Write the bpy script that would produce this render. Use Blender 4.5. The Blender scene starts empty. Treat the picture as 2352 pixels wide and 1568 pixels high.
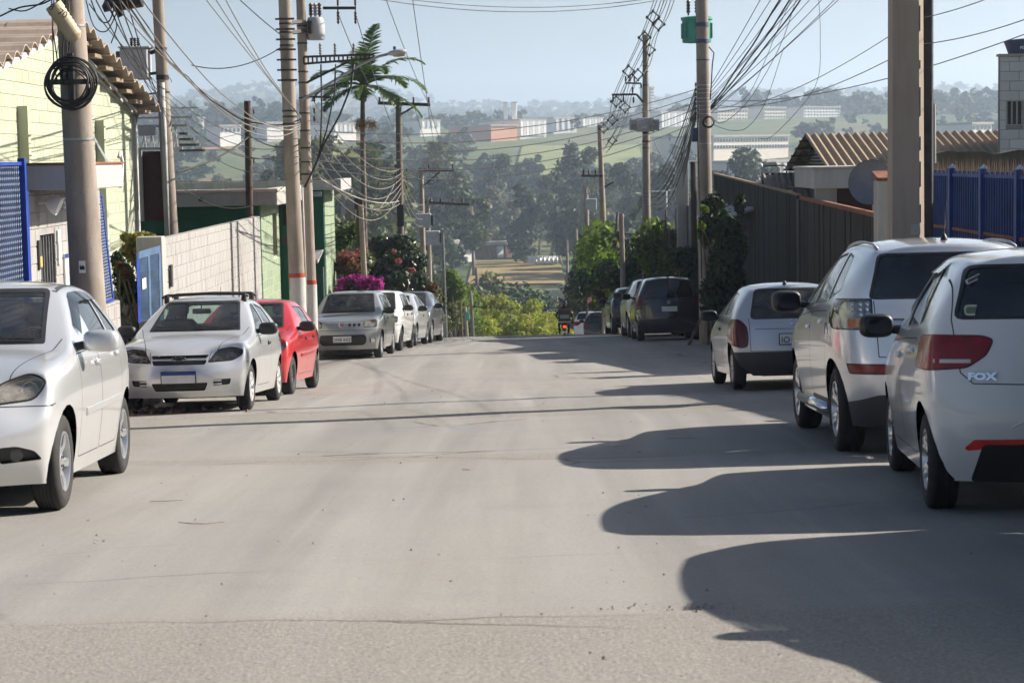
import bpy, bmesh, math, random
from mathutils import Vector, Matrix
from mathutils.bvhtree import BVHTree
rnd = random.Random(7)
PI = math.pi
R = math.radians
C = bpy.context.scene.collection
SC = bpy.context.scene

# ------------------------------------------------------------------ camera
F_PX = 4621.0                      # focal length in pixels of a 2352 x 1568 picture
PITCH, ROLL = R(5.2), R(-1.05)
cam_d = bpy.data.cameras.new('camera')
cam = bpy.data.objects.new('camera', cam_d); C.objects.link(cam)
cam_d.sensor_fit = 'HORIZONTAL'; cam_d.sensor_width = 36.0
cam_d.lens = 36.0 * F_PX / 2352.0
cam_d.clip_start = 0.3; cam_d.clip_end = 20000
cam.matrix_world = Matrix.Rotation(PI/2 - PITCH, 4, 'X') @ Matrix.Rotation(ROLL, 4, 'Z')
cam_d.dof.use_dof = True; cam_d.dof.focus_distance = 24.0; cam_d.dof.aperture_fstop = 7.0
SC.camera = cam
CAM_M = cam.matrix_world.to_3x3()

# ------------------------------------------------------------------ light
SUN_AZ, SUN_EL = R(71.5), R(31.5)     # azimuth measured from +Y (ahead) towards +X (right)
world = bpy.data.worlds.new('World'); SC.world = world; world.use_nodes = True
wn = world.node_tree.nodes; wl = world.node_tree.links; wn.clear()
w_out = wn.new('ShaderNodeOutputWorld'); w_bg = wn.new('ShaderNodeBackground'); w_sky = wn.new('ShaderNodeTexSky')
w_sky.sky_type = 'NISHITA'; w_sky.sun_disc = False
w_sky.sun_elevation = SUN_EL; w_sky.sun_rotation = SUN_AZ
w_sky.altitude = 750; w_sky.air_density = 0.85; w_sky.dust_density = 4.0; w_sky.ozone_density = 1.3
w_bg.inputs[1].default_value = 0.05
wl.new(w_sky.outputs[0], w_bg.inputs[0]); wl.new(w_bg.outputs[0], w_out.inputs[0])
sun_d = bpy.data.lights.new('sun', 'SUN'); sun_d.energy = 5.0; sun_d.angle = R(0.53); sun_d.color = (1.0, 0.925, 0.82)
sun = bpy.data.objects.new('sun', sun_d); C.objects.link(sun)
sdir = Vector((math.sin(SUN_AZ)*math.cos(SUN_EL), math.cos(SUN_AZ)*math.cos(SUN_EL), math.sin(SUN_EL)))
sun.rotation_euler = sdir.to_track_quat('Z', 'Y').to_euler()
sun.location = sdir * 60
SC.view_settings.view_transform = 'Standard'; SC.view_settings.look = 'None'
SC.view_settings.gamma = 1.0; SC.view_settings.use_curve_mapping = False
SC.view_settings.exposure = 1.08
HAZE = 0.00029
SC.render.engine = 'CYCLES'
cy = SC.cycles
cy.use_denoising = True; cy.max_bounces = 6; cy.diffuse_bounces = 3; cy.glossy_bounces = 3
cy.transmission_bounces = 4; cy.transparent_max_bounces = 14; cy.volume_bounces = 1
cy.caustics_reflective = False; cy.caustics_refractive = False; cy.sample_clamp_indirect = 6.0
cy.use_adaptive_sampling = True; cy.adaptive_threshold = 0.03
try: cy.denoiser = 'OPENIMAGEDENOISE'
except Exception: pass

# ------------------------------------------------------------------ helpers
def at(px, py, Y):
    """world point seen at (px,py) of a 2352x1568 view of the street, at distance Y ahead"""
    d = CAM_M @ Vector((px - 1176.0, 784.0 - py, -F_PX))
    return d * (Y / d.y)

def pchip(xs, ys):
    n = len(xs); h = [xs[i+1]-xs[i] for i in range(n-1)]; dl = [(ys[i+1]-ys[i])/h[i] for i in range(n-1)]
    m = [dl[0]] + [0 if dl[i-1]*dl[i] <= 0 else 2*dl[i-1]*dl[i]/(dl[i-1]+dl[i]) for i in range(1, n-1)] + [dl[-1]]
    def f(x):
        if x <= xs[0]: return ys[0] + m[0]*(x-xs[0])
        if x >= xs[-1]: return ys[-1] + m[-1]*(x-xs[-1])
        i = 0
        while x > xs[i+1]: i += 1
        t = (x-xs[i])/h[i]; t2 = t*t; t3 = t2*t
        return (2*t3-3*t2+1)*ys[i] + (t3-2*t2+t)*h[i]*m[i] + (3*t2-2*t3)*ys[i+1] + (t3-t2)*h[i]*m[i+1]
    return f

def lerp(a, b, t): return a + (b-a)*t
def smooth(a, b, x):
    t = max(0.0, min(1.0, (x-a)/(b-a))); return t*t*(3-2*t)

road_z = pchip([-40, 0, 13, 25, 31, 38, 45, 52, 58, 66, 75, 95, 130, 170, 200, 260, 350],
               [1.24, -1.40, -2.235, -3.02, -3.48, -3.93, -4.34, -4.80, -5.25, -5.83, -6.72, -8.75, -12.4, -16.4, -19.0, -22.6, -24.6])
road_k = pchip([-40, 13, 26, 45, 66, 90, 200], [0, 0.0, .008, .010, .006, .002, 0])
road_x = pchip([-40, 0, 60, 80, 100, 125, 150, 200, 300], [-.3, 0.0, .35, .8, 1.8, 4.2, 8.5, 20, 52])   # centre line bends to the right beyond the crest
def gz(x, y): return road_z(y) + road_k(y)*max(-6.0, min(6.0, x))

def tag(o, label=None, cat=None, group=None, kind=None):
    if label: o['label'] = label
    if cat: o['category'] = cat
    if group: o['group'] = group
    if kind: o['kind'] = kind
    return o
def empty(name, loc=(0, 0, 0), rz=0.0, label=None, cat=None, group=None):
    o = bpy.data.objects.new(name, None); C.objects.link(o); o.location = loc; o.rotation_euler = (0, 0, rz)
    o.empty_display_size = 0.2
    return tag(o, label, cat, group)
def link(name, me, parent=None):
    o = bpy.data.objects.new(name, me); C.objects.link(o)
    if parent is not None: o.parent = parent
    return o
def copy_tree(o, parent=None):
    c = o.copy(); C.objects.link(c); c.parent = parent
    for ch in o.children: copy_tree(ch, c)
    return c

class MB:
    """collects faces and links them as one mesh object"""
    def __init__(s): s.v = []; s.f = []; s.m = []; s.mi = 0
    def add(s, vs, fs, M=None):
        b = len(s.v)
        s.v.extend([tuple(M @ Vector(v)) for v in vs] if M is not None else [tuple(v) for v in vs])
        for f in fs: s.f.append(tuple(b+i for i in f)); s.m.append(s.mi)
        return s
    def quad(s, a, b, c, d): return s.add([a, b, c, d], [(0, 1, 2, 3)])
    def poly(s, pts): return s.add(pts, [tuple(range(len(pts)))])
    def box(s, lo, hi, M=None, bev=0.0):
        x0, y0, z0 = lo; x1, y1, z1 = hi
        if bev <= 0:
            return s.add([(x0,y0,z0),(x1,y0,z0),(x1,y1,z0),(x0,y1,z0),(x0,y0,z1),(x1,y0,z1),(x1,y1,z1),(x0,y1,z1)],
                         [(0,3,2,1),(4,5,6,7),(0,1,5,4),(1,2,6,5),(2,3,7,6),(3,0,4,7)], M)
        b = bev; V = []; 
        for z in (z0, z1):
            for x, sx in ((x0, 1), (x1, -1)):
                for y, sy in ((y0, 1), (y1, -1)):
                    sz = 1 if z == z0 else -1
                    V += [(x, y+sy*b, z+sz*b), (x+sx*b, y, z+sz*b), (x+sx*b, y+sy*b, z)]
        bm = bmesh.new()
        vs = [bm.verts.new(v) for v in V]; bmesh.ops.convex_hull(bm, input=vs)
        bmesh.ops.dissolve_limit(bm, angle_limit=0.02, verts=bm.verts, edges=bm.edges)
        bm.verts.index_update()
        s.add([v.co.copy() for v in bm.verts], [[v.index for v in f.verts] for f in bm.faces], M); bm.free()
        return s
    def tube(s, pts, r, n=6, cap=True, r2=None):
        pts = [Vector(p) for p in pts]; N = len(pts); rings = []
        up0 = None
        for i, p in enumerate(pts):
            t = (pts[min(i+1, N-1)] - pts[max(i-1, 0)]);
            if t.length < 1e-9: t = Vector((0,0,1))
            t.normalize()
            if up0 is None:
                a = Vector((0,0,1)) if abs(t.z) < .9 else Vector((1,0,0))
                up0 = (a - t*a.dot(t)).normalized()
            else:
                up0 = (up0 - t*up0.dot(t))
                up0 = up0.normalized() if up0.length > 1e-6 else t.orthogonal().normalized()
            b = t.cross(up0)
            if isinstance(r, (list, tuple)): rr = r[i]
            else: rr = r if r2 is None else lerp(r, r2, i/max(1, N-1))
            rings.append([p + (up0*math.cos(2*PI*k/n) + b*math.sin(2*PI*k/n))*rr for k in range(n)])
        V = [v for ring in rings for v in ring]; Fs = []
        for i in range(N-1):
            for k in range(n):
                k2 = (k+1) % n
                Fs.append((i*n+k, i*n+k2, (i+1)*n+k2, (i+1)*n+k))
        if cap: Fs.append(tuple(reversed(range(n)))); Fs.append(tuple((N-1)*n+k for k in range(n)))
        return s.add(V, Fs)
    def lathe(s, prof, n=24, M=None, closed=False, a0=0.0, a1=2*PI):
        """profile of (r, h); axis = +Z of M"""
        full = abs(a1-a0-2*PI) < 1e-6; m = n if full else n+1
        V = [(r*math.cos(a0+(a1-a0)*k/n), r*math.sin(a0+(a1-a0)*k/n), h) for (r, h) in prof for k in range(m)]
        Fs = []; P = len(prof); rng = range(P if closed else P-1)
        for i in rng:
            j = (i+1) % P
            for k in range(n):
                k2 = (k+1) % m
                Fs.append((i*m+k, i*m+k2, j*m+k2, j*m+k))
        return s.add(V, Fs, M)
    def prism(s, pts, h, M=None):
        n = len(pts)
        V = [(x, y, 0) for x, y in pts] + [(x, y, h) for x, y in pts]
        Fs = [tuple(reversed(range(n))), tuple(range(n, 2*n))] + [(i, (i+1) % n, n+(i+1) % n, n+i) for i in range(n)]
        return s.add(V, Fs, M)
    def mesh(s, name, mats, sm=False):
        me = bpy.data.meshes.new(name); me.from_pydata(s.v, [], s.f)
        if not isinstance(mats, (list, tuple)): mats = [mats]
        for m in mats: me.materials.append(m)
        if len(mats) > 1: me.polygons.foreach_set('material_index', s.m)
        if sm: me.polygons.foreach_set('use_smooth', [True]*len(me.polygons))
        me.update(); return me
    def build(s, name, mats, parent=None, sm=False, ang=None):
        me = s.mesh(name, mats, sm or ang is not None)
        if ang is not None: me.set_sharp_from_angle(angle=R(ang))
        return link(name, me, parent)

def text_mesh(txt, size, depth, mat, name='lettering', align='CENTER', bold=0.0, parent=None):
    cu = bpy.data.curves.new(name, 'FONT'); cu.body = txt; cu.size = size; cu.extrude = depth; cu.align_x = align; cu.align_y = 'CENTER'
    cu.offset = bold; cu.resolution_u = 3
    o = bpy.data.objects.new(name, cu); C.objects.link(o)
    dg = bpy.context.evaluated_depsgraph_get()
    me = bpy.data.meshes.new_from_object(o.evaluated_get(dg)); bpy.data.objects.remove(o); bpy.data.curves.remove(cu)
    me.materials.clear(); me.materials.append(mat)
    return link(name, me, parent)

# ------------------------------------------------------------------ materials
MATS = {}
class NT:
    def __init__(s, name):
        s.mat = bpy.data.materials.new(name); s.mat.use_nodes = True; s.t = s.mat.node_tree
        s.n = s.t.nodes; s.b = s.n['Principled BSDF']; s.out = s.n['Material Output']
    def node(s, typ, **kw):
        nd = s.n.new('ShaderNode'+typ)
        for k, v in kw.items(): setattr(nd, k, v)
        return nd
    def ln(s, a, b): s.t.links.new(a, b)
    def coords(s, kind='Object', scale=(1, 1, 1)):
        tc = s.node('TexCoord'); mp = s.node('Mapping'); mp.inputs['Scale'].default_value = scale
        s.ln(tc.outputs[kind], mp.inputs[0]); return mp.outputs[0]
    def world(s, scale=(1, 1, 1)):
        g = s.node('NewGeometry'); mp = s.node('Mapping'); mp.inputs['Scale'].default_value = scale
        s.ln(g.outputs['Position'], mp.inputs[0]); return mp.outputs[0]
    def noise(s, co, scale, detail=4, rough=.55, dist=0.0):
        nd = s.node('TexNoise'); nd.inputs['Scale'].default_value = scale; nd.inputs['Detail'].default_value = detail
        nd.inputs['Roughness'].default_value = rough; nd.inputs['Distortion'].default_value = dist
        if co is not None: s.ln(co, nd.inputs[0])
        return nd.outputs[0]
    def ramp(s, fac, stops):
        nd = s.node('ValToRGB'); el = nd.color_ramp.elements
        while len(el) < len(stops): el.new(.5)
        for e, (p, c) in zip(el, stops): e.position = p; e.color = (*c, 1) if len(c) == 3 else c
        s.ln(fac, nd.inputs[0]); return nd.outputs[0]
    def mix(s, fac, a, b, typ='MIX'):
        nd = s.node('Mix', data_type='RGBA', blend_type=typ)
        for i, v in ((0, fac), (6, a), (7, b)):
            if hasattr(v, 'is_linked') or hasattr(v, 'node'): s.ln(v, nd.inputs[i])
            elif i == 0: nd.inputs[0].default_value = v
            else: nd.inputs[i].default_value = (*v, 1)
        return nd.outputs[2]
    def math(s, op, a, b=0.0):
        nd = s.node('Math', operation=op)
        for i, v in ((0, a), (1, b)):
            if hasattr(v, 'node'): s.ln(v, nd.inputs[i])
            else: nd.inputs[i].default_value = v
        return nd.outputs[0]
    def bump(s, h, strength=.3, dist=.02):
        nd = s.node('Bump'); nd.inputs['Strength'].default_value = strength; nd.inputs['Distance'].default_value = dist
        s.ln(h, nd.inputs['Height']); s.ln(nd.outputs[0], s.b.inputs['Normal']); return nd
    def col(s, c):
        if hasattr(c, 'node'): s.ln(c, s.b.inputs['Base Color'])
        else: s.b.inputs['Base Color'].default_value = (*c, 1)
    def set(s, **kw):
        for k, v in kw.items(): s.b.inputs[k.replace('_', ' ')].default_value = v

def plain(name, c, rough=.6, metal=0.0, var=.12, scale=6.0, bump=0.0, spec=.5, coat=0.0):
    """one base colour broken up by noise"""
    if name in MATS: return MATS[name]
    t = NT(name); co = t.coords()
    n1 = t.noise(co, scale, 5, .6)
    d = tuple(max(0, x*(1-var)) for x in c); l = tuple(min(1, x*(1+var)) for x in c)
    t.col(t.ramp(n1, [(.3, d), (.7, l)]))
    t.set(Roughness=rough, Metallic=metal, Specular_IOR_Level=spec, Coat_Weight=coat)
    if bump: t.bump(t.noise(co, scale*6, 4), bump, .01)
    MATS[name] = t.mat; return t.mat

def paint(name, c, metal=0.0, rough=.32, dust=.25, coat=1.0, dustc=(.42, .36, .29)):
    if name in MATS: return MATS[name]
    t = NT(name); co = t.coords()
    g = t.node('SeparateXYZ'); t.ln(co, g.inputs[0])
    low = t.ramp(g.outputs[2], [(.18, (1, 1, 1)), (.75, (0, 0, 0))])
    n = t.ramp(t.noise(co, 3.0, 6, .65), [(.38, (0, 0, 0)), (.75, (1, 1, 1))])
    f = t.math('MULTIPLY', t.math('ADD', t.math('MULTIPLY', low, .75), .22), t.math('MULTIPLY', t.math('ADD', n, .35), dust))
    t.col(t.mix(f, c, dustc))
    mr = t.node('MapRange'); t.ln(f, mr.inputs[0]); mr.inputs[3].default_value = rough; mr.inputs[4].default_value = .75; t.ln(mr.outputs[0], t.b.inputs['Roughness'])
    cm = t.node('MapRange'); t.ln(f, cm.inputs[0]); cm.inputs[3].default_value = .03; cm.inputs[4].default_value = .5; t.ln(cm.outputs[0], t.b.inputs['Coat Roughness'])
    t.set(Metallic=metal, Coat_Weight=coat, Coat_IOR=1.5)
    MATS[name] = t.mat; return t.mat

def glass(name, tint, refl_rough=0.0, dust=0.06):
    if name in MATS: return MATS[name]
    t = NT(name); t.n.remove(t.b)
    tr = t.node('BsdfTransparent'); tr.inputs[0].default_value = (*tint, 1)
    gl = t.node('BsdfGlossy'); gl.inputs['Roughness'].default_value = refl_rough; gl.inputs[0].default_value = (1, 1, 1, 1)
    df = t.node('BsdfDiffuse'); df.inputs[0].default_value = (.45, .42, .37, 1)
    lw = t.node('LayerWeight'); lw.inputs[0].default_value = .5
    fr = t.math('ADD', t.math('MULTIPLY', t.math('POWER', lw.outputs['Facing'], 5.0), .93), .065)
    mx = t.node('MixShader'); t.ln(fr, mx.inputs[0]); t.ln(tr.outputs[0], mx.inputs[1]); t.ln(gl.outputs[0], mx.inputs[2])
    m2 = t.node('MixShader'); n = t.ramp(t.noise(t.coords(), 5, 6, .7), [(.35, (0, 0, 0)), (.8, (dust*2, dust*2, dust*2))])
    t.ln(n, m2.inputs[0]); t.ln(mx.outputs[0], m2.inputs[1]); t.ln(df.outputs[0], m2.inputs[2])
    t.ln(m2.outputs[0], t.out.inputs[0])
    MATS[name] = t.mat; return t.mat

M_BLACK = plain('black_plastic', (.018, .018, .019), .5)
M_TRIM = plain('dark_grey_plastic', (.045, .045, .047), .55)
M_RUBBER = plain('tyre_rubber', (.022, .021, .02), .82, var=.35, scale=14)
M_CHROME = plain('chrome', (.75, .76, .78), .14, 1.0, .04)
M_STEEL = plain('galvanised_steel', (.36, .37, .38), .42, .85, .2, 9)
M_ALLOY = plain('alloy_wheel', (.62, .63, .65), .28, .85, .06)
M_GAP = plain('panel_gap', (.006, .006, .006), .9)
M_SEAT = plain('seat_cloth', (.055, .056, .062), .9, var=.3, scale=20)
M_DASH = plain('dashboard_vinyl', (.035, .035, .037), .65)
M_UNDER = plain('underbody', (.012, .011, .01), .95)
M_RED_LENS = plain('red_lens', (.24, .004, .006), .22, 0, .35, 14, coat=.25, spec=.3)
M_DRED_LENS = plain('deep_red_lens', (.10, .004, .006), .2, 0, .3, 12, coat=.3, spec=.3)
M_MIRROR = plain('mirror_glass', (.012, .013, .016), .06, spec=.4)  # near-black base stands in for the dark surroundings a mirror would reflect
M_AMBER = plain('amber_lens', (.55, .17, .03), .15, 0, .2, coat=1.0)
M_CLEAR = glass('clear_lens', (.90, .91, .90), .02, .10)
M_HAZY = glass('hazy_lens', (.88, .86, .78), .10, .42)
M_SMOKE = glass('smoked_lens', (.38, .38, .42), .02, .08)
M_GLASS = glass('window_glass', (.60, .72, .70), 0, .05)
M_TINT = glass('tinted_glass', (.10, .12, .13), 0, .035)
M_DARKGL = glass('dark_tinted_glass', (.015, .018, .022), 0, .02)
M_REFLECTOR = plain('lamp_reflector', (.80, .80, .78), .18, .9, .1)
M_PLATE = plain('plate_white', (.70, .70, .68), .45)
M_PLATEBLUE = plain('plate_blue', (.02, .05, .25), .45)
M_INK = plain('plate_ink', (.02, .02, .022), .6)
M_WHITE = plain('white_plastic', (.75, .75, .73), .5)
# ------------------------------------------------------------------ terrain, road, pavements
def fbm(x, y, s=1.0, o=3):
    from mathutils import noise
    v = 0; a = 1
    for k in range(o):
        v += a*noise.noise(Vector((x*s, y*s, 3.7+k*11))); s *= 2.1; a *= .5
    return v
far_z = pchip([300, 350, 450, 560, 700, 850, 1000, 1200, 1500, 1900, 2500, 3200, 4200, 6000],
              [-23.6, -24.6, -25.2, -25.6, -19.0, -6.0, 3.0, 11.0, 20.0, 22.0, 34.0, 60.0, 105.0, 60.0])
def terr(x, y):
    """height of the natural ground"""
    if y < 300: z = road_z(y)
    elif y < 350: z = lerp(road_z(y), far_z(y), smooth(300, 350, y))
    else: z = far_z(y)
    ax = x - road_x(min(y, 300))
    # lots on the left step down, right bank a little higher; both fall beyond the crest
    if y < 300:
        z += road_k(y)*max(-6, min(6, x))
        z -= smooth(7, 40, abs(ax))*smooth(55, 130, y)*5.5
    if y > 260:
        f = smooth(260, 700, y)
        z += f*fbm(x, y, 1/420.)*10*smooth(400, 1500, y)
        z += smooth(900, 2200, y)*(14*math.exp(-((x-520)/330)**2) + 16*math.exp(-((x+420)/230)**2))
        if y > 2600: z += fbm(x+900, y, 1/900.)*48*smooth(2600, 4000, y)
    return z

t_ = NT('hill_ground'); co = t_.world()
n1 = t_.noise(co, .012, 5, .6); n2 = t_.noise(co, .09, 4, .6)
c1 = t_.ramp(n1, [(.35, (.055, .085, .025)), (.50, (.11, .13, .045)), (.62, (.16, .145, .07)), (.72, (.19, .11, .06))])
t_.col(t_.mix(t_.ramp(n2, [(.35, (0, 0, 0)), (.65, (.7, .7, .7))]), c1, (.06, .085, .03))); t_.set(Roughness=.95, Specular_IOR_Level=.2)
t_.bump(t_.noise(co, .6, 5), .8, .4)
M_HILL = t_.mat

def grid_mesh(xs, ys, fz, name, mat, sm=True):
    V = [(x, y, fz(x, y)) for y in ys for x in xs]; n = len(xs)
    Fs = [(j*n+i, j*n+i+1, (j+1)*n+i+1, (j+1)*n+i) for j in range(len(ys)-1) for i in range(n-1)]
    b = MB().add(V, Fs); return b.build(name, mat, None, sm)
ys = [-60+6*k for k in range(0, 60)] + [300+14*k for k in range(0, 50)] + [1000+60*k for k in range(0, 34)] + [3040+160*k for k in range(0, 24)]
V = []; Fs = []; nx = 81
for y in ys:
    half = 60 + max(0, y)*.55
    for i in range(nx):
        u = (i/(nx-1))*2-1; x = half*(.25*u + .75*u**3)
        # dig under the road sheet so that it stays hidden there
        dig = .20 if abs(x - road_x(min(y, 300))) < 6.5 and y < 330 else 0.0
        V.append((x, y, terr(x, y) - dig - (.02)))
for j in range(len(ys)-1):
    for i in range(nx-1): Fs.append((j*nx+i, j*nx+i+1, (j+1)*nx+i+1, (j+1)*nx+i))
g = MB().add(V, Fs).build('hillside_ground', M_HILL, None, True); tag(g, kind='structure')

# asphalt: worn, dusty, with long tyre polish, patches, gravelly lips and fine cracks
t_ = NT('worn_asphalt'); wp = t_.world(); sx = t_.node('SeparateXYZ'); t_.ln(wp, sx.inputs[0])
big = t_.noise(wp, .22, 4, .6); mid_ = t_.noise(wp, 1.3, 5, .65); fine = t_.noise(wp, 55, 3, .7); grit = t_.noise(wp, 160, 2, .7)
stk = t_.noise(t_.world((1.9, .055, 1)), 1.0, 4, .65, .6)                                    # long streaks along the street
base = t_.ramp(stk, [(.32, (.205, .197, .186)), (.52, (.245, .236, .222)), (.70, (.295, .283, .262))])
base = t_.mix(t_.ramp(big, [(.40, (0, 0, 0)), (.66, (.55, .55, .55))]), base, (.285, .265, .235))   # dust
base = t_.mix(t_.ramp(mid_, [(.55, (0, 0, 0)), (.8, (.35, .35, .35))]), base, (.165, .16, .152))
# pale polished wheel tracks along the middle
trk = t_.node('Math', operation='PINGPONG'); t_.ln(t_.math('ADD', sx.outputs[0], t_.math('MULTIPLY', big, .5)), trk.inputs[0]); trk.inputs[1].default_value = .62
base = t_.mix(t_.math('MULTIPLY', t_.ramp(trk.outputs[0], [(.28, (0, 0, 0)), (.5, (.30, .30, .30))]), t_.ramp(t_.noise(t_.world((.5, .03, 1)), 1.0, 3), [(.4, (0, 0, 0)), (.6, (1, 1, 1))])), base, (.345, .335, .315))
# rough bands where the thin top layer ends: bands in y with noisy edges
def yband(y0, y1, amp=.8):
    yy = t_.math('ADD', sx.outputs[1], t_.math('MULTIPLY', t_.math('SUBTRACT', t_.noise(t_.world((.35, 1.6, 1)), 1.0, 4, .7), .5), amp*2))
    a = t_.node('MapRange', interpolation_type='SMOOTHSTEP'); t_.ln(yy, a.inputs[0]); a.inputs[1].default_value = y0; a.inputs[2].default_value = y0+.2
    b = t_.node('MapRange', interpolation_type='SMOOTHSTEP'); t_.ln(yy, b.inputs[0]); b.inputs[1].default_value = y1; b.inputs[2].default_value = y1+.35; b.inputs[3].default_value = 1; b.inputs[4].default_value = 0
    return t_.math('MULTIPLY', a.outputs[0], b.outputs[0])
rb = t_.math('MAXIMUM', yband(-20, 8.4, .35), t_.math('MAXIMUM', yband(16.1, 16.6, .5), yband(21.4, 23.4, 1.4)))
edge = t_.node('MapRange', interpolation_type='SMOOTHSTEP'); ab = t_.math('ABSOLUTE', sx.outputs[0]); t_.ln(t_.math('ADD', ab, t_.math('MULTIPLY', t_.math('SUBTRACT', t_.noise(t_.world((.7, .35, 1)), 1, 4, .7), .5), 2.2)), edge.inputs[0]); edge.inputs[1].default_value = 2.9; edge.inputs[2].default_value = 3.6
rb = t_.math('MAXIMUM', rb, t_.math('MULTIPLY', edge.outputs[0], .85))
base = t_.mix(t_.math('MULTIPLY', rb, .6), base, t_.ramp(fine, [(.3, (.155, .142, .125)), (.5, (.235, .215, .185)), (.7, (.34, .315, .28))]))
base = t_.mix(t_.math('MULTIPLY', t_.ramp(grit, [(.60, (0, 0, 0)), (.72, (1, 1, 1))]), .35), base, (.10, .095, .09))
# cracks
vor = t_.node('TexVoronoi', feature='DISTANCE_TO_EDGE'); wn_ = t_.node('TexNoise'); wn_.inputs['Scale'].default_value = .9; wn_.inputs['Detail'].default_value = 6; t_.ln(wp, wn_.inputs[0]); t_.ln(t_.mix(.30, t_.world((.33, .8, 1)), wn_.outputs[1], 'ADD'), vor.inputs[0]); vor.inputs['Scale'].default_value = .75
ck = t_.math('MULTIPLY', t_.ramp(vor.outputs[0], [(.0, (1, 1, 1)), (.011, (0, 0, 0))]), t_.ramp(t_.noise(t_.world((.22, .5, 1)), 1, 3), [(.52, (0, 0, 0)), (.62, (.8, .8, .8))]))
base = t_.mix(ck, base, (.06, .055, .05))
base = t_.mix(1.0, base, t_.ramp(t_.math('ADD', t_.math('MULTIPLY', fine, .6), t_.math('MULTIPLY', grit, .4)), [(.34, (.80, .795, .79)), (.50, (1.0, 1.0, 1.0)), (.66, (1.16, 1.16, 1.155))]), 'MULTIPLY')
t_.col(base); t_.set(Roughness=.86, Specular_IOR_Level=.35)
hh = t_.math('ADD', t_.math('MULTIPLY', fine, t_.math('ADD', t_.math('MULTIPLY', rb, .55), .2)), t_.math('SUBTRACT', t_.math('MULTIPLY', big, 2.0), t_.math('MULTIPLY', ck, .8)))
t_.bump(hh, .55, .018)
M_ASPHALT = t_.mat
def road_surf(x, y):
    xr = x - road_x(y)
    z = gz(x, y)
    z += .018*fbm(x*1.0, y, .23, 3) + .006*fbm(x, y, 1.3, 2)
    # shallow potholes
    for (px, py, rx, ry, d) in ((.78, 8.62, .30, .10, .035), (1.7, 22.6, .6, .35, .03), (-2.6, 31.8, .5, .3, .03)):
        q = ((x-px)/rx)**2 + ((y-py)/ry)**2
        if q < 1: z -= d*(1-q)**.5*(.7+.5*fbm(x, y, 6, 2))
    return z
HW = 4.95
def road_rows():
    y = -30.0; out = []
    while y < 330:
        out.append(y)
        y += .08 if 6.5 < y < 10 else (.22 if 2 < y < 32 else (.5 if y < 75 else (1.5 if y < 130 else 5)))
    return out
V = []; Fs = []; rows = road_rows(); nx = 73
for y in rows:
    c_ = road_x(y)
    for i in range(nx):
        x = c_ + HW*2*(i/(nx-1)-.5); V.append((x, y, road_surf(x, y)))
for j in range(len(rows)-1):
    for i in range(nx-1): Fs.append((j*nx+i, j*nx+i+1, (j+1)*nx+i+1, (j+1)*nx+i))
road = MB().add(V, Fs).build('road', M_ASPHALT, None, True); tag(road, kind='structure')

M_CONC = plain('pavement_concrete', (.27, .25, .22), .9, 0, .25, 2.5, .5)
M_KERB = plain('kerb_concrete', (.36, .34, .31), .85, 0, .25, 3, .4)
for sg, nm in ((-1, 'pavement_left'), (1, 'pavement_right')):
    b = MB(); V = []; ys2 = [-20+1.0*k for k in range(0, 126)]
    for y in ys2:
        c_ = road_x(y)
        for q, (dx, dz) in enumerate(((HW-.03, -.15), (HW-.03, .105), (HW, .125), (HW+.13, .128), (HW+.14, .118), (HW+4.0, .16))):
            x = c_ + sg*dx; V.append((x, y, gz(x, y)+dz))
    for j in range(len(ys2)-1):
        for q in range(5):
            f = (j*6+q, j*6+q+1, (j+1)*6+q+1, (j+1)*6+q); b.mi = 0 if q < 3 else 1
            b.add([V[k] for k in (f if sg < 0 else tuple(reversed(f)))], [(0, 1, 2, 3)])
    o = b.build(nm, [M_KERB, M_CONC], None); tag(o, kind='structure')
# loose stones and twigs on the road
M_STONE = plain('road_grit', (.24, .215, .185), .9, 0, .5, 30)
b = MB(); rr = random.Random(3)
def rock(b, p, r):
    b.add([(p[0]+r*rr.uniform(.7, 1.2)*dx, p[1]+r*rr.uniform(.7, 1.2)*dy, p[2]+r*rr.uniform(.6, 1)*dz) for dx, dy, dz in ((1,0,0),(-1,0,0),(0,1,0),(0,-1,0),(0,0,1),(0,0,-.3))],
          [(0,2,4),(2,1,4),(1,3,4),(3,0,4),(2,0,5),(1,2,5),(3,1,5),(0,3,5)])
for k in range(900):
    y = 6.5 + 60*rr.random()**2.2; x = rr.gauss(0, 2.3) if rr.random() < .5 else rr.choice((-1, 1))*rr.uniform(2.2, 4.8)
    if abs(x) > 4.8: continue
    r = .004 + .010*rr.random()**4; rock(b, (x, y, road_surf(x, y)+r*.2), r)
for k in range(140):
    x, y = 0.72+rr.gauss(0, .16), 8.62+rr.gauss(0, .05); rock(b, (x, y, road_surf(x, y)+.003), .003+.007*rr.random()**2)
o = b.build('road_grit', M_STONE); tag(o, 'scattered small stones and grit on the asphalt', 'grit', kind='stuff')
M_TWIG = plain('dry_twig', (.28, .21, .13), .9)
for k, (x, y, a, L) in enumerate(((-2.35, 13.4, .2, .22), (-1.9, 12.0, -.1, .28), (.7, 11.1, .05, .17), (.9, 17.2, .3, .2), (1.5, 17.9, .1, .3), (-.35, 15.2, .6, .12))):
    b = MB(); b.tube([(x+L*(t-.5)*math.cos(a), y+L*(t-.5)*math.sin(a)+.02*rr.gauss(0, 1), road_surf(x, y)+.012) for t in (0, .3, .6, 1)], [.002, .003, .0025, .0015], 5)
    o = b.build('fallen_twig', M_TWIG); tag(o, 'thin dry twig lying on the sunlit asphalt', 'twig', 'dry twigs on the road')
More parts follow.
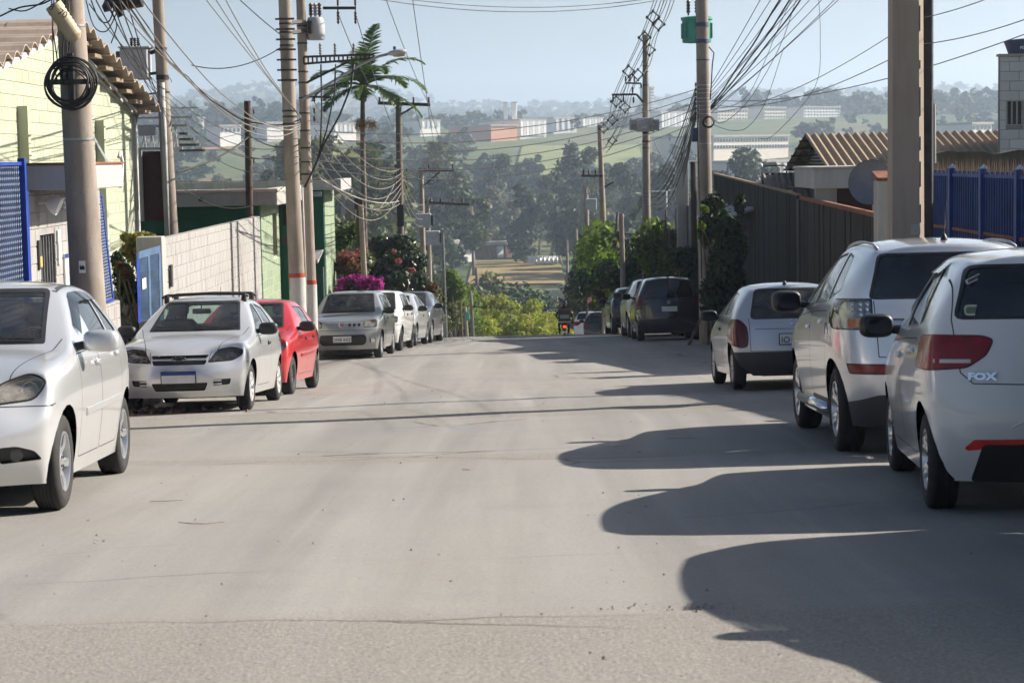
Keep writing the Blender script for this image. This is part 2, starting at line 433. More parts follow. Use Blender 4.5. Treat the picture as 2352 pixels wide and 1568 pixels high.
# ------------------------------------------------------------------ car builder
# car frame: x forward, y to the car's left, z up, origin on the ground midway between the axles
SIDE = ['S0','S1','S2','S3','S4','S5','S6','S7']
RING = ['F0','F1','F2'] + SIDE + ['R2','R1','R0']
def car_cage(s):
    wb, W = s['wb'], s['W']/2
    xf, xr = wb/2, -wb/2
    z5 = dict(zip(RING, s['z5']))
    fr = s.get('frac', [0, .17, .40, .64, .88, 1.0])
    clr = s['clr']
    V = {}
    tap = dict(zip(SIDE, s.get('taper', [.965,.99,1,1,1,1,.995,.97])))
    xs = dict(zip(SIDE, [xf+.40, xf, xf-.40, lerp(xf-.40, s['xb'], .5), s['xb'], xr+.40, xr, xr-.34]))
    wr = s.get('wrow', [.925,.955,.985,1.0,.985,.945])
    for j in SIDE:
        for i in range(6):
            w = wr[i]
            if j in ('S0','S1') and i == 5: w -= .035
            z = clr + (z5[j]-clr)*fr[i]
            V[j, i] = (xs[j], W*w*tap[j], z)
    fx, rx = s['fx'], s['rx']
    for j, yf, sw in (('F0', 0, 0), ('F1', s['fy'][0], s['fs'][0]), ('F2', s['fy'][1], s['fs'][1])):
        for i in range(6):
            zf = s.get('ffrac', fr)[i]
            V[j, i] = (xf + fx[i] - sw*(1.0 if i < 4 else s.get('fhs', 1.0)), W*yf*(wr[i] if j == 'F2' else 1), clr + (z5[j]-clr)*zf)
    for j, yf, sw in (('R0', 0, 0), ('R1', s['ry'][0], s['rs'][0]), ('R2', s['ry'][1], s['rs'][1])):
        for i in range(6):
            zf = s.get('rfrac', fr)[i]
            V[j, i] = (xr - rx[i] + sw, W*yf*(wr[i] if j == 'R2' else 1), clr + (z5[j]-clr)*zf)
    # hood interior
    hc = s.get('hood_crown', .05)
    cowlx, cowlz = s['cowl']
    for j in ('S0','S1'):
        t = {'S0': .34, 'S1': .66}[j]
        V[j,'c'] = (lerp(V['F0',5][0], cowlx, t), 0, lerp(V['F0',5][2], cowlz, s.get('hood_t', (.5, .82))[0 if j == 'S0' else 1]) )
        e = V[j,5]
        V[j,'m'] = (lerp(V[j,'c'][0], e[0], .45), e[1]*.60, V[j,'c'][2] - hc*.30)
    V['C0', 0] = (cowlx, 0, cowlz)
    V['C1', 0] = (lerp(cowlx, V['S2',5][0], .36), W*.56, cowlz - hc*.25)
    # greenhouse
    rw = s['roofw']; wtx, wtz = s['wst']; rtx, rtz = s['rt']; H = s['H']; rc = s.get('roof_crown', .045)
    ax = s.get('ax', wtx - .10)
    rcx = s.get('rcx', rtx + .10)
    ez = s.get('edge_z', None)
    tops = [ax, lerp(ax, rcx, .17), lerp(ax, rcx, .42), lerp(ax, rcx, .66), lerp(ax, rcx, .86)]
    prof = pchip([rtx, lerp(rtx, wtx, .3), lerp(rtx, wtx, .68), wtx], [rtz, lerp(rtz, H, .75), H, wtz])
    names = ['S2','S3','S4','S5','S6']
    rwt = s.get('roofw_t', [.93, .98, 1, .99, .96])
    for n, x, q in zip(names, tops, rwt):
        V[n,'t'] = (x, rw*q, prof(max(rtx, min(wtx, x))) - rc*1.25)
        V[n,'rm'] = (x, rw*.60, prof(max(rtx, min(wtx, x))) - rc*.25)
        V[n,'rc'] = (x, 0, prof(max(rtx, min(wtx, x))))
    V['W0','t'] = (wtx, 0, wtz); V['W1','t'] = (lerp(wtx, ax, .40), rw*.60, wtz - rc*.35)
    V['R0','t'] = (rtx, 0, rtz); V['R1','t'] = (lerp(rtx, rcx, .35), rw*.60, rtz - rc*.35)
    V['S7','t'] = (lerp(tops[4], rcx, .62), rw*.935, V['S6','t'][2] - .018)
    V['R2','t'] = (rcx, rw*.86, rtz - rc*1.2)
    V['S7','rm'] = None
    bulge = s.get('bulge', .022)
    def mid(j, base, top, q=.5):
        b, t = Vector(base), Vector(top); m = b.lerp(t, q)
        out = Vector((0, 1, 0)) if j[0] == 'S' else (Vector((1, 0, .5)) if j[0] in 'WC' else Vector((-1, 0, .4)))
        if j in ('S2',): out = Vector((.3, .8, .2))
        if j in ('R2',): out = Vector((-.6, .6, .1))
        return tuple(m + out*bulge)
    gl = [('W0', V['C0',0]), ('W1', V['C1',0])] + [(j, V[j,5]) for j in ('S2','S3','S4','S5','S6','S7','R2','R1','R0')]
    for j, b in gl: V[j,'g'] = mid(j, b, V[j,'t'])
    Fs = []
    for a, b in zip(RING[:-1], RING[1:]):
        for i in range(5): Fs.append(((a,i),(b,i),(b,i+1),(a,i+1)))
    # hood
    Fs += [(('F0',5),('F1',5),('S0','m'),('S0','c')), (('F1',5),('F2',5),('S0',5),('S0','m')),
           (('S0','c'),('S0','m'),('S1','m'),('S1','c')), (('S0','m'),('S0',5),('S1',5),('S1','m')),
           (('S1','c'),('S1','m'),('C1',0),('C0',0)), (('S1','m'),('S1',5),('S2',5),('C1',0))]
    base = {j: k for j, k in [('W0',('C0',0)),('W1',('C1',0))] + [(j,(j,5)) for j in ('S2','S3','S4','S5','S6','S7','R2','R1','R0')]}
    seq = ['W0','W1','S2','S3','S4','S5','S6','S7','R2','R1','R0']
    for a, b in zip(seq[:-1], seq[1:]):
        Fs += [(base[a], base[b], (b,'g'), (a,'g')), ((a,'g'),(b,'g'),(b,'t'),(a,'t'))]
    # roof
    Fs += [(('W0','t'),('W1','t'),('S2','rm'),('S2','rc'))] if False else []
    rows = [('W0','W1','S2')]
    # front strip: W0,W1,S2(t)
    Fs += [(('W0','t'),('W1','t'),('S3','rm'),('S3','rc')), (('W1','t'),('S2','t'),('S3','t'),('S3','rm'))]
    for a, b in (('S3','S4'),('S4','S5'),('S5','S6')):
        Fs += [((a,'rc'),(a,'rm'),(b,'rm'),(b,'rc')), ((a,'rm'),(a,'t'),(b,'t'),(b,'rm'))]
    Fs += [(('S6','rc'),('S6','rm'),('R1','t'),('R0','t')), (('S6','rm'),('S6','t'),('S7','t'),('R2','t')), (('S6','rm'),('R2','t'),('R1','t'))]
    for k in list(V):
        if V[k] is None or k == ('S2','rm') or k == ('S2','rc'): V.pop(k, None)
    # creases
    cr = {}
    def crease(keys, w):
        for a, b in zip(keys[:-1], keys[1:]): cr[frozenset((a, b))] = w
    crease([(j,5) for j in ('S2','S3','S4','S5','S6','S7')], s.get('cr_belt', .35))
    crease([('C0',0),('C1',0),('S2',5)], .6)
    crease([('F0',5),('F1',5),('F2',5)], s.get('cr_hood', .45))
    crease([('F2',5),('S0',5),('S1',5),('S2',5)], s.get('cr_fender', .25))
    crease([('W0','t'),('W1','t'),('S2','t')], .45)
    crease([('S2',5),('S2','g'),('S2','t')], .55)
    crease([('R0','t'),('R1','t'),('R2','t')], s.get('cr_rtop', .55))
    crease([(j,'t') for j in ('S2','S3','S4','S5','S6','S7','R2')], .3)
    crease([('R2',5),('R2','g'),('R2','t')], s.get('cr_rear', .35))
    crease([(j,3) for j in SIDE[1:7]], s.get('cr_mid', .2))
    crease([(j,5) for j in ('R2','R1','R0')], .3)
    for (a, b, w) in s.get('creases', []): crease([a, b], w)
    for k, d in s.get('tweak', {}).items():
        V[k] = tuple(p+q for p, q in zip(V[k], d))
    return V, Fs, cr

def auto_windows(s, V):
    bl = pchip(*zip(*sorted((V[j,5][0], V[j,5][2]) for j in ('S2','S3','S4','S5','S6','S7'))))
    tl = pchip(*zip(*sorted((V[j,'t'][0], V[j,'t'][2]) for j in ('S2','S3','S4','S5','S6'))))
    a, b = V['S2',5], V['S2','t']
    out = []
    up, dn = s.get('win_dn', .030), s.get('win_up', .050); sh = s.get('a_off', .13)
    def aline(z): return a[0] + (b[0]-a[0])*(z-a[2])/(b[2]-a[2]) - sh
    for k, (fr, rr) in enumerate(s['win']):
        zb = bl(rr[0]) + up; zt = tl(rr[1]) - dn
        if fr == 'A':
            zb0 = bl(aline(bl(.4)+up)) + up; zt0 = tl(b[0]) - dn
            P = [(aline(zb0), zb0, .02), (rr[0], zb, .015), (rr[1], zt, .02), (aline(zt0), zt0, .06)]
        else:
            P = [(fr[0], bl(fr[0])+up, .012), (rr[0], zb + (rr[2] if len(rr) > 2 else 0), rr[3] if len(rr) > 3 else .03), (rr[1], tl(max(rr[1], V['S6','t'][0]))-dn - (rr[4] if len(rr) > 4 else 0), .05), (fr[1], tl(fr[1])-dn, .015)]
        out.append(P)
    return out
def car_shell(s, level):
    V, Fs, cr = car_cage(s)
    if 'win' in s: s['side_windows'] = auto_windows(s, V)
    keys = list(V); idx = {}; co = []
    for k in keys:
        idx[k, 1] = len(co); co.append(V[k])
        if abs(V[k][1]) > 1e-6: idx[k, -1] = len(co); co.append((V[k][0], -V[k][1], V[k][2]))
        else: idx[k, -1] = idx[k, 1]
    faces = []
    for f in Fs:
        faces.append([idx[k, 1] for k in f]); faces.append([idx[k, -1] for k in reversed(f)])
    me = bpy.data.meshes.new('cage'); me.from_pydata(co, [], faces); me.update()
    att = me.attributes.new('crease_edge', 'FLOAT', 'EDGE')
    em = {frozenset(e.vertices): e.index for e in me.edges}
    for k, w in cr.items():
        a, b = tuple(k)
        for sg in (1, -1):
            e = em.get(frozenset((idx[a, sg], idx[b, sg])))
            if e is not None: att.data[e].value = w
    o = bpy.data.objects.new('cage', me); C.objects.link(o)
    m = o.modifiers.new('s', 'SUBSURF'); m.levels = level; m.render_levels = level
    dg = bpy.context.evaluated_depsgraph_get()
    ev = bpy.data.meshes.new_from_object(o.evaluated_get(dg))
    bpy.data.objects.remove(o); bpy.data.meshes.remove(me)
    bm = bmesh.new(); bm.from_mesh(ev); bpy.data.meshes.remove(ev)
    bmesh.ops.recalc_face_normals(bm, faces=bm.faces)
    # outward?
    top = max(bm.faces, key=lambda f: f.calc_center_median().z); top.normal_update()
    if top.normal.z < 0: bmesh.ops.reverse_faces(bm, faces=bm.faces)
    for f in bm.faces: f.smooth = True
    bm.normal_update()
    return bm

def round_poly(pts, r, n=3):
    out = []; N = len(pts)
    for i in range(N):
        p = Vector(pts[i][:2]); rr = pts[i][2] if len(pts[i]) > 2 else r
        a = Vector(pts[i-1][:2]) - p; b = Vector(pts[(i+1) % N][:2]) - p
        la, lb = a.length, b.length; a.normalize(); b.normalize()
        d = min(rr, la*.45, lb*.45)
        if d < 1e-4: out.append(tuple(p)); continue
        A, B = p + a*d, p + b*d
        for k in range(n+1):
            t = k/n; q = A*(1-t)**2 + p*2*t*(1-t) + B*t*t
            out.append((q.x, q.y))
    return out
def inset_poly(pts, d):
    """inner parallel outline of a convex polygon"""
    N = len(pts); ar = sum(pts[i][0]*pts[(i+1) % N][1] - pts[(i+1) % N][0]*pts[i][1] for i in range(N))
    if ar < 0: pts = list(reversed(pts))
    xs = [p[0] for p in pts]; ys = [p[1] for p in pts]
    out = [(min(xs)-1, min(ys)-1), (max(xs)+1, min(ys)-1), (max(xs)+1, max(ys)+1), (min(xs)-1, max(ys)+1)]
    for i in range(N):
        a, b = pts[i], pts[(i+1) % N]; dx, dy = b[0]-a[0], b[1]-a[1]; L = math.hypot(dx, dy)
        if L < 1e-6: continue
        nx, ny = dy/L, -dx/L; k = nx*a[0] + ny*a[1] - d; new = []
        for j in range(len(out)):
            p, q = out[j], out[(j+1) % len(out)]; dp, dq = nx*p[0]+ny*p[1]-k, nx*q[0]+ny*q[1]-k
            if dp <= 0: new.append(p)
            if dp*dq < 0: t = dp/(dp-dq); new.append((lerp(p[0], q[0], t), lerp(p[1], q[1], t)))
        out = new
        if len(out) < 3: return []
    return out

class Cutter:
    """polygon soup of the shell: outlines are sliced into it, the pieces inside become parts of their own"""
    CS = .22
    def __init__(s, bm):
        bm.verts.index_update()
        s.V = [v.co.copy() for v in bm.verts]; s.N = [v.normal.copy() for v in bm.verts]
        polys = [[v.index for v in f.verts] for f in bm.faces]
        s.tree = BVHTree.FromPolygons(s.V, polys)
        s.F = []; s.M = []; s.Cn = []; s.FN = []; s.alive = []; s.cells = {}; s.split = {}
        for p, f in zip(polys, bm.faces): s._new(p, 0, f.normal.copy())
        bm.free()
    def _new(s, p, m, fn):
        i = len(s.F); c = Vector((0, 0, 0))
        for k in p: c += s.V[k]
        c /= len(p)
        s.F.append(p); s.M.append(m); s.Cn.append(c); s.FN.append(fn); s.alive.append(True)
        s.cells.setdefault((int(math.floor(c.x/s.CS)), int(math.floor(c.y/s.CS)), int(math.floor(c.z/s.CS))), []).append(i)
        return i
    def cut(s, poly, axis, filt, within=None):
        """slice along the outline of a convex polygon given in the plane normal to axis and return the pieces inside.
           axis 'y' -> (x,z) polygon, axis 'x' -> (y,z), axis 'z' -> (x,y)"""
        N = len(poly); ar = sum(poly[i][0]*poly[(i+1) % N][1] - poly[(i+1) % N][0]*poly[i][1] for i in range(N))
        if ar < 0: poly = list(reversed(poly))
        ia, ib = {'y': (0, 2), 'x': (1, 2), 'z': (0, 1)}[axis]
        if within is not None: faces = [f for f in within if s.alive[f]]
        else:
            lo = (min(p[0] for p in poly)-.12, min(p[1] for p in poly)-.12); hi = (max(p[0] for p in poly)+.12, max(p[1] for p in poly)+.12)
            k0 = [int(math.floor(v/s.CS)) for v in lo]; k1 = [int(math.floor(v/s.CS)) for v in hi]
            faces = []
            for key, cell in s.cells.items():
                if not (k0[0] <= key[ia] <= k1[0] and k0[1] <= key[ib] <= k1[1]): continue
                cell[:] = [f for f in cell if s.alive[f]]
                for f in cell:
                    c = s.Cn[f]
                    if lo[0] < c[ia] < hi[0] and lo[1] < c[ib] < hi[1] and filt(c, s.FN[f]): faces.append(f)
        V = s.V
        for i in range(N):
            a, b = poly[i], poly[(i+1) % N]; dx, dy = b[0]-a[0], b[1]-a[1]
            L = math.hypot(dx, dy)
            if L < 1e-6: continue
            nx, ny = dy/L, -dx/L; k = nx*a[0] + ny*a[1]; keep = []; dist = {}
            for f in faces:
                P = s.F[f]; ds = []
                for v in P:
                    q = dist.get(v)
                    if q is None:
                        co = V[v]; q = nx*co[ia] + ny*co[ib] - k
                        if -2e-5 < q < 2e-5: q = 0.0
                        dist[v] = q
                    ds.append(q)
                if min(ds) >= 0: continue
                if max(ds) <= 0: keep.append(f); continue
                A = []; B = []; n = len(P)
                for j in range(n):
                    p, q = P[j], P[(j+1) % n]; dp, dq = ds[j], ds[(j+1) % n]
                    if dp <= 0: A.append(p)
                    if dp >= 0: B.append(p)
                    if dp*dq < 0:
                        ek = (p, q) if p < q else (q, p); t = dp/(dp-dq)
                        w = V[p].lerp(V[q], t); sk = (ek, round(w.x, 5), round(w.y, 5), round(w.z, 5)); m = s.split.get(sk)
                        if m is None:
                            m = len(V); V.append(w); s.N.append(s.N[p].lerp(s.N[q], t).normalized()); s.split[sk] = m
                        A.append(m); B.append(m)
                s.alive[f] = False
                if len(B) > 2: s._new(B, s.M[f], s.FN[f])
                if len(A) > 2: keep.append(s._new(A, s.M[f], s.FN[f]))
            faces = keep
        return faces
    def cut2(s, poly, axis, filt, inset, slot, only0=False):
        """cut an outline and a smaller one inside it: the rim between gets a material slot, the inside is returned"""
        outer = s.cut(poly, axis, filt); old = {}
        n0 = len(s.F)
        for f in outer:
            if not only0 or s.M[f] == 0: s.M[f] = slot
        ip = inset_poly(poly, inset)
        inner = s.cut(ip, axis, filt, within=outer) if ip else []
        for f in inner:
            if s.M[f] == slot: s.M[f] = 0
        return inner
    def drop(s, faces):
        for f in faces: s.alive[f] = False
    def border(s, faces):
        ec = {}
        for f in faces:
            P = s.F[f]
            for a, b in zip(P, P[1:]+P[:1]): ec[(a, b)] = 1
        return [(a, b) for (a, b) in ec if (b, a) not in ec]
    def extract(s, faces, name, mats, parent, off=0.0, delete=True, thick=0.0):
        vs = {}; V = []; Ns = []; Fs = []; mi = []
        for f in faces:
            ids = []
            for v in s.F[f]:
                if v not in vs: vs[v] = len(V); V.append(s.V[v] + s.N[v]*off); Ns.append(s.N[v])
                ids.append(vs[v])
            Fs.append(ids); mi.append(s.M[f])
        if thick:
            ec = {}
            for f in Fs:
                for a, b in zip(f, f[1:]+f[:1]): ec[(a, b)] = 1
            bd = [(a, b) for (a, b) in ec if (b, a) not in ec]; mp = {}
            for a, b in bd:
                for k in (a, b):
                    if k not in mp: mp[k] = len(V); V.append(V[k] - Ns[k]*thick); Ns.append(Ns[k])
            for a, b in bd: Fs.append([b, a, mp[a], mp[b]]); mi.append(0)
        me = bpy.data.meshes.new(name); me.from_pydata([tuple(v) for v in V], [], Fs)
        for m in (mats if isinstance(mats, (list, tuple)) else [mats]): me.materials.append(m)
        if isinstance(mats, (list, tuple)) and len(mats) > 1: me.polygons.foreach_set('material_index', mi)
        me.polygons.foreach_set('use_smooth', [True]*len(me.polygons))
        if not thick: me.normals_split_custom_set_from_vertices([tuple(n) for n in Ns])
        else: me.set_sharp_from_angle(angle=R(40))
        me.update()
        if delete: s.drop(faces)
        return link(name, me, parent)
    def finish(s, name, mats, parent):
        vs = {}; V = []; Ns = []; Fs = []; mi = []
        for f, P in enumerate(s.F):
            if not s.alive[f]: continue
            ids = []
            for v in P:
                if v not in vs: vs[v] = len(V); V.append(tuple(s.V[v])); Ns.append(tuple(s.N[v]))
                ids.append(vs[v])
            Fs.append(ids); mi.append(s.M[f])
        me = bpy.data.meshes.new(name); me.from_pydata(V, [], Fs)
        for m in mats: me.materials.append(m)
        me.polygons.foreach_set('material_index', mi); me.polygons.foreach_set('use_smooth', [True]*len(me.polygons))
        me.normals_split_custom_set_from_vertices(Ns)
        me.update(); return link(name, me, parent)

WHEELS = {}
def wheel_meshes(kind, r, w, rim_r):
    key = (kind, r, w, rim_r)
    if key in WHEELS: return WHEELS[key]
    hw = w/2; b = MB()
    sw = [(rim_r-.006, -hw*.80), (rim_r+.018, -hw*.93), (lerp(rim_r, r, .5), -hw*1.0), (r-.03, -hw*.93), (r-.010, -hw*.80), (r, -hw*.62)]
    gro = []
    for k in (-.36, -.12, .12, .36): gro += [(r, hw*(k-.045)), (r-.007, hw*(k-.04)), (r-.007, hw*(k+.04)), (r, hw*(k+.045))]
    prof = sw + gro + [(p, -h) for p, h in reversed(sw)]
    b.lathe(prof, 40, Matrix.Rotation(-PI/2, 4, 'X'))
    tyre = b.mesh('tyre', M_RUBBER, True); tyre.set_sharp_from_angle(angle=R(50))
    Mx = Matrix.Rotation(-PI/2, 4, 'X')           # +z of the lathe = +y (outside of a left wheel)
    rim = MB(); ro = hw*.80
    barrel = [(rim_r, ro), (rim_r-.004, ro+.010), (rim_r-.016, ro+.010), (rim_r-.022, ro-.004), (rim_r-.03, ro-.07), (rim_r-.035, -ro)]
    rim.lathe(barrel, 36, Mx)
    rim.mi = 1; rim.lathe([(0.001, ro-.085), (rim_r-.03, ro-.085)], 24, Mx)       # dark disc behind the spokes
    rim.mi = 0
    def spoke(a, r0, r1, w0, w1, h0, h1, th=.022, twist=0.0):
        # radial bar with a raised ridge
        n = 5; V = []; Fs = []
        for k in range(n+1):
            t = k/n; rr = lerp(r0, r1, t); ww = lerp(w0, w1, t) + .006*(abs(t-.5)*2)**2; h = lerp(h0, h1, t) + .010*math.sin(PI*t)
            an = a + twist*t
            for q, dz in ((-1, -th), (-1, 0), (-.35, .007), (.35, .007), (1, 0), (1, -th)):
                V.append((rr*math.cos(an) - q*ww*math.sin(an), rr*math.sin(an) + q*ww*math.cos(an), h+dz))
        for k in range(n):
            for q in range(5): Fs.append((k*6+q, k*6+q+1, k*6+q+7, k*6+q+6))
        rim.add(V, Fs, Mx)
    if kind == 'alloy5':
        for k in range(5):
            a = k*2*PI/5 + .3
            spoke(a, .045, rim_r-.014, .030, .026, ro-.028, ro-.004)
        hub = .062
    elif kind == 'alloy5y':
        for k in range(5):
            a = k*2*PI/5 + .1
            spoke(a, .045, rim_r*.62, .028, .036, ro-.03, ro-.012); spoke(a-.10, rim_r*.50, rim_r-.012, .022, .018, ro-.014, ro-.004, twist=-.10); spoke(a+.10, rim_r*.50, rim_r-.012, .022, .018, ro-.014, ro-.004, twist=.10)
        hub = .06
    elif kind == 'swirl':
        for k in range(7):
            a = k*2*PI/7
            spoke(a, .05, rim_r-.008, .020, .034, ro-.010, ro+.002, twist=.38)
        hub = .06
    elif kind == 'cover10':
        for k in range(10):
            a = k*2*PI/10
            spoke(a, .05, rim_r-.010, .016, .022, ro-.012, ro)
        hub = .07
    else:                                       # pressed steel with holes
        rim.lathe([(rim_r-.03, ro-.05), (rim_r-.05, ro-.035), (rim_r*.66, ro-.02), (rim_r*.5, ro-.03), (.06, ro-.055), (.001, ro-.05)], 30, Mx)
        rim.mi = 1
        for k in range(10):
            a = k*2*PI/10; q = Matrix.Translation((rim_r*.74*math.cos(a), rim_r*.74*math.sin(a), ro-.0265))
            rim.lathe([(.001, 0), (.021, 0)], 8, Mx @ q)
        rim.mi = 0; hub = .05
    rim.lathe([(hub+.004, ro-.05), (hub, ro-.018), (hub-.012, ro-.010), (.026, ro-.008), (.001, ro-.007)], 20, Mx)
    for k in range(4 if kind != 'alloy5y' else 5):
        a = k*2*PI/4 + .5; rim.mi = 1
        rim.lathe([(.001, ro-.004), (.009, ro-.004), (.010, ro-.012)], 8, Mx @ Matrix.Translation((.040*math.cos(a), .040*math.sin(a), 0)))
        rim.mi = 0
    rm = {'alloy5': M_ALLOY, 'alloy5y': M_ALLOY, 'swirl': plain('hubcap_silver', (.66, .66, .67), .35, .5, .05), 'cover10': plain('hubcap_grey', (.42, .43, .45), .4, .5, .08)}.get(kind, plain('steel_wheel', (.16, .16, .165), .45, .7, .2))
    rim_me = rim.mesh('rim', [rm, M_BLACK], True); rim_me.set_sharp_from_angle(angle=R(30))
    WHEELS[key] = (tyre, rim_me); return WHEELS[key]

def add_wheels(root, s):
    tr = s['W']/2 - s.get('inset', .035) - s.get('tw', .18)/2
    tyre, rim = wheel_meshes(s.get('rim', 'steel'), s['r'], s.get('tw', .18), s.get('rim_r', .185))
    k = 0
    for x in (s['wb']/2, -s['wb']/2):
        for sg in (1, -1):
            w = link('wheel', tyre, root); w.location = (x, sg*tr, s['r'])
            a = s.get('spin', .35) + k*.7; st = s.get('steer', 0) if x > 0 else 0; k += 1
            w.rotation_euler = (0, a, st + (0 if sg > 0 else PI))
            w.rotation_mode = 'ZYX' if False else 'XYZ'
            w.matrix_local = Matrix.Translation((x, sg*tr, s['r'])) @ Matrix.Rotation(st + (0 if sg > 0 else PI), 4, 'Z') @ Matrix.Rotation(a, 4, 'Y')
            link('rim', rim, w)

def ell_mesh(name, rx, ry, rz, mat, parent, loc, n=14, m=9, squ=.8, rot=None):
    """rounded box-like pebble"""
    V = []; Fs = []
    def sp(v): return math.copysign(abs(v)**squ, v)
    for i in range(m+1):
        th = PI*i/m
        for k in range(n):
            ph = 2*PI*k/n
            V.append((rx*sp(math.sin(th)*math.cos(ph)), ry*sp(math.sin(th)*math.sin(ph)), rz*sp(math.cos(th))))
    for i in range(m):
        for k in range(n): Fs.append((i*n+k, (i+1)*n+k, (i+1)*n+(k+1) % n, i*n+(k+1) % n))
    b = MB().add(V, Fs); o = b.build(name, mat, parent, True); o.location = loc
    if rot: o.rotation_euler = rot
    return o

def strip_poly(a, b, w):
    d = Vector((b[0]-a[0], b[1]-a[1])); L = d.length; d.normalize(); n = Vector((-d.y, d.x))*w/2
    A, B = Vector(a[:2])-d*w*.2, Vector(b[:2])+d*w*.2
    return [tuple(A+n), tuple(A-n), tuple(B-n), tuple(B+n)]

def make_car(name, s, label, cat='car', group=None, level=3):
    """a car with body, doors, glass, wheels, lamps, mirrors, handles, plate and interior"""
    root = empty(name, label=label, cat=cat, group=group)
    bm = car_shell(s, level); K = Cutter(bm)
    pm = s['paint']; hx = s['wb']/2; W = s['W']/2
    side = lambda sg: (lambda c, n: c.y*sg > .25 and n.y*sg > .12)
    # wheel openings
    for x in (hx, -hx):
        R_ = s['r'] + s.get('arch', .055); zc = s['r'] + s.get('archz', .012)
        if isinstance(R_, tuple): pass
        circ = [(x + R_*math.cos(a), zc + R_*math.sin(a)) for a in [2*PI*k/22 for k in range(22)]]
        for sg in (1, -1):
            ins = K.cut(circ, 'y', lambda c, n, sg=sg: c.y*sg > .30)
            mp = {}
            for (p, q) in K.border(ins):
                if any(abs(math.hypot(K.V[v].x-x, K.V[v].z-zc)-R_) > .012 for v in (p, q)): continue
                for v in (p, q):
                    if v not in mp:
                        co = K.V[v]; d_ = Vector((x-co.x, 0, zc-co.z)).normalized()
                        e1 = len(K.V); K.V.append(co.copy()); K.N.append(d_)
                        K.V.append(Vector((x+(co.x-x)*1.02, co.y-sg*.05, zc+(co.z-zc)*1.02))); K.N.append(d_); mp[v] = (e1, e1+1)
                K._new([mp[q][0], mp[p][0], mp[p][1], mp[q][1]], 0, Vector((0, 0, -1)))
            K.drop(ins)
        # liner
        wl_ = W*.86
        for sg in (1, -1):
            b = MB(); n = 16; V = []
            for k in range(n+1):
                a = .06 + (PI-.12)*k/n; V += [(x+(R_*1.02)*math.cos(a), sg*wl_, zc+R_*1.02*math.sin(a)), (x+(R_*1.02)*math.cos(a), sg*.34, zc+R_*1.02*math.sin(a))]
            b.add(V, [(2*k, 2*k+1, 2*k+3, 2*k+2) for k in range(n)])
            b.v[2*n+1] = b.v[2*n+1]
            b.add([(x+R_*1.02*math.cos(.06+(PI-.12)*k/n), sg*.34, zc+R_*1.02*math.sin(.06+(PI-.12)*k/n)) for k in range(n+1)] , [tuple(range(n+1))])
            bmx = b.build('wheel_housing', M_UNDER, root, True)
    gapf = []
    # glass
    gm = s.get('glass', M_GLASS); gs = s.get('side_glass', gm); gr = s.get('rear_glass', gs)
    fw, gw = s.get('frame_w', .022), 0
    def pane(poly, axis, filt, mat, nm, frame=fw, off=-.006):
        inner = K.cut2(poly, axis, filt, frame, 1)
        if inner: return K.extract(inner, nm, mat, root, off)
    ws = round_poly(s['screen'], .05)
    pane(ws, 'x', lambda c, n: n.x > .15 and c.x > s['wst'][0]-.35 and c.z > s['cowl'][1]-.12, gm, 'windshield', .028)
    rwp = round_poly(s['backlight'], s.get('back_r', .07))
    ro_ = pane(rwp, 'x', lambda c, n: n.x < -.12 and c.x < s['rt'][0]+.35, gr, 'rear_window', .02)
    for poly in s['side_windows']:
        pp = round_poly(poly, s.get('win_r', .05))
        for sg in (1, -1): pane(pp, 'y', lambda c, n, sg=sg: c.y*sg > .2 and n.y*sg > .30, gs, 'side_window', .016)
    # lamps and other cut-outs: list of dicts
    for L in s.get('lamps', []):
        pp = round_poly(L['poly'], L.get('round', .03)); ax = L.get('axis', 'x'); d = L.get('dir', 1)
        for sg in ((1, -1) if L.get('both', True) else (1,)):
            q = [(p[0]*sg, p[1]) for p in pp] if ax == 'x' else pp
            filt = (lambda c, n, d=d: n.x*d > L.get('nmin', .02) and c.x*d > 0) if ax == 'x' else (lambda c, n, sg=sg: c.y*sg > .3)
            fr_ = L.get('frame', .008)
            inner = K.cut2(q, ax, filt, fr_, 2)
            if not inner: continue
            if L.get('deep'):
                K.extract(inner, L['name']+'_bowl', L.get('bowl', M_REFLECTOR), root, -L['deep'], delete=False)
            o = K.extract(inner, L['name'], L['mat'], root, L.get('off', .004), thick=L.get('thick', .02))
            if L.get('bulb'):
                for (by, bz, br) in L['bulb']:
                    hit = K.tree.ray_cast(Vector((d*4, by*sg, bz)), Vector((-d, 0, 0)))
                    if hit[0] is None: continue
                    p = hit[0] - hit[1]*(L['deep']*.93)
                    b = MB(); q_ = hit[1].lerp(Vector((d, 0, 0)), .6).to_track_quat('Z', 'Y').to_matrix().to_4x4()
                    b.lathe([(br, .034), (br*.93, .034), (br*.8, .012), (br*.45, -.002), (br*.22, -.004), (br*.2, .018), (.001, .022)], 18, Matrix.Translation(p) @ q_)
                    b.build('lamp_bulb', M_CHROME, o, True)
    # panels painted another colour (bumpers, cladding)
    for P in s.get('panels', []):
        for sg in ((1, -1) if P.get('both', False) or P['axis'] == 'y' else (1,)):
            q = round_poly([(p[0]*(sg if P['axis'] == 'x' else 1), p[1]) for p in P['poly']], P.get('round', .02))
            d = P.get('dir', 1)
            filt = (lambda c, n: n.x*d > P.get('nmin', -.05) and c.x*d > 0) if P['axis'] == 'x' else (lambda c, n, sg=sg: c.y*sg > .25)
            ins = K.cut(q, P['axis'], filt)
            if P.get('part'):
                if ins: K.extract(ins, P['part'], P['mat'], root, P.get('off', 0.0), thick=P.get('thick', 0))
            else:
                for f in ins: K.M[f] = P.get('slot', 1)
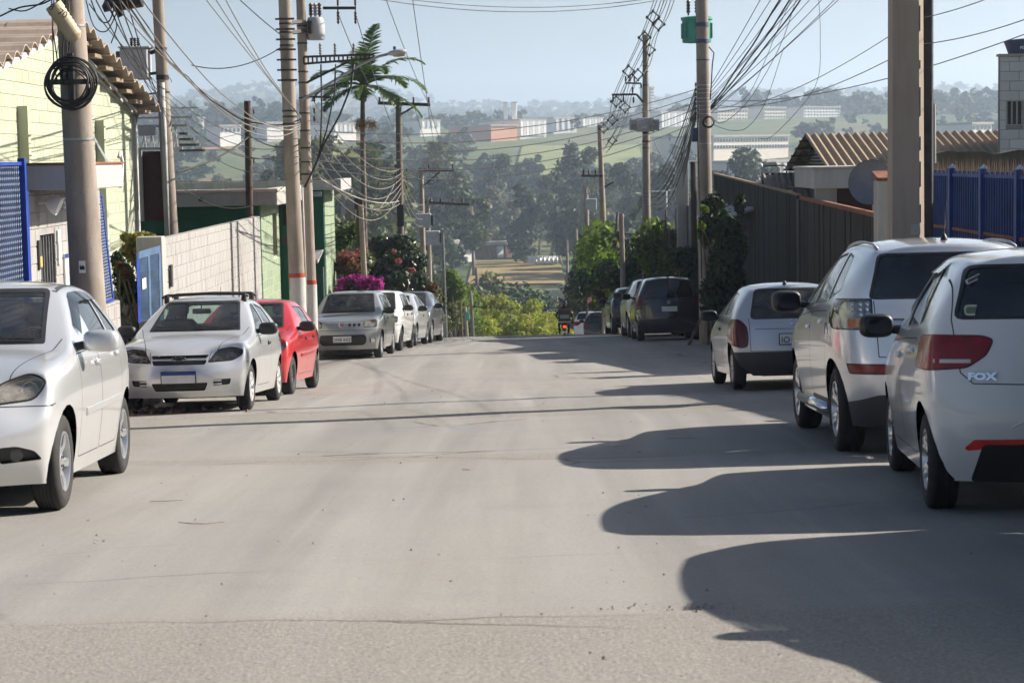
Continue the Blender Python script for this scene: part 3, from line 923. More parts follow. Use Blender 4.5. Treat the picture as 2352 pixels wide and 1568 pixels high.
    # doors
    for D in s.get('doors', []):
        pp = round_poly(D, .04)
        for sg in (1, -1):
            filt = lambda c, n, sg=sg: c.y*sg > .3 and n.y*sg > .05
            inner = K.cut2(pp, 'y', filt, .007, 2, True)
            if inner: K.extract(inner, 'door', [pm, M_BLACK, M_GAP], root)
    # seam lines
    for (a, b, ax, d) in s.get('seams', []):
        for sg in (1, -1):
            if ax == 'y': q = strip_poly(a, b, .007); filt = lambda c, n, sg=sg: c.y*sg > .25 and n.y*sg > .05
            elif ax == 'x': q = strip_poly((a[0]*sg, a[1]), (b[0]*sg, b[1]), .007); filt = lambda c, n, d=d: n.x*d > .05 and c.x*d > 0
            else: q = strip_poly((a[0], a[1]*sg), (b[0], b[1]*sg), .008); filt = lambda c, n: n.z > .35 and c.z > .4
            for f in K.cut(q, ax, filt):
                if K.M[f] == 0: K.M[f] = 2
    surf = K
    # mirrors
    if s.get('mirror'):
        mx, my, mz, mmat = s['mirror']; sz = s.get('mirror_size', (.07, .115, .075))
        for sg in (1, -1):
            o = ell_mesh('mirror', sz[0], sz[1], sz[2], mmat, root, (mx, sg*my, mz), 18, 11, .62, (0, 0, sg*.12))
            b = MB(); b.tube([(.0, -sg*sz[1]*.6, -.02), (.03, -sg*(my-W+.20), -.06)], [.032, .026], 8); b.build('mirror_arm', M_BLACK, o, True)
            ell_mesh('mirror_glass', .012, sz[1]*.86, sz[2]*.82, M_MIRROR, o, (-sz[0]*.90, 0, 0), 14, 8, .6)
    for (x, z, hm) in s.get('handles', []):
        for sg in (1, -1):
            hit = K.tree.ray_cast(Vector((x, sg*3, z)), Vector((0, -sg, 0)))
            if hit[0] is None: continue
            p = hit[0]
            o = ell_mesh('door_handle', .085, .017, .017, hm, root, p + Vector((0, sg*.012, 0)), 14, 8, .55)
            ell_mesh('handle_cup', .045, .006, .030, M_GAP if hm is M_BLACK else pm, o, (.0, -sg*.010, -.002), 14, 8, .8)
    for (x0, z0, x1, z1, mt) in s.get('mouldings', []):
        for sg in (1, -1):
            b = MB(); n = 8; V = []
            for k in range(n+1):
                x, z = lerp(x0, x1, k/n), lerp(z0, z1, k/n); hit = K.tree.ray_cast(Vector((x, sg*3, z)), Vector((0, -sg, 0)))
                y = hit[0].y if hit[0] is not None else sg*W
                V += [(x, y-sg*.004, z-.028), (x, y+sg*.012, z-.022), (x, y+sg*.012, z+.022), (x, y-sg*.004, z+.028)]
            Fs = [(4*k+q, 4*k+q+1, 4*k+q+5, 4*k+q+4) if sg > 0 else (4*k+q+4, 4*k+q+5, 4*k+q+1, 4*k+q) for k in range(n) for q in range(3)] + [(0, 3, 2, 1), (4*n, 4*n+1, 4*n+2, 4*n+3)]
            b.add(V, Fs); b.build('side_moulding', mt, root)
    body = K.finish('body', [pm, M_BLACK, M_GAP, s.get('slot3', M_TRIM)], root)
    # underbody and cabin floor
    b = MB(); b.box((-hx-.36, -W*.50, s['clr']-.01), (hx+.42, W*.50, s['clr']+.10)); b.box((-hx+.45, -W*.88, s['clr']), (hx-.45, W*.88, s['clr']+.12)); b.build('underbody', M_UNDER, root)
    for ax_ in (-hx, hx): MB().tube([(ax_, -W*.8, s['r']), (ax_, W*.8, s['r'])], .035, 8).build('axle', M_UNDER, root)
    bz = s['z5'][RING.index('S3')]
    if s.get('interior', True):
        cw, cz = s['cowl']
        b = MB(); b.box((cw-.62, -W*.80, cz-.26), (cw-.12, W*.80, cz-.07), bev=.05); b.build('dashboard', M_DASH, root, ang=40)
        xs_ = hx-1.12
        for sg in (1, -1):
            st = MB()
            Mt = Matrix.Translation((xs_, sg*W*.46, s['clr']+.22)); st.box((-.22, -.24, 0), (.30, .24, .18), Mt, .05)
            Mb = Mt @ Matrix.Translation((-.20, 0, .12)) @ Matrix.Rotation(R(-14), 4, 'Y'); st.box((-.07, -.235, 0), (.06, .235, .62), Mb, .055)
            so = st.build('seat', M_SEAT, root, ang=50)
            hr = MB(); hr.box((-.05, -.13, .66), (.05, .13, .84), Mb, .045); hr.tube([Mb @ Vector((0, -.05, .60)), Mb @ Vector((0, -.05, .68))], .008, 6); hr.tube([Mb @ Vector((0, .05, .60)), Mb @ Vector((0, .05, .68))], .008, 6)
            hr.build('headrest', M_SEAT, so, ang=50)
        st = MB(); Mt = Matrix.Translation((-hx+.36, 0, s['clr']+.22)); st.box((-.2, -W*.74, 0), (.28, W*.74, .18), Mt, .05)
        Mb = Mt @ Matrix.Translation((-.18, 0, .12)) @ Matrix.Rotation(R(-18), 4, 'Y'); st.box((-.06, -W*.74, 0), (.06, W*.74, .56), Mb, .05); st.build('rear_seat', M_SEAT, root, ang=50)
        b = MB(); Ms = Matrix.Translation((cw-.72, W*.46, cz-.06)) @ Matrix.Rotation(R(-66), 4, 'Y')
        b.lathe([(.185+.014*math.cos(a), .014*math.sin(a)) for a in [2*PI*k/8 for k in range(8)]], 28, Ms, True)
        b.box((-.18, -.02, -.012), (.18, .02, .008), Ms); b.box((-.02, -.18, -.012), (.02, 0, .008), Ms); b.lathe([(.001, .03), (.06, .02), (.065, -.03)], 14, Ms); b.build('steering_wheel', M_BLACK, root, True)
        b = MB(); p = Vector((s['wst'][0]+.10, 0, s['wst'][1]-.16)); b.box((p.x-.015, -.12, p.z-.035), (p.x+.015, .12, p.z+.035), bev=.012); b.tube([p, p+Vector((.03, 0, .09))], .008, 6); b.build('rear_view_mirror', M_BLACK, root, ang=40)
    # wipers
    if s.get('wipers', True):
        cw, cz = s['cowl']
        for (y0, y1) in ((W*.62, .05), (.12, -W*.62)):
            b = MB(); pts = []
            for k in range(6):
                y = lerp(y0, y1, k/5); hit = K.tree.ray_cast(Vector((cw-.06+.02*k/5 - .11*(y/W)**2, y, 3)), Vector((0, 0, -1)))
                if hit[0] is not None: pts.append(hit[0] + hit[1]*.016 + Vector((-.05*k/5, 0, .04*k/5)))
            if len(pts) > 2: b.tube(pts, .009, 5); b.build('wiper', M_BLACK, root)
    add_wheels(root, s)
    if s.get('post'): s['post'](root, s, K)
    return root

def ground_pitch(x0, y0, x1, y1): return gz(x0, y0), gz(x1, y1)
def place_car(root, s, lf, heading):
    """lf = (x, y) of the outer contact of the left front tyre, heading = angle of the car's nose from +X"""
    f = Vector((math.cos(heading), math.sin(heading), 0)); l = Vector((-f.y, f.x, 0))
    hw = s['W']/2 - s.get('inset', .035)
    c = Vector((lf[0], lf[1], 0)) - l*hw - f*(s['wb']/2)
    zf, zr = [sum(gz((c + f*sx*s['wb']/2 + l*sy*hw).x, (c + f*sx*s['wb']/2 + l*sy*hw).y) for sy in (1, -1))/2 for sx in (1, -1)]
    zl, zq = [sum(gz((c + f*sx*s['wb']/2 + l*sy*hw).x, (c + f*sx*s['wb']/2 + l*sy*hw).y) for sx in (1, -1))/2 for sy in (1, -1)]
    fx = (f*s['wb'] + Vector((0, 0, zf-zr))).normalized(); ly = (l*2*hw + Vector((0, 0, zl-zq))).normalized()
    up = fx.cross(ly).normalized(); ly = up.cross(fx)
    M = Matrix((fx, ly, up)).transposed().to_4x4(); M.translation = (c.x, c.y, (zf+zr)/2)
    root.matrix_world = M
    return root

def on_surface(K, origin, direction):
    h = K.tree.ray_cast(Vector(origin), Vector(direction)); return h[0], h[1]
def plate(root, K, x_from, y, z, blue=False, txt=None, w=.40, h=.13, tilt=None, sz=.085, align='CENTER'):
    d = -1 if x_from > 0 else 1
    p, n = on_surface(K, (x_from, y, z), (d, 0, 0))
    if p is None: return
    n = Vector((-d, 0, n.z*.6)).normalized()
    q = Matrix.Translation(p + n*.016) @ Matrix(((0, -1 if d > 0 else 1, 0), (0, 0, 0), (0, 0, 0))).to_4x4() if False else None
    zx = n; yx = (Vector((0, 0, 1)) - zx*zx.z).normalized(); xx = yx.cross(zx)
    M = Matrix((xx, yx, zx)).transposed().to_4x4(); M.translation = p + n*.014
    b = MB(); b.box((-w/2-.012, -h/2-.012, -.012), (w/2+.012, h/2+.012, .002)); b.mi = 1; b.box((-w/2, -h/2, .002), (w/2, h/2, .006))
    if blue: b.mi = 2; b.box((-w/2, h/2-.034, .0062), (w/2, h/2, .008))
    o = b.build('licence_plate', [M_BLACK, M_PLATE, M_PLATEBLUE], root); o.matrix_local = M
    if txt:
        t = text_mesh(txt, sz, .001, M_INK, 'plate_lettering', align, parent=o); t.location = (0 if align == 'CENTER' else -w/2+.015, -.014, .0075)
    return o
# ------------------------------------------------------------------ the cars
P_SILVER = paint('silver_paint', (.70, .71, .72), .50, .27, .16)
P_SILVERD = paint('dusty_silver_paint', (.56, .575, .60), .55, .30, .35)
P_GREY = paint('greenish_grey_paint', (.33, .35, .345), .55, .32, .5)
P_WHITE = paint('white_paint', (.78, .78, .76), 0, .3, .22)
P_RED = paint('red_paint', (.50, .012, .018), .05, .3, .18)
P_BLACK = paint('black_paint', (.007, .008, .010), 0, .25, .05)
P_NAVY = paint('dark_blue_paint', (.006, .008, .018), .0, .25, .04)
P_DGREY = paint('graphite_paint', (.10, .11, .125), .4, .3, .3)

def spec(**kw): return kw
# order of z5: F0 F1 F2 S0 S1 S2 S3 S4 S5 S6 S7 R2 R1 R0
AGILE = spec(wb=2.543, W=1.70, H=1.53, r=.312, tw=.195, rim_r=.200, clr=.20, xb=-.02, arch=.05,
    z5=[.80,.80,.86,.93,.985,1.02,1.02,1.02,1.03,1.05,1.06,1.04,1.03,1.03],
    fx=[.60,.70,.74,.73,.66,.52], fs=(.045,.26), fy=(.46,.86), ffrac=[0,.20,.42,.62,.84,1.0], fhs=1.15,
    rx=[.46,.56,.60,.58,.53,.50], rs=(.03,.20), ry=(.46,.86),
    cowl=(.86,1.06), hood_t=(.52,.84), wst=(.02,1.495), ax=-.12, rt=(-1.62,1.45), roofw=.575, rcx=-1.50,
    screen=[(-.60,1.075,.02),(.60,1.075,.02),(.485,1.46),(-.485,1.46)], backlight=[(-.56,1.06),(.56,1.06),(.47,1.41),(-.47,1.41)],
    win=[('A',(-.02,-.06)),((-.07,-.11),(-.80,-.80)),((-.85,-.85),(-1.28,-1.02,.05,.04,.03))],
    doors=[[(.80,.30),(-.04,.30),(-.04,1.035),(.80,1.005)], [(-.05,.30),(-.80,.30),(-.99,.62),(-1.00,1.06),(-.05,1.036)]],
    lamps=[dict(name='headlight', poly=[(.36,.70),(.70,.735),(.775,.86),(.66,.915),(.50,.86),(.38,.79)], mat=M_HAZY, deep=.06, bulb=[(.50,.775,.062),(.65,.83,.055)], round=.05, frame=.012, bowl=plain('pale_lamp_bowl', (.62,.60,.54), .35, .2)),
           dict(name='fog_light', poly=[(.50,.345),(.74,.36),(.70,.42),(.60,.455),(.50,.45)], mat=M_BLACK, off=-.02, round=.02)],
    panels=[dict(axis='x', poly=[(-.42,.30),(.42,.30),(.40,.46),(-.40,.46)], part='lower_grille', mat=M_BLACK, off=-.02)],
    seams=[((.30,.705),(.80,.70),'x',1),((1.66,.70),(1.58,.71),'y',1),((1.78,.50),(.70,.70),'z',1)],
    mouldings=[(.62,.60,-.92,.63,P_SILVER)], handles=[(.08,.93,P_SILVER),(-.83,.965,P_SILVER)],
    mirror=(.63,.955,1.085,P_SILVER), mirror_size=(.075,.125,.078), paint=P_SILVER, rim='alloy5', side_glass=M_TINT, glass=M_GLASS, spin=.2)

CELTA = spec(wb=2.443, W=1.63, H=1.43, r=.285, tw=.175, rim_r=.185, clr=.19, xb=-.02, arch=.05,
    z5=[.74,.74,.79,.83,.87,.91,.92,.93,.95,.97,.98,.95,.94,.94],
    fx=[.60,.67,.70,.69,.64,.52], fs=(.05,.25), fy=(.46,.86), ffrac=[0,.20,.42,.64,.86,1.0], fhs=1.1,
    rx=[.44,.54,.57,.55,.52,.48], rs=(.03,.20), ry=(.46,.86),
    cowl=(.80,.955), hood_t=(.50,.82), wst=(.07,1.385), ax=-.06, rt=(-1.42,1.36), roofw=.55, rcx=-1.33,
    screen=[(-.575,.975,.02),(.575,.975,.02),(.465,1.355),(-.465,1.355)], backlight=[(-.56,.955),(.56,.955),(.46,1.325),(-.46,1.325)],
    win=[('A',(-.22,-.26)),((-.28,-.32),(-1.00,-.84,.03,.08,.05))],
    doors=[[(.76,.28),(-.30,.28),(-.30,.93),(.76,.90)]],
    lamps=[dict(name='headlight', poly=[(.335,.60),(.62,.615),(.735,.685),(.735,.75),(.60,.785),(.44,.76)], mat=M_SMOKE, deep=.06, bulb=[(.46,.66,.05),(.61,.70,.058)], round=.04, frame=.010, bowl=M_TRIM),
           dict(name='fog_light', poly=[(.40,.325),(.58,.335),(.60,.405),(.40,.40)], mat=M_BLACK, off=-.012, round=.015),
           dict(name='tail_light', poly=[(.60,.62),(.70,.60),(.80,.66),(.80,.93),(.66,.93),(.58,.80)], mat=M_DRED_LENS, dir=-1, round=.06, off=.006)],
    panels=[dict(axis='x', poly=[(-.32,.655),(.32,.655),(.35,.695),(-.35,.695)], part='upper_grille', mat=M_BLACK, off=-.02, round=.012),
            dict(axis='x', poly=[(-.31,.58),(.31,.58),(.33,.635),(-.33,.635)], part='grille', mat=M_BLACK, off=-.02, round=.02),
            dict(axis='x', poly=[(-.30,.27),(.30,.27),(.34,.365),(-.34,.365)], part='lower_grille', mat=M_BLACK, off=-.02, round=.02)],
    seams=[((.345,.60),(.37,.735),'x',1),((1.585,.60),(1.50,.605),'y',1),((1.70,.42),(.64,.67),'z',1)],
    handles=[(-.12,.80,M_BLACK)], mirror=(.52,.895,.985,M_BLACK), mirror_size=(.065,.12,.078), paint=P_SILVER, rim='swirl', glass=M_GLASS, side_glass=M_GLASS, spin=.6)

def merged(base, **kw):
    d = dict(base); d.update(kw); return d
RED5 = merged(CELTA, paint=P_RED, rim='steel', glass=M_TINT, side_glass=M_GLASS, xb=.02,
    win=[('A',(-.02,-.05)),((-.09,-.11),(-.84,-.80,.01,.05,.03))],
    doors=[[(.76,.28),(-.05,.28),(-.05,.935),(.76,.90)], [(-.06,.28),(-.74,.28),(-.90,.55),(-.92,.975),(-.06,.936)]],
    handles=[(.05,.80,M_BLACK),(-.74,.82,M_BLACK)], mouldings=[(.60,.56,-.80,.58,P_RED)],
    lamps=[dict(CELTA['lamps'][0], mat=M_CLEAR, bowl=M_REFLECTOR)] + CELTA['lamps'][1:])

UNO = spec(wb=2.376, W=1.64, H=1.49, r=.285, tw=.175, rim_r=.18, clr=.21, xb=.05, arch=.05,
    z5=[.80,.80,.83,.88,.92,.95,.96,.97,.98,.99,.99,.97,.97,.97],
    fx=[.60,.68,.71,.69,.64,.58], fs=(.03,.20), fy=(.50,.88), ffrac=[0,.22,.44,.66,.88,1.0],
    rx=[.46,.56,.60,.59,.57,.54], rs=(.02,.16), ry=(.50,.88), hood_crown=.04,
    cowl=(.84,.985), hood_t=(.55,.85), wst=(.22,1.455), ax=.12, rt=(-1.55,1.44), roofw=.60, rcx=-1.46, roof_crown=.035,
    screen=[(-.60,1.0,.02),(.60,1.0,.02),(.515,1.42),(-.515,1.42)], backlight=[(-.60,.99),(.60,.99),(.53,1.38),(-.53,1.38)],
    win=[('A',(.02,0)),((-.04,-.05),(-.88,-.88,0,.04,.02))],
    doors=[[(.76,.30),(.02,.30),(.02,.97),(.76,.945)], [(.01,.30),(-.70,.30),(-.92,.6),(-.94,.98),(.01,.97)]],
    lamps=[dict(name='headlight', poly=[(.45,.685),(.74,.69),(.75,.84),(.66,.855),(.45,.815)], mat=M_HAZY, deep=.06, bulb=[(.56,.76,.065)], round=.04, frame=.012),
           dict(name='fog_light', poly=[(.58,.35),(.70,.35),(.70,.455),(.58,.455)], mat=M_BLACK, off=-.015, round=.03, frame=.02),
           dict(name='tail_light', poly=[(.60,.66),(.80,.66),(.80,.92),(.64,.92)], mat=M_RED_LENS, dir=-1, round=.04)],
    panels=[dict(axis='x', poly=[(-.46,.305),(.46,.305),(.52,.39),(.50,.535),(-.50,.535),(-.52,.39)], part='lower_grille', mat=M_BLACK, off=-.022, round=.06)] +
           [dict(axis='x', poly=[(x-.028,.715),(x+.028,.715),(x+.028,.775),(x-.028,.775)], part='air_slot', mat=M_BLACK, off=-.015, round=.012) for x in (.16,.26,.36)],
    seams=[((.0,.63),(.80,.63),'x',1),((1.60,.63),(1.50,.635),'y',1),((0,.815),(.46,.82),'x',1)],
    handles=[(.12,.86,M_BLACK),(-.78,.87,M_BLACK)], mirror=(.60,.90,1.03,M_BLACK), mirror_size=(.06,.115,.075), paint=P_GREY, rim='cover10', glass=M_GLASS, side_glass=M_TINT)

FOX = spec(wb=2.465, W=1.66, H=1.605, r=.30, tw=.19, rim_r=.19, clr=.20, xb=-.0, arch=.05,
    z5=[.82,.82,.86,.92,.97,1.0,1.02,1.05,1.08,1.11,1.12,1.12,1.12,1.12],
    fx=[.58,.66,.69,.67,.60,.48], fs=(.05,.24), fy=(.46,.86),
    rx=[.47,.56,.60,.585,.555,.53], rs=(.025,.17), ry=(.50,.88), rfrac=[0,.18,.36,.56,.86,1.0],
    cowl=(.84,1.03), wst=(.14,1.555), ax=.02, rt=(-1.66,1.55), roofw=.575, rcx=-1.55, roof_crown=.05, cr_rear=.45,
    screen=[(-.60,1.06,.02),(.60,1.06,.02),(.50,1.52),(-.50,1.52)], backlight=[(-.655,1.16),(.655,1.16),(.565,1.485),(-.565,1.485)], back_r=.06,
    win=[('A',(0,-.03)),((-.06,-.08),(-.78,-.75)),((-.83,-.80),(-1.03,-.92,.01,.04,.02))],
    doors=[[(.76,.30),(-.02,.30),(-.02,1.015),(.76,.975)], [(-.03,.30),(-.76,.30),(-.95,.60),(-.98,1.04),(-.03,1.016)]],
    lamps=[dict(name='tail_light', poly=[(.47,.95),(.58,.875),(.83,.855),(.85,1.03),(.78,1.075),(.49,1.07),(.425,1.045)], mat=M_RED_LENS, dir=-1, round=.03, frame=.006, off=.008, thick=.012),
           dict(name='headlight', poly=[(.40,.66),(.70,.68),(.76,.80),(.50,.82)], mat=M_CLEAR, deep=.05, round=.04)],
    panels=[dict(axis='x', poly=[(-.56,.20),(.56,.20),(.50,.43),(-.50,.43)], part='rear_skirt', mat=M_BLACK, off=.003, dir=-1, round=.03),
            dict(axis='x', poly=[(.26,.435),(.58,.39),(.60,.405),(.55,.455),(.27,.46)], part='reflector', mat=plain('bright_red_reflector', (.75,.03,.02), .15, coat=1.0), off=.006, dir=-1, round=.008, both=True)],
    seams=[((.66,1.16),(.62,.85),'x',-1),((.62,.85),(.55,.785),'x',-1),((.55,.785),(0,.775),'x',-1),((.62,1.48),(.66,1.16),'x',-1)],
    handles=[(.06,.90,P_WHITE),(-.80,.96,P_WHITE)], mirror=(.58,.93,1.085,M_BLACK), mirror_size=(.065,.12,.085), paint=P_WHITE, rim='alloy5y', glass=M_TINT, side_glass=M_TINT, rear_glass=M_DARKGL, interior=True)

OUTL = spec(wb=2.67, W=1.80, H=1.765, r=.35, tw=.225, rim_r=.232, clr=.24, xb=.02, arch=.06,
    z5=[.94,.94,.98,1.04,1.09,1.12,1.14,1.17,1.20,1.24,1.26,1.24,1.23,1.23],
    fx=[.70,.80,.83,.82,.74,.60], fs=(.05,.26), fy=(.46,.86),
    rx=[.74,.86,.90,.86,.82,.78], rs=(.03,.22), ry=(.48,.86), taper=[.965,.995,1,1,1,1,.995,.955],
    cowl=(.92,1.15), wst=(.22,1.69), ax=.08, rt=(-2.02,1.685), roofw=.62, rcx=-1.90, roof_crown=.055, cr_rear=.4,
    screen=[(-.70,1.17,.02),(.70,1.17,.02),(.58,1.66),(-.58,1.66)], backlight=[(-.66,1.25),(.66,1.25),(.57,1.615),(-.57,1.615)], back_r=.05,
    win=[('A',(.02,0)),((-.03,-.05),(-.82,-.82)),((-.87,-.87),(-1.42,-1.20,.05,.05,.03))],
    doors=[[(.84,.36),(0,.36),(0,1.135),(.84,1.09)], [(-.01,.36),(-.84,.36),(-1.02,.70),(-1.02,1.16),(-.01,1.136)]],
    lamps=[dict(name='tail_light', poly=[(.63,1.01),(.88,1.01),(.88,1.26),(.63,1.26)], mat=M_CLEAR, dir=-1, round=.02, deep=.05, bowl=plain('lamp_blue_grey', (.20,.24,.30), .25, .6), frame=.008),
           dict(name='reverse_light', poly=[(.40,1.04),(.60,1.04),(.60,1.10),(.40,1.10)], mat=M_CLEAR, dir=-1, round=.01, deep=.03),
           dict(name='headlight', poly=[(.45,.78),(.76,.80),(.80,.92),(.50,.93)], mat=M_CLEAR, deep=.05, round=.04),
           dict(name='reflector', poly=[(.46,.66),(.80,.66),(.82,.745),(.46,.745)], mat=M_RED_LENS, dir=-1, round=.012, off=.004)],
    panels=[dict(axis='x', poly=[(-.90,.20),(.90,.20),(.90,.40),(.60,.50),(-.60,.50),(-.90,.40)], part='rear_skirt', mat=M_TRIM, off=.003, dir=-1, round=.03),
            dict(axis='y', poly=[(-1.70,.20),(-2.3,.20),(-2.3,.38),(-1.72,.34)], part='corner_skirt', mat=M_TRIM, off=.003)],
    seams=[((.62,1.24),(.60,.80),'x',-1),((.60,.80),(0,.78),'x',-1)],
    handles=[(.08,1.00,M_CHROME),(-.76,1.06,M_CHROME)], mirror=(.66,1.02,1.22,M_BLACK), mirror_size=(.085,.135,.10), paint=P_SILVER, rim='alloy5y', glass=M_TINT, side_glass=M_GLASS, rear_glass=M_DARKGL)

CELTA_R = merged(CELTA, paint=P_SILVERD, glass=M_TINT, side_glass=M_TINT, rear_glass=glass('brownish_glass', (.16,.14,.12), .05, .16), rim='cover10',
    backlight=[(-.565,.925),(.565,.925),(.47,1.33),(-.47,1.33)],
    lamps=CELTA['lamps'][:2] + [dict(name='tail_light', poly=[(.60,.56),(.70,.55),(.82,.60),(.82,.93),(.70,.94),(.60,.84),(.585,.70)], mat=M_DRED_LENS, dir=-1, round=.05, off=.006, frame=.008)],
    panels=CELTA['panels'] + [dict(axis='x', poly=[(-.90,.15),(.90,.15),(.90,.50),(-.90,.50)], part='rear_bumper', mat=M_TRIM, off=.006, dir=-1, nmin=.10, round=.01)],
    seams=CELTA['seams'] + [((.575,.94),(.565,.51),'x',-1),((.565,.51),(0,.505),'x',-1),((.50,.80),(0,.795),'x',-1)])

IDEA = merged(FOX, H=1.66, W=1.70, wb=2.508, wst=(.20,1.61), rt=(-1.70,1.60), roofw=.60, paint=P_NAVY, rim='cover10', cowl=(.90,1.10),
    z5=[.86,.86,.90,.96,1.01,1.06,1.07,1.08,1.10,1.11,1.12,1.10,1.10,1.10],
    screen=[(-.68,1.12,.02),(.68,1.12,.02),(.56,1.58),(-.56,1.58)], backlight=[(-.66,1.06),(.66,1.06),(.57,1.55),(-.57,1.55)], back_r=.10,
    win=[('A',(0,-.03)),((-.06,-.07),(-.80,-.78)),((-.85,-.83),(-1.18,-1.04,.01,.04,.02))],
    doors=[[(.80,.30),(-.02,.30),(-.02,1.085),(.80,1.04)], [(-.03,.30),(-.78,.30),(-.97,.60),(-1.0,1.10),(-.03,1.086)]],
    lamps=[dict(name='tail_light', poly=[(.70,.80),(.86,.80),(.86,1.15),(.76,1.17),(.66,1.12)], mat=M_DRED_LENS, dir=-1, round=.03, off=.006)],
    panels=[], seams=[((.62,1.06),(.60,.60),'x',-1),((.60,.60),(0,.59),'x',-1)], handles=[(.06,.97,M_BLACK),(-.80,1.0,M_BLACK)],
    mirror=(.62,.96,1.15,M_BLACK), glass=M_TINT, side_glass=M_TINT, rear_glass=M_DARKGL)
ONIX = merged(AGILE, paint=P_DGREY, rim='cover10', mouldings=[], mirror=(.60,.945,1.06,M_BLACK), wb=2.528, W=1.70,
    panels=[dict(axis='x', poly=[(-.46,.26),(.46,.26),(.46,.60),(-.46,.60)], part='grille', mat=M_BLACK, off=-.02, round=.05)], handles=[(.08,.93,P_DGREY),(-.83,.965,P_DGREY)],
    lamps=[dict(AGILE['lamps'][0], mat=M_CLEAR), dict(AGILE['lamps'][1], poly=[(.54,.36),(.70,.37),(.70,.45),(.54,.45)])], glass=M_GLASS)

# ---- details of single models
def local_frame(p, n):
    zx = n.normalized(); yx = (Vector((0, 0, 1)) - zx*zx.z).normalized(); xx = yx.cross(zx)
    M = Matrix((xx, yx, zx)).transposed().to_4x4(); M.translation = p; return M
def stick(root, K, name, mb, mats, d, y, z, off=.004, par=None):
    """set a small mesh on the front (d=1) or rear (d=-1) surface"""
    p, n = on_surface(K, (d*4, y, z), (-d, 0, 0))
    if p is None: return None
    o = mb.build(name, mats, root, ang=35); o.matrix_local = local_frame(p + n*off, Vector((d, 0, n.z*.7))); return o
def roundel(r=.045):
    b = MB(); b.lathe([(r, 0), (r, .006), (r*.82, .010), (r*.72, .004)], 22); b.mi = 1; b.lathe([(r*.72, .004), (.001, .006)], 18); b.mi = 0
    for x in (-.3, -.1, .1, .3): b.box((x*r-.004, -r*.35, .004), (x*r+.003, r*.35, .008))
    return b
def bowtie(w=.085):
    b = MB(); P = lambda k: [(-w*k, -.016*k), (-w*.42*k, -.016*k), (-w*.30*k, -.034*k), (w*.52*k, -.034*k), (w*.42*k, -.016*k), (w*k, -.016*k), (w*.86*k, .016*k), (w*.42*k, .016*k), (w*.30*k, .034*k), (-w*.52*k, .034*k), (-w*.42*k, .016*k), (-w*.86*k, .016*k)]
    b.prism(P(1.0), .006); b.mi = 1; b.prism(P(.80), .009); return b
def roof_bar(root, K, x0, x1, y, h=.055, mat=None, rr=.014):
    for sg in (1, -1):
        b = MB(); pts = []
        for k in range(9):
            x = lerp(x0, x1, k/8); q = on_surface(K, (x, sg*y, 3), (0, 0, -1))[0]
            e = min(k, 8-k); pts.append(q + Vector((0, 0, h if e > 0 else .005)))
        b.tube(pts, rr, 8); b.build('roof_rail', mat or M_BLACK, root, True)
def roof_rack(root, K):
    for x in (-.12, -.78):
        z = on_surface(K, (x, 0, 3), (0, 0, -1))[0].z + .035; b = MB(); b.tube([(x, -.56, z-.03), (x, -.50, z), (x, 0, z+.012), (x, .50, z), (x, .56, z-.03)], .019, 8); o = b.build('roof_crossbar', M_BLACK, root, True)
        for sg in (1, -1):
            q = on_surface(K, (x, sg*.50, 3), (0, 0, -1))[0]; b = MB(); b.box((x-.04, sg*.50-.03, q.z-.02), (x+.04, sg*.50+.03, z+.01), bev=.01); b.build('rack_foot', M_BLACK, root)
def antenna(root, K, x, y=0, L=.35, lean=-.25):
    q = on_surface(K, (x, y, 3), (0, 0, -1))[0]
    b = MB(); b.lathe([(.03, 0), (.026, .02), (.012, .05), (.001, .055)], 12, Matrix.Translation(q)); b.tube([q+Vector((0, 0, .04)), q+Vector((lean*L, 0, L))], [.006, .0025], 6); b.build('antenna', M_BLACK, root, True)
def post_celta(root, s, K):
    stick(root, K, 'emblem', bowtie(.095), [M_CHROME, M_BLACK], 1, 0, .652, .004)
    b = MB(); n = 10; V = []
    for k in range(n+1):
        y = lerp(-.33, .33, k/n); p, _ = on_surface(K, (4, y, .645), (-1, 0, 0)); V += [tuple(p + Vector((.006, 0, -.011))), tuple(p + Vector((.006, 0, .011)))]
    b.add(V, [(2*k, 2*k+2, 2*k+3, 2*k+1) for k in range(n)]); b.build('grille_bar', s['paint'], root)
    for z in (.305, .335):
        b = MB(); b.tube([on_surface(K, (4, lerp(-.31, .31, k/8), z), (-1, 0, 0))[0] for k in range(9)], .005, 5); b.build('grille_bar', M_TRIM, root)
    plate(root, K, 4, 0, .43, blue=True)
    for sg in (1, -1):
        for z in (.345, .385):
            b = MB(); b.tube([on_surface(K, (4, sg*y, z), (-1, 0, 0))[0] - Vector((.004, 0, 0)) for y in (.39, .44, .49)], .009, 6); b.build('bumper_slat', s['paint'], root)
    roof_rack(root, K); antenna(root, K, -1.28, 0, .18, -.5)
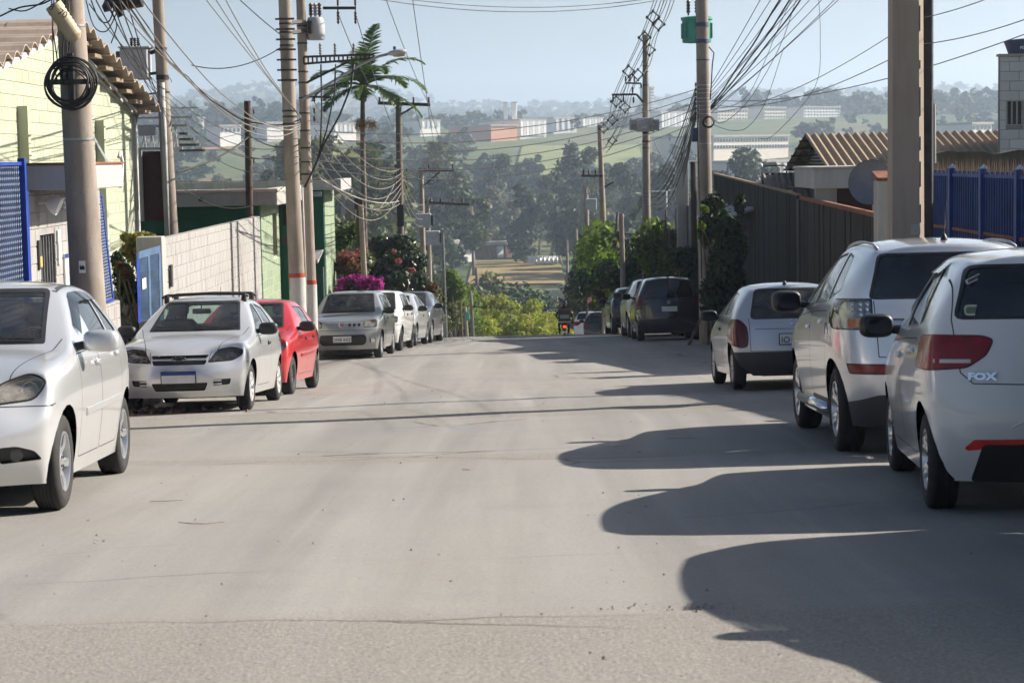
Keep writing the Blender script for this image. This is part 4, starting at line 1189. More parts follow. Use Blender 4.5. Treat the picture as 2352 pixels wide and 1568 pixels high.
def post_agile(root, s, K):
    for sg in (1, -1):
        b = MB(); b.lathe([(.042, 0), (.042, .012), (.034, .016), (.001, .020)], 18); o = stick(root, K, 'fog_lamp', b, M_CLEAR, 1, sg*.60, .395, -.012)
    b = MB(); b.box((-.16, -.0, 0), (.16, .11, .004), bev=.001)
    roof = [on_surface(K, (lerp(-.02, -1.45, k/10), 0, 3), (0, 0, -1))[0] for k in range(11)]
    for sg in (1, -1):
        b = MB(); V = []
        for k in range(13):
            x = lerp(-.05, -1.45, k/12); p = on_surface(K, (x, sg*.50, 3), (0, 0, -1))[0]; q = on_surface(K, (x, sg*.535, 3), (0, 0, -1))[0]
            V += [tuple(p + Vector((0, 0, .003))), tuple(q + Vector((0, 0, .003)))]
        b.add(V, [(2*k, 2*k+1, 2*k+3, 2*k+2) if sg < 0 else (2*k+2, 2*k+3, 2*k+1, 2*k) for k in range(12)]); b.build('roof_strip', M_TRIM, root, True)
def visor(root, K, s, pts, mat=None, out=.03):
    """smoked rain guard along the top of the side windows: pts = (x, z) from front to rear"""
    for sg in (1, -1):
        b = MB(); V = []
        for x, z in pts:
            p = K.tree.ray_cast(Vector((x, sg*3, z)), Vector((0, -sg, 0)))[0]; q = K.tree.ray_cast(Vector((x, sg*3, z-.065)), Vector((0, -sg, 0)))[0]
            if p is None or q is None: continue
            V += [tuple(p + Vector((0, sg*.004, 0))), tuple(q + Vector((0, sg*out, 0)))]
        n = len(V)//2
        b.add(V, [(2*k, 2*k+1, 2*k+3, 2*k+2) for k in range(n-1)]); b.build('rain_guard', mat or M_TINT, root, True)
def win_top(s, V=None):
    V, _, _ = car_cage(s); tl = pchip(*zip(*sorted((V[j,'t'][0], V[j,'t'][2]) for j in ('S2','S3','S4','S5','S6')))); return tl, V
def post_agile2(root, s, K):
    post_agile(root, s, K)
    tl, V = win_top(s); a, b_ = V['S2',5], V['S2','t']
    pts = [(a[0]-.15 + (b_[0]-a[0])*t, a[2]+.03 + (b_[2]-a[2])*t - .02*t) for t in (.35, .6, .85)] + [(x, tl(x)-.035) for x in (-.22, -.45, -.7, -.95)]
    visor(root, K, s, pts)
def post_uno(root, s, K):
    stick(root, K, 'emblem', roundel(.055), [M_CHROME, plain('emblem_red', (.35,.02,.02), .4)], 1, -.02, .745, .004)
    plate(root, K, 4, 0, .44, txt='OMB 6433', sz=.10)
    for sg in (1, -1):
        b = MB(); b.lathe([(.055, 0), (.060, .012), (.048, .016), (.042, .004), (.001, .002)], 20); stick(root, K, 'fog_ring', b, M_CHROME, 1, sg*.64, .405, .004)
def post_fox(root, s, K):
    p, n = on_surface(K, (-4, .50, .825), (1, 0, 0))
    t = text_mesh('FOX', .066, .005, M_CHROME, 'badge', bold=.004, parent=root); t.matrix_local = local_frame(p + n*.009, n) @ Matrix.Diagonal((1.25, .85, 1, 1))
    for (y, z, w, h, sl, c) in ((.52, 1.40, .11, .030, .45, (.62,.62,.60)), (.545, 1.215, .085, .065, .0, (.60,.62,.50))):
        b = MB(); P = round_poly([(-w/2, -h/2), (w/2, -h/2), (w/2, h/2), (-w/2, h/2)], h*.35); b.prism(P, .001)
        b.mi = 1; b.prism([(x*.78, y_*.62) for x, y_ in P], .0016)
        o = stick(root, K, 'sticker', b, [plain('sticker_%d' % int(z*100), c, .5), plain('sticker_ink_%d' % int(z*100), (.14,.20,.13) if sl == 0 else (.05,.05,.06), .6)], -1, y, z, .003); o.matrix_basis = o.matrix_basis @ Matrix.Rotation(sl, 4, 'Z')
    for sg in (1, -1):
        b = MB(); V = []
        for (y0, y1, z) in ((.56, .80, .905),):
            for k in range(7):
                y = lerp(y0, y1, k/6); p, nn = on_surface(K, (-4, sg*y, z), (1, 0, 0)); p2, _ = on_surface(K, (-4, sg*y, z+.022), (1, 0, 0))
                V += [tuple(p + nn*.0095), tuple(p2 + nn*.0095)]
        b.add(V, [(2*k, 2*k+1, 2*k+3, 2*k+2) for k in range(6)]); b.build('tail_light_bar', plain('pale_lens', (.62,.55,.50), .2, coat=1.0), root)
    tl, V = win_top(s)
    visor(root, K, s, [(x, tl(x)-.03) for x in (.0, -.25, -.5, -.8, -.92)], out=.035)
    # crease of the plate recess
    b = MB(); b.tube([on_surface(K, (-4, y, z), (1, 0, 0))[0] for y, z in ((.34,.53),(.26,.57),(.14,.615),(0,.63))], .006, 5); b.build('bumper_crease', P_WHITE, root, True)
def post_outl(root, s, K):
    for sg in (1, -1):
        for r_ in range(3):
            for c_ in range(3):
                b = MB(); b.lathe([(.018, 0), (.017, .012), (.001, .018)], 12); stick(root, K, 'lamp_led', b, M_REFLECTOR, -1, sg*(.675+.05*c_), 1.14+.042*r_, -.022)
        b = MB(); V = []
        for k in range(7):
            y = lerp(.65, .80, k/6); p, nn = on_surface(K, (-4, sg*y, 1.03), (1, 0, 0)); p2, _ = on_surface(K, (-4, sg*y, 1.10), (1, 0, 0)); V += [tuple(p + nn*.006), tuple(p2 + nn*.006)]
        b.add(V, [(2*k, 2*k+1, 2*k+3, 2*k+2) for k in range(6)]); b.build('indicator', M_AMBER, root)
        b = MB(); b.tube([(.92, sg*.86, .33), (-.92, sg*.86, .33)], .05, 10); b.build('side_step', M_CHROME, root, True)
    roof_bar(root, K, .0, -1.75, .55, .022, M_STEEL, .012); antenna(root, K, -1.65, 0, .30, -.45)
    y = on_surface(K, (-1.12, 3, .98), (0, -1, 0))[0]
    b = MB(); b.lathe([(.082, -.002), (.080, .0025), (.076, .0025), (.076, -.002)], 26, Matrix.Translation(y) @ Matrix.Rotation(-PI/2, 4, 'X')); b.build('fuel_flap', M_GAP, root)
def post_celta_r(root, s, K):
    stick(root, K, 'emblem', roundel(.045), [M_CHROME, P_SILVERD], -1, 0, .875, .004)
    plate(root, K, -4, 0, .66, txt='IO', sz=.11, align='LEFT')
    p, n = on_surface(K, (-4, .44, .575), (1, 0, 0))
    b = MB(); b.tube([on_surface(K, (-4, y, .985), (1, 0, 0))[0] + Vector((-.014, 0, 0)) for y in (.05, -.1, -.25, -.4)], .008, 5); b.build('rear_wiper', M_BLACK, root)
    antenna(root, K, -1.25, .05, .04)
def post_idea(root, s, K):
    stick(root, K, 'emblem', roundel(.05), [M_CHROME, P_NAVY], -1, 0, .965, .004); plate(root, K, -4, 0, .80); antenna(root, K, -1.5, 0, .06)
CELTA['post'] = post_celta; AGILE['post'] = post_agile2; UNO['post'] = post_uno; FOX['post'] = post_fox; OUTL['post'] = post_outl
CELTA_R['post'] = post_celta_r; IDEA['post'] = post_idea
def car_group(c): return c
LROW, RROW = 'cars parked along the left kerb facing the camera', 'cars parked along the right kerb seen from behind'
hd = lambda dx, dy: math.atan2(dy, dx)
c = make_car('parked_car', AGILE, 'silver hatchback with dented front wing and silver mirror, nearest on the left', 'car', LROW); place_car(c, AGILE, (-2.945, 13.1), hd(.10, -2.5)); car_agile = c
c = make_car('parked_car', CELTA, 'silver three-door hatchback with black roof bars and blue-topped plate', 'car', LROW); place_car(c, CELTA, (-3.19, 24.5), hd(-.05, -2.44)); car_celta = c
c = make_car('parked_car', RED5, 'red hatchback parked behind the silver car with roof bars', 'car', LROW); place_car(c, RED5, (-3.19, 29.2), hd(-.10, -2.44)); car_red = c
c = make_car('parked_car', UNO, 'dusty grey boxy hatchback with round grille emblem facing the camera', 'car', LROW, 3); place_car(c, UNO, (-2.85, 44.0), hd(-.12, -2.4)); car_uno = c
W5 = merged(UNO, paint=P_WHITE, rim='steel', post=None, lamps=UNO['lamps'][:1] + UNO['lamps'][2:], panels=UNO['panels'][:1])
c = make_car('parked_car', W5, 'white hatchback with amber corner lamp just behind the grey boxy car', 'car', LROW, 2); place_car(c, W5, (-2.66, 48.6), hd(-.15, -2.4))
S6 = merged(CELTA, paint=P_SILVER, rim='alloy5', W=1.66, H=1.46, post=None, panels=[dict(axis='x', poly=[(-.85,.18),(.85,.18),(.85,.56),(-.85,.56)], part='front_bumper', mat=P_DGREY, off=.004, round=.05, nmin=.1)], lamps=[dict(CELTA['lamps'][0], mat=M_CLEAR, bowl=M_REFLECTOR)])
c = make_car('parked_car', S6, 'silver hatchback with dark front bumper, between the white and graphite cars', 'car', LROW, 2); place_car(c, S6, (-2.52, 53.2), hd(-.18, -2.4))
c = make_car('parked_car', ONIX, 'graphite hatchback with black lower grille, farthest car in the left row', 'car', LROW, 2); place_car(c, ONIX, (-2.28, 57.6), hd(-.2, -2.4))
# right row
c = make_car('parked_car', FOX, 'white hatchback with red tail lights and stickered dark rear window, nearest on the right', 'car', RROW); place_car(c, FOX, (2.76, 14.65), hd(.25, 2.46)); car_fox = c
c = make_car('parked_car', OUTL, 'silver sport utility car with clear LED tail lights ahead of the white hatchback', 'car', RROW); place_car(c, OUTL, (2.71, 19.1), hd(.07, 2.67)); car_outl = c
c = make_car('parked_car', CELTA_R, 'grimy silver three-door hatchback with grey plastic rear bumper', 'car', RROW); place_car(c, CELTA_R, (2.91, 29.0), hd(.0, 2.44)); car_celr = c
c = make_car('parked_car', IDEA, 'dark blue tall minivan with round rear emblem in the shade', 'car', RROW, 3); place_car(c, IDEA, (3.24, 54.4), hd(-.0, 2.5)); car_idea = c
SUV2 = merged(OUTL, paint=P_SILVER, H=1.72, post=None, lamps=OUTL['lamps'][2:], mirror=(.66, 1.0, 1.22, M_BLACK))
c = make_car('parked_car', SUV2, 'white sport utility car with black mirror in front of the dark minivan', 'car', RROW, 2); place_car(c, SUV2, (3.32, 60.8), hd(-.03, 2.6))
DK = merged(ONIX, paint=P_BLACK, side_glass=M_TINT, glass=M_TINT, post=None)
c = make_car('parked_car', DK, 'dark hatchback at the head of the shaded right row', 'car', RROW, 2); place_car(c, DK, (3.10, 66.6), hd(-.08, 2.5))
# moving downhill beyond the crest
BH = merged(CELTA_R, paint=P_BLACK, W=1.66, rear_glass=M_TINT, post=None, panels=[])
c = make_car('driving_car', BH, 'black hatchback driving away just past the crest of the street', 'car', None, 2); place_car(c, BH, (3.45, 95.5), hd(.10, 2.5))
WC = merged(FOX, paint=P_WHITE, post=None, panels=[])
c = make_car('driving_car', WC, 'white car ahead of the black hatchback beyond the crest', 'car', None, 2); place_car(c, WC, (3.3, 102.0), hd(.2, 2.5))
# in the driveway between the blue gates
c = make_car('parked_car', merged(DK, paint=P_NAVY), 'dark blue car in the shaded driveway beside the blue mesh fence', 'car', None, 2); place_car(c, DK, (-7.9, 33.8), hd(-.1, 2.5))
# behind the white hatchback, out of the picture; only its shadow is seen
NV = merged(OUTL, paint=P_DGREY, post=None, wb=3.25, H=1.76, wst=(.22,1.68), rt=(-2.02,1.68), cowl=(.92,1.30), z5=[1.12,1.12,1.15,1.19,1.22,1.24,1.24,1.24,1.25,1.26,1.26,1.22,1.20,1.20])
c = make_car('parked_car', NV, 'dark off-road car behind the white hatchback, seen only by its shadow', 'car', RROW, 2); place_car(c, NV, (4.72, 7.42), hd(-.02, -2.5))
# ------------------------------------------------------------------ buildings, walls, fences
BLK = {}
def block_mesh(L, H, T, mat):
    k = (round(L, 2), round(H, 2), round(T, 2), mat.name)
    if k not in BLK:
        b = MB(); b.box((0, 0, 0), (k[0], k[2], k[1]), bev=.006); BLK[k] = b.mesh('block', mat)
    return BLK[k]
def block_wall(parent, O, u, length, height, mat, mortar, thick=.14, bl=.40, bh=.20, top=None, holes=(), limit=300, core=True, rs=0, fr=0.0):
    """courses of blocks on a recessed mortar core; u = horizontal direction, outer face to the right of u (u x up)"""
    u = Vector((u[0], u[1], 0)).normalized(); n = Vector((u.y, -u.x, 0)); O = Vector(O); r_ = random.Random(rs)
    M0 = Matrix(((u.x, -n.x, 0, O.x), (u.y, -n.y, 0, O.y), (0, 0, 1, O.z), (0, 0, 0, 1)))     # local x along the wall, y into the wall
    if core:
        b = MB()
        if top is None:
            cells = [(0, length, 0, height)]
            for (h0, h1, v0, v1) in holes:
                new = []
                for (a, c, d, e) in cells:
                    if h1 <= a or h0 >= c or v1 <= d or v0 >= e: new.append((a, c, d, e)); continue
                    if h0 > a: new.append((a, h0, d, e))
                    if h1 < c: new.append((h1, c, d, e))
                    if v0 > d: new.append((max(a, h0), min(c, h1), d, v0))
                    if v1 < e: new.append((max(a, h0), min(c, h1), v1, e))
                cells = new
            for (a, c, d, e) in cells: b.box((a, .010, d), (c, thick, e), M0)
        else:
            n_ = 24; P = [(length*k/n_, top(length*k/n_)) for k in range(n_+1)]
            V = [(x, .010, 0) for x, z in P] + [(x, .010, z) for x, z in P] + [(x, thick, 0) for x, z in P] + [(x, thick, z) for x, z in P]; m = n_+1
            b.add(V, [(k, k+1, m+k+1, m+k) for k in range(n_)] + [(2*m+k+1, 2*m+k, 3*m+k, 3*m+k+1) for k in range(n_)] + [(m+k, m+k+1, 3*m+k+1, 3*m+k) for k in range(n_)] + [(0, m, 3*m, 2*m), (n_, 2*m+n_, 3*m+n_, m+n_)], M0)
        b.build('mortar', mortar, parent)
    cnt = 0; rest = MB(); j = .010; row = 0; z = 0.0
    while z < height - .04:
        h = min(bh, height-z); x = -(bl/2)*(row % 2) + fr
        while x < length:
            a, c = max(x, 0), min(x+bl, length); x += bl
            segs = [(a, c)]
            for (h0, h1, v0, v1) in holes:
                if z+h*.5 < v0 or z+h*.5 > v1: continue
                segs = [s for (p, q) in segs for s in ([(p, min(q, h0))] if p < h0 else []) + ([(max(p, h1), q)] if q > h1 else [])]
            for (p, q) in segs:
                if q-p < .05: continue
                hh = h
                if top is not None:
                    t0 = min(top(p), top(q))
                    if t0 < z + h*.55:
                        continue
                    hh = h
                M = M0 @ Matrix.Translation((p+j/2, r_.uniform(-.0015, .0015), z+j/2))
                if cnt < limit:
                    o = link('block', block_mesh(q-p-j, hh-j, thick*.7, mat), parent); o.matrix_local = M; cnt += 1
                else: rest.box((0, 0, 0), (q-p-j, thick*.7, hh-j), M, .006)
        z += bh; row += 1
    if rest.v: tag(rest.build('blocks', mat, parent), kind='stuff')
    return M0

def streaky(name, c, dirt, amount=.5, scale=(3, 3, .5), rough=.85):
    t = NT(name); co = t.world()
    n = t.noise(co, 1.2, 5, .6); st = t.noise(t.world(scale), 1.6, 5, .7)
    oi = t.node('ObjectInfo')
    base = t.ramp(oi.outputs['Random'], [(0, tuple(x*.90 for x in c)), (1, tuple(min(1, x*1.07) for x in c))])
    base = t.mix(t.math('MULTIPLY', t.ramp(st, [(.45, (0, 0, 0)), (.75, (1, 1, 1))]), amount), base, dirt)
    base = t.mix(t.math('MULTIPLY', t.ramp(n, [(.5, (0, 0, 0)), (.8, (1, 1, 1))]), amount*.5), base, dirt)
    t.col(base); t.set(Roughness=rough, Specular_IOR_Level=.3); t.bump(t.noise(co, 45, 4, .7), .25, .006)
    return t.mat
M_BLKW = streaky('weathered_white_block', (.335, .325, .31), (.17, .16, .15), .6)
M_WBLK = streaky('white_painted_block', (.60, .60, .61), (.40, .40, .40), .3)
M_BLKP = streaky('pale_green_block', (.40, .425, .315), (.29, .31, .22), .35)
M_MORT = plain('mortar', (.265, .255, .245), .95, 0, .2, 4)
M_MORTG = plain('green_mortar', (.36, .385, .28), .95, 0, .2, 4)
M_SLAB = streaky('slab_concrete', (.42, .40, .37), (.17, .16, .15), .6)
M_SLABW = streaky('slab_white', (.40, .39, .38), (.22, .21, .20), .4)
M_CREAM = streaky('cream_fascia', (.60, .57, .47), (.30, .28, .23), .5)
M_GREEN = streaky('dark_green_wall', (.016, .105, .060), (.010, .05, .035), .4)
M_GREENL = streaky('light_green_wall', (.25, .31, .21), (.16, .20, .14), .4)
M_BLUE = plain('blue_paint', (.012, .045, .30), .45, 0, .25, 4)
M_BLUEL = plain('faded_blue_paint', (.075, .14, .25), .5, 0, .3, 5)
M_MESHB = plain('mesh_blue', (.040, .075, .17), .6, 0, .3, 5)
M_RUSTR = plain('rusty_steel', (.20, .075, .035), .85, 0, .4, 7)
M_TILE = streaky('concrete_tile', (.40, .32, .26), (.20, .16, .13), .5, (4, .6, 4))
M_TILE2 = streaky('brown_corrugated_sheet', (.36, .275, .19), (.16, .12, .085), .4, (.6, 3, 3))
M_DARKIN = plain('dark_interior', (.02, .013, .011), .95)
M_MAROON = plain('maroon_panel', (.050, .012, .010), .8, 0, .3, 2)
M_WOODD = streaky('dark_brown_board', (.042, .034, .027), (.016, .014, .012), .6, (4, 4, .35))
M_WOODD2 = streaky('charcoal_board', (.016, .0155, .0145), (.008, .008, .0075), .5, (4, 4, .3))
M_WHITEW = streaky('white_rendered_wall', (.46, .45, .44), (.20, .19, .18), .5)
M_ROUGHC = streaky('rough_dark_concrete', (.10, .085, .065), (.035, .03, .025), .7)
def zg(x, y): return gz(x, y)

# ---- left: entrance with house number
XW = -5.5
ew = empty('entrance_wall', (XW, 22.9, zg(XW, 22.9)), 0, 'white block entrance wall with number 550, barred door and concrete canopy', 'wall')
def wchild(root, o):
    """parent keeping world placement (roots are unrotated empties)"""
    o.parent = root; o.matrix_parent_inverse = Matrix.Translation(root.location).inverted(); return o
class Rt:
    """root at a location; children are built in world coordinates"""
    def __init__(s, name, loc, label, cat, group=None): s.o = empty(name, loc, 0, label, cat, group); s.inv = Matrix.Translation(Vector(loc)).inverted()
    def add(s, mb, name, mats, sm=False, ang=None, parent=None):
        o = mb.build(name, mats, None, sm, ang); o.parent = parent or s.o
        if parent is None: o.matrix_parent_inverse = s.inv
        return o
bpy.data.objects.remove(ew)
E_ = Rt('entrance_wall', (XW, 24.9, zg(XW, 24.9)), 'white block entrance wall with number 550, barred door and concrete canopy', 'wall')
y0, y1 = 22.95, 27.1; zb = zg(XW, y1)-.1; zt = -.27
hole = (.62, 1.42, 0, zt-.27 - zb - .28)
bw = empty('block_panel'); bw.parent = E_.o; bw.matrix_parent_inverse = E_.inv
bpy.data.objects.remove(bw)
class _P: pass
def wall_in(Rt_, O, u, length, height, **kw):
    n0 = set(Rt_.o.children)
    M0 = block_wall(Rt_.o, O, u, length, height, **kw)
    for c in Rt_.o.children:
        if c not in n0: c.matrix_parent_inverse = Rt_.inv
    return M0
wall_in(E_, (XW, y0, zb), (0, 1), y1-y0, zt-zb, mat=M_BLKW, mortar=M_MORT, holes=[(.62, 1.40, 0, (-.80)-zb)], thick=.16)
b = MB(); b.box((-6.6, 23.15, -.27), (-4.85, 25.35, .02), bev=.01); E_.add(b, 'canopy', M_SLABW)
b = MB(); b.box((-6.62, 23.13, .02), (-4.83, 25.37, .045)); E_.add(b, 'canopy_flashing', M_RUSTR)
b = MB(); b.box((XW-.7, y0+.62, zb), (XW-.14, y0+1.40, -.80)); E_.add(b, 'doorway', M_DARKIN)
for k in range(6):
    b = MB(); yy = y0+.66+.14*k; b.box((XW-.06, yy-.012, zb+.1), (XW-.035, yy+.012, -.82)); E_.add(b, 'door_bar', M_STEEL)
b = MB(); b.box((XW-.065, y0+.62, -1.62), (XW-.030, y0+1.40, -1.585)); E_.add(b, 'door_rail', M_STEEL)
for (yy, zz, w, h, c, nm) in ((y0+.50, -1.02, .13, .34, M_TRIM, 'meter_box'), (y0+1.52, -.98, .12, .42, M_WHITE, 'notice'), (y0+1.86, -1.30, .16, .46, M_WHITE, 'notice')):
    b = MB(); b.box((XW, yy-w/2, zz-h/2), (XW+.03, yy+w/2, zz+h/2), bev=.006); o = E_.add(b, nm, c)
    if nm == 'meter_box': b = MB(); b.box((XW+.03, yy-w*.4, zz-h*.42), (XW+.034, yy+w*.4, zz-h*.05)); E_.add(b, 'meter_label', plain('ochre_label', (.50, .36, .10), .6), parent=None)
    elif w > .13: b = MB(); b.box((XW+.03, yy-w/2, zz+h*.38), (XW+.034, yy+w/2, zz+h/2)); E_.add(b, 'notice_band', M_PLATEBLUE)
t = text_mesh('550', .20, .006, plain('number_grey', (.60, .60, .62), .5), 'house_number', bold=.003); t.parent = E_.o; t.matrix_parent_inverse = E_.inv
t.matrix_basis = Matrix.Translation((XW+.006, 25.05, -.46)) @ Matrix(((0, 0, 1, 0), (1, 0, 0, 0), (0, 1, 0, 0), (0, 0, 0, 1))) @ Matrix.Diagonal((1.5, 1, 1, 1))
b = MB(); b.tube([(XW, 23.55, -.42), (XW+.14, 23.55, -.40)], .02, 8); b.lathe([(.05, 0), (.11, .10), (.11, .16), (.001, .13)], 16, Matrix.Translation((XW+.10, 23.55, -.40)) @ Matrix.Rotation(R(115), 4, 'Y')); E_.add(b, 'wall_lamp', M_WHITE, ang=40)
b = MB(); b.tube([(-4.86, 25.2, .10), (-4.86, 25.30, .16), (-4.86, 25.42, .05), (-4.88, 25.42, -.18), (-4.9, 25.4, -.28)], .022, 8); E_.add(b, 'drain_hose', M_WHITE, True)

def mesh_panel(Rt_, corners, nu, nv, mat, r=.008, name='mesh'):
    """expanded-metal lattice between four corners (bl, br, tr, tl)"""
    A, B, Cc, D = [Vector(c) for c in corners]
    P = lambda s, t: A.lerp(B, s).lerp(D.lerp(Cc, s), t)
    b = MB(); nrm = (B-A).cross(D-A).normalized()*r*.6
    for i in range(nu):
        for j in range(nv):
            s0, t0, s1, t1 = i/nu, j/nv, (i+1)/nu, (j+1)/nv; m = P((s0+s1)/2, t0); l = P(s0, (t0+t1)/2); rr_ = P(s1, (t0+t1)/2); tt = P((s0+s1)/2, t1)
            for a, c in ((m, rr_), (rr_, tt), (tt, l), (l, m)):
                d = (c-a).normalized(); w = d.cross(nrm).normalized()*r
                b.quad(a-w+nrm, a+w-nrm, c+w-nrm, c-w+nrm)
    o = Rt_.add(b, name, mat); tag(o, kind='stuff'); return o
# ---- blue mesh fences
F1 = Rt('mesh_fence', (XW, 20.5, zg(XW, 20.5)), 'blue expanded-metal fence left of the entrance wall with blue corner post', 'fence')
zb = zg(XW, 22.7); mesh_panel(F1, [(XW, 18.0, zb+.1), (XW, 22.72, zb+.1), (XW, 22.72, .02), (XW, 18.0, .02)], 52, 44, M_MESHB, .006)
b = MB(); b.box((XW-.03, 22.74, zb), (XW+.05, 22.82, .10)); F1.add(b, 'post', M_BLUE)
b = MB(); b.box((XW-.03, 22.86, zb), (XW+.04, 22.91, -.27)); F1.add(b, 'post', M_BLUE)
b = MB(); b.box((XW-.02, 17.9, .02), (XW+.02, 22.73, .06)); F1.add(b, 'rail', M_BLUE)
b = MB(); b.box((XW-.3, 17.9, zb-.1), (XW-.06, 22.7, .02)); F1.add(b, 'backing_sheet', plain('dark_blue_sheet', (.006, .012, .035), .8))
F2 = Rt('mesh_gate', (-5.35, 27.3, zg(-5.3, 27.3)), 'tilted blue mesh gate leaf behind the big left pole', 'gate')
c_ = [at(222, 702, 26.9), at(259, 688, 27.6), at(232, 449, 27.6), at(214, 452, 26.9)]
mesh_panel(F2, c_, 9, 34, M_MESHB, .010)
for a, d in ((0, 1), (1, 2), (2, 3)):
    b = MB(); b.tube([c_[a], c_[d]], .022, 6); F2.add(b, 'frame_bar', M_BLUE)
LW = Rt('low_wall', (-5.3, 27.6, zg(-5.3, 27.6)), 'low white block wall under the tilted blue mesh gate', 'wall')
p0 = at(272, 690, 27.9); wall_in(LW, (p0.x, 26.4, zg(-5.3, 27.6)-.05), (.0, 1), 1.6, p0.z - zg(-5.3, 27.6)+.05, mat=M_BLKW, mortar=M_MORT)
b = MB(); b.box((p0.x-.5, 27.95, zg(-5.3, 27.6)-.05), (p0.x, 28.0, p0.z-.005)); LW.add(b, 'end_face', M_BLKW)

# ---- blue louvred gate and grey block wall
G_ = Rt('louvred_gate', (-5.75, 31.7, zg(-5.7, 31.7)), 'faded blue louvred steel gate standing open beside the grey block wall', 'gate')
a, bq, cq, d = at(318, 742, 31.3), at(372, 735, 31.9), at(368, 563, 31.9), at(313, 580, 31.3)
def bil(s, t): return a.lerp(bq, s).lerp(d.lerp(cq, s), t)
for s0, s1, nm in ((0, .10, 'stile'), (.48, .55, 'stile'), (.93, 1.0, 'stile')):
    b = MB(); q = [bil(s0, 0), bil(s1, 0), bil(s1, 1), bil(s0, 1)]; dn = Vector((0, .05, 0)); b.add(q + [v+dn for v in q], [(0,1,2,3),(7,6,5,4),(0,4,5,1),(1,5,6,2),(2,6,7,3),(3,7,4,0)]); G_.add(b, nm, M_BLUE if s0 == 0 else M_BLUEL)
b = MB(); q = [bil(0, .90), bil(1, .90), bil(1, 1), bil(0, 1)]; b.add(q + [v+Vector((0, .05, 0)) for v in q], [(0,1,2,3),(7,6,5,4),(0,4,5,1),(1,5,6,2),(2,6,7,3),(3,7,4,0)]); G_.add(b, 'top_rail', M_BLUEL)
for k in range(26):
    t0 = .02 + k*.0338
    for s0, s1 in ((.11, .47), (.56, .92)):
        b = MB(); q = [bil(s0, t0) + Vector((0, .035, 0)), bil(s1, t0) + Vector((0, .035, 0)), bil(s1, t0+.024), bil(s0, t0+.024)]; b.quad(*q); b.quad(*[v+Vector((0, .004, -.006)) for v in reversed(q)]); G_.add(b, 'louvre', M_BLUEL)
b = MB(); q = [bil(.22, .46), bil(.38, .47), bil(.38, .62), bil(.22, .61)]; b.quad(*[v+Vector((0, -.012, 0)) for v in q]); G_.add(b, 'sign_plate', M_WHITE)
GW = Rt('block_wall', (-5.55, 38.5, zg(-5.55, 38.5)), 'long weathered grey-white block wall with level top behind the parked cars', 'wall')
zb = zg(-5.55, 45)-.1
wall_in(GW, (-5.55, 32.35, zb), (0, 1), 12.4, -1.18-zb, mat=M_BLKW, mortar=M_MORT, limit=300, rs=4)
b = MB(); b.box((-5.95, 32.02, zb), (-5.54, 32.34, -1.14), bev=.01); GW.add(b, 'end_pier', M_SLAB)
b = MB(); b.box((-5.53, 32.6, -1.98), (-5.50, 32.75, -1.62)); GW.add(b, 'meter_box', M_TRIM)

# ---- pale green house with canal-tile roof (its gable faces the street)
HX = -7.5
H_ = Rt('green_house', (HX, 35, zg(-7, 35)), 'pale green block house with brown canal-tile roof on the left', 'house')
yL, yR, yA = 27.4, 40.45, 33.95; zE, zA = 1.18, 2.30; zb = zg(-7, 40)-.2
top = lambda s: (lerp(zE+.0, zA, (s)/(yA-yL)) if s < yA-yL else lerp(zA, zE, (s-(yA-yL))/(yR-yA))) - zb - .02
wall_in(H_, (HX, yL, zb), (0, 1), yR-yL, zA-zb, mat=M_BLKP, mortar=M_MORTG, top=top, holes=(), limit=0, rs=9)
for c in list(H_.o.children):
    if c.get('kind') == 'stuff': bpy.data.objects.remove(c)
# the blocks in view are single pieces; those hidden behind the canopy and cars are joined
def gable_blocks():
    cnt = 0; rest = MB(); r_ = random.Random(5); row = 0; z = zb
    while z < zA:
        x = yL - .2*(row % 2)
        while x < yR:
            a, c = max(x, yL), min(x+.40, yR); x += .40
            if c-a < .06: continue
            if min(top(a-yL), top(c-yL)) + zb < z+.10: continue
            M = Matrix(((0, -1, 0, HX), (1, 0, 0, a+.005), (0, 0, 1, z+.005), (0, 0, 0, 1))) @ Matrix.Translation((0, r_.uniform(-.001, .001), 0))
            if z > -.35 and a > 29.2 and cnt < 300:
                o = link('block', block_mesh(c-a-.009, .191, .1, M_BLKP), H_.o); o.matrix_parent_inverse = H_.inv; o.matrix_basis = M; cnt += 1
            else: rest.box((0, 0, 0), (c-a-.009, .1, .191), M)
        z += .20; row += 1
    o = H_.add(rest, 'blocks', M_BLKP); tag(o, kind='stuff')
gable_blocks()
for yy, w in ((30.95, .16), (36.75, .16)):
    b = MB(); b.box((HX-.02, yy, zb), (HX+.16, yy+w, .93 if yy < 33 else .82)); H_.add(b, 'pilaster', M_BLKP)
b = MB(); b.box((HX-.05, yR-.02, zb), (HX+.05, yR+.20, zE-.02)); H_.add(b, 'corner_post', M_WHITEW)
b = MB(); b.box((-13.5, yR, zb), (HX-.05, yR+.02, zE)); H_.add(b, 'rear_wall', M_BLKP)
for (y2, zz, w, h) in ((35.75, -.02, .18, .62), (36.30, -.02, .20, .62)):
    b = MB(); b.box((HX-.02, y2, zz), (HX+.006, y2+w, zz+h)); o = H_.add(b, 'window', M_DARKIN)
b = MB(); q = [(HX+.01, 36.28, .58), (HX+.01, 36.50, .58), (HX+.30, 36.56, .0), (HX+.30, 36.34, .0)]; b.quad(*q); b.quad(*[(x-.006, y, z-.004) for x, y, z in reversed(q)]); H_.add(b, 'tilted_sash', M_STEEL)
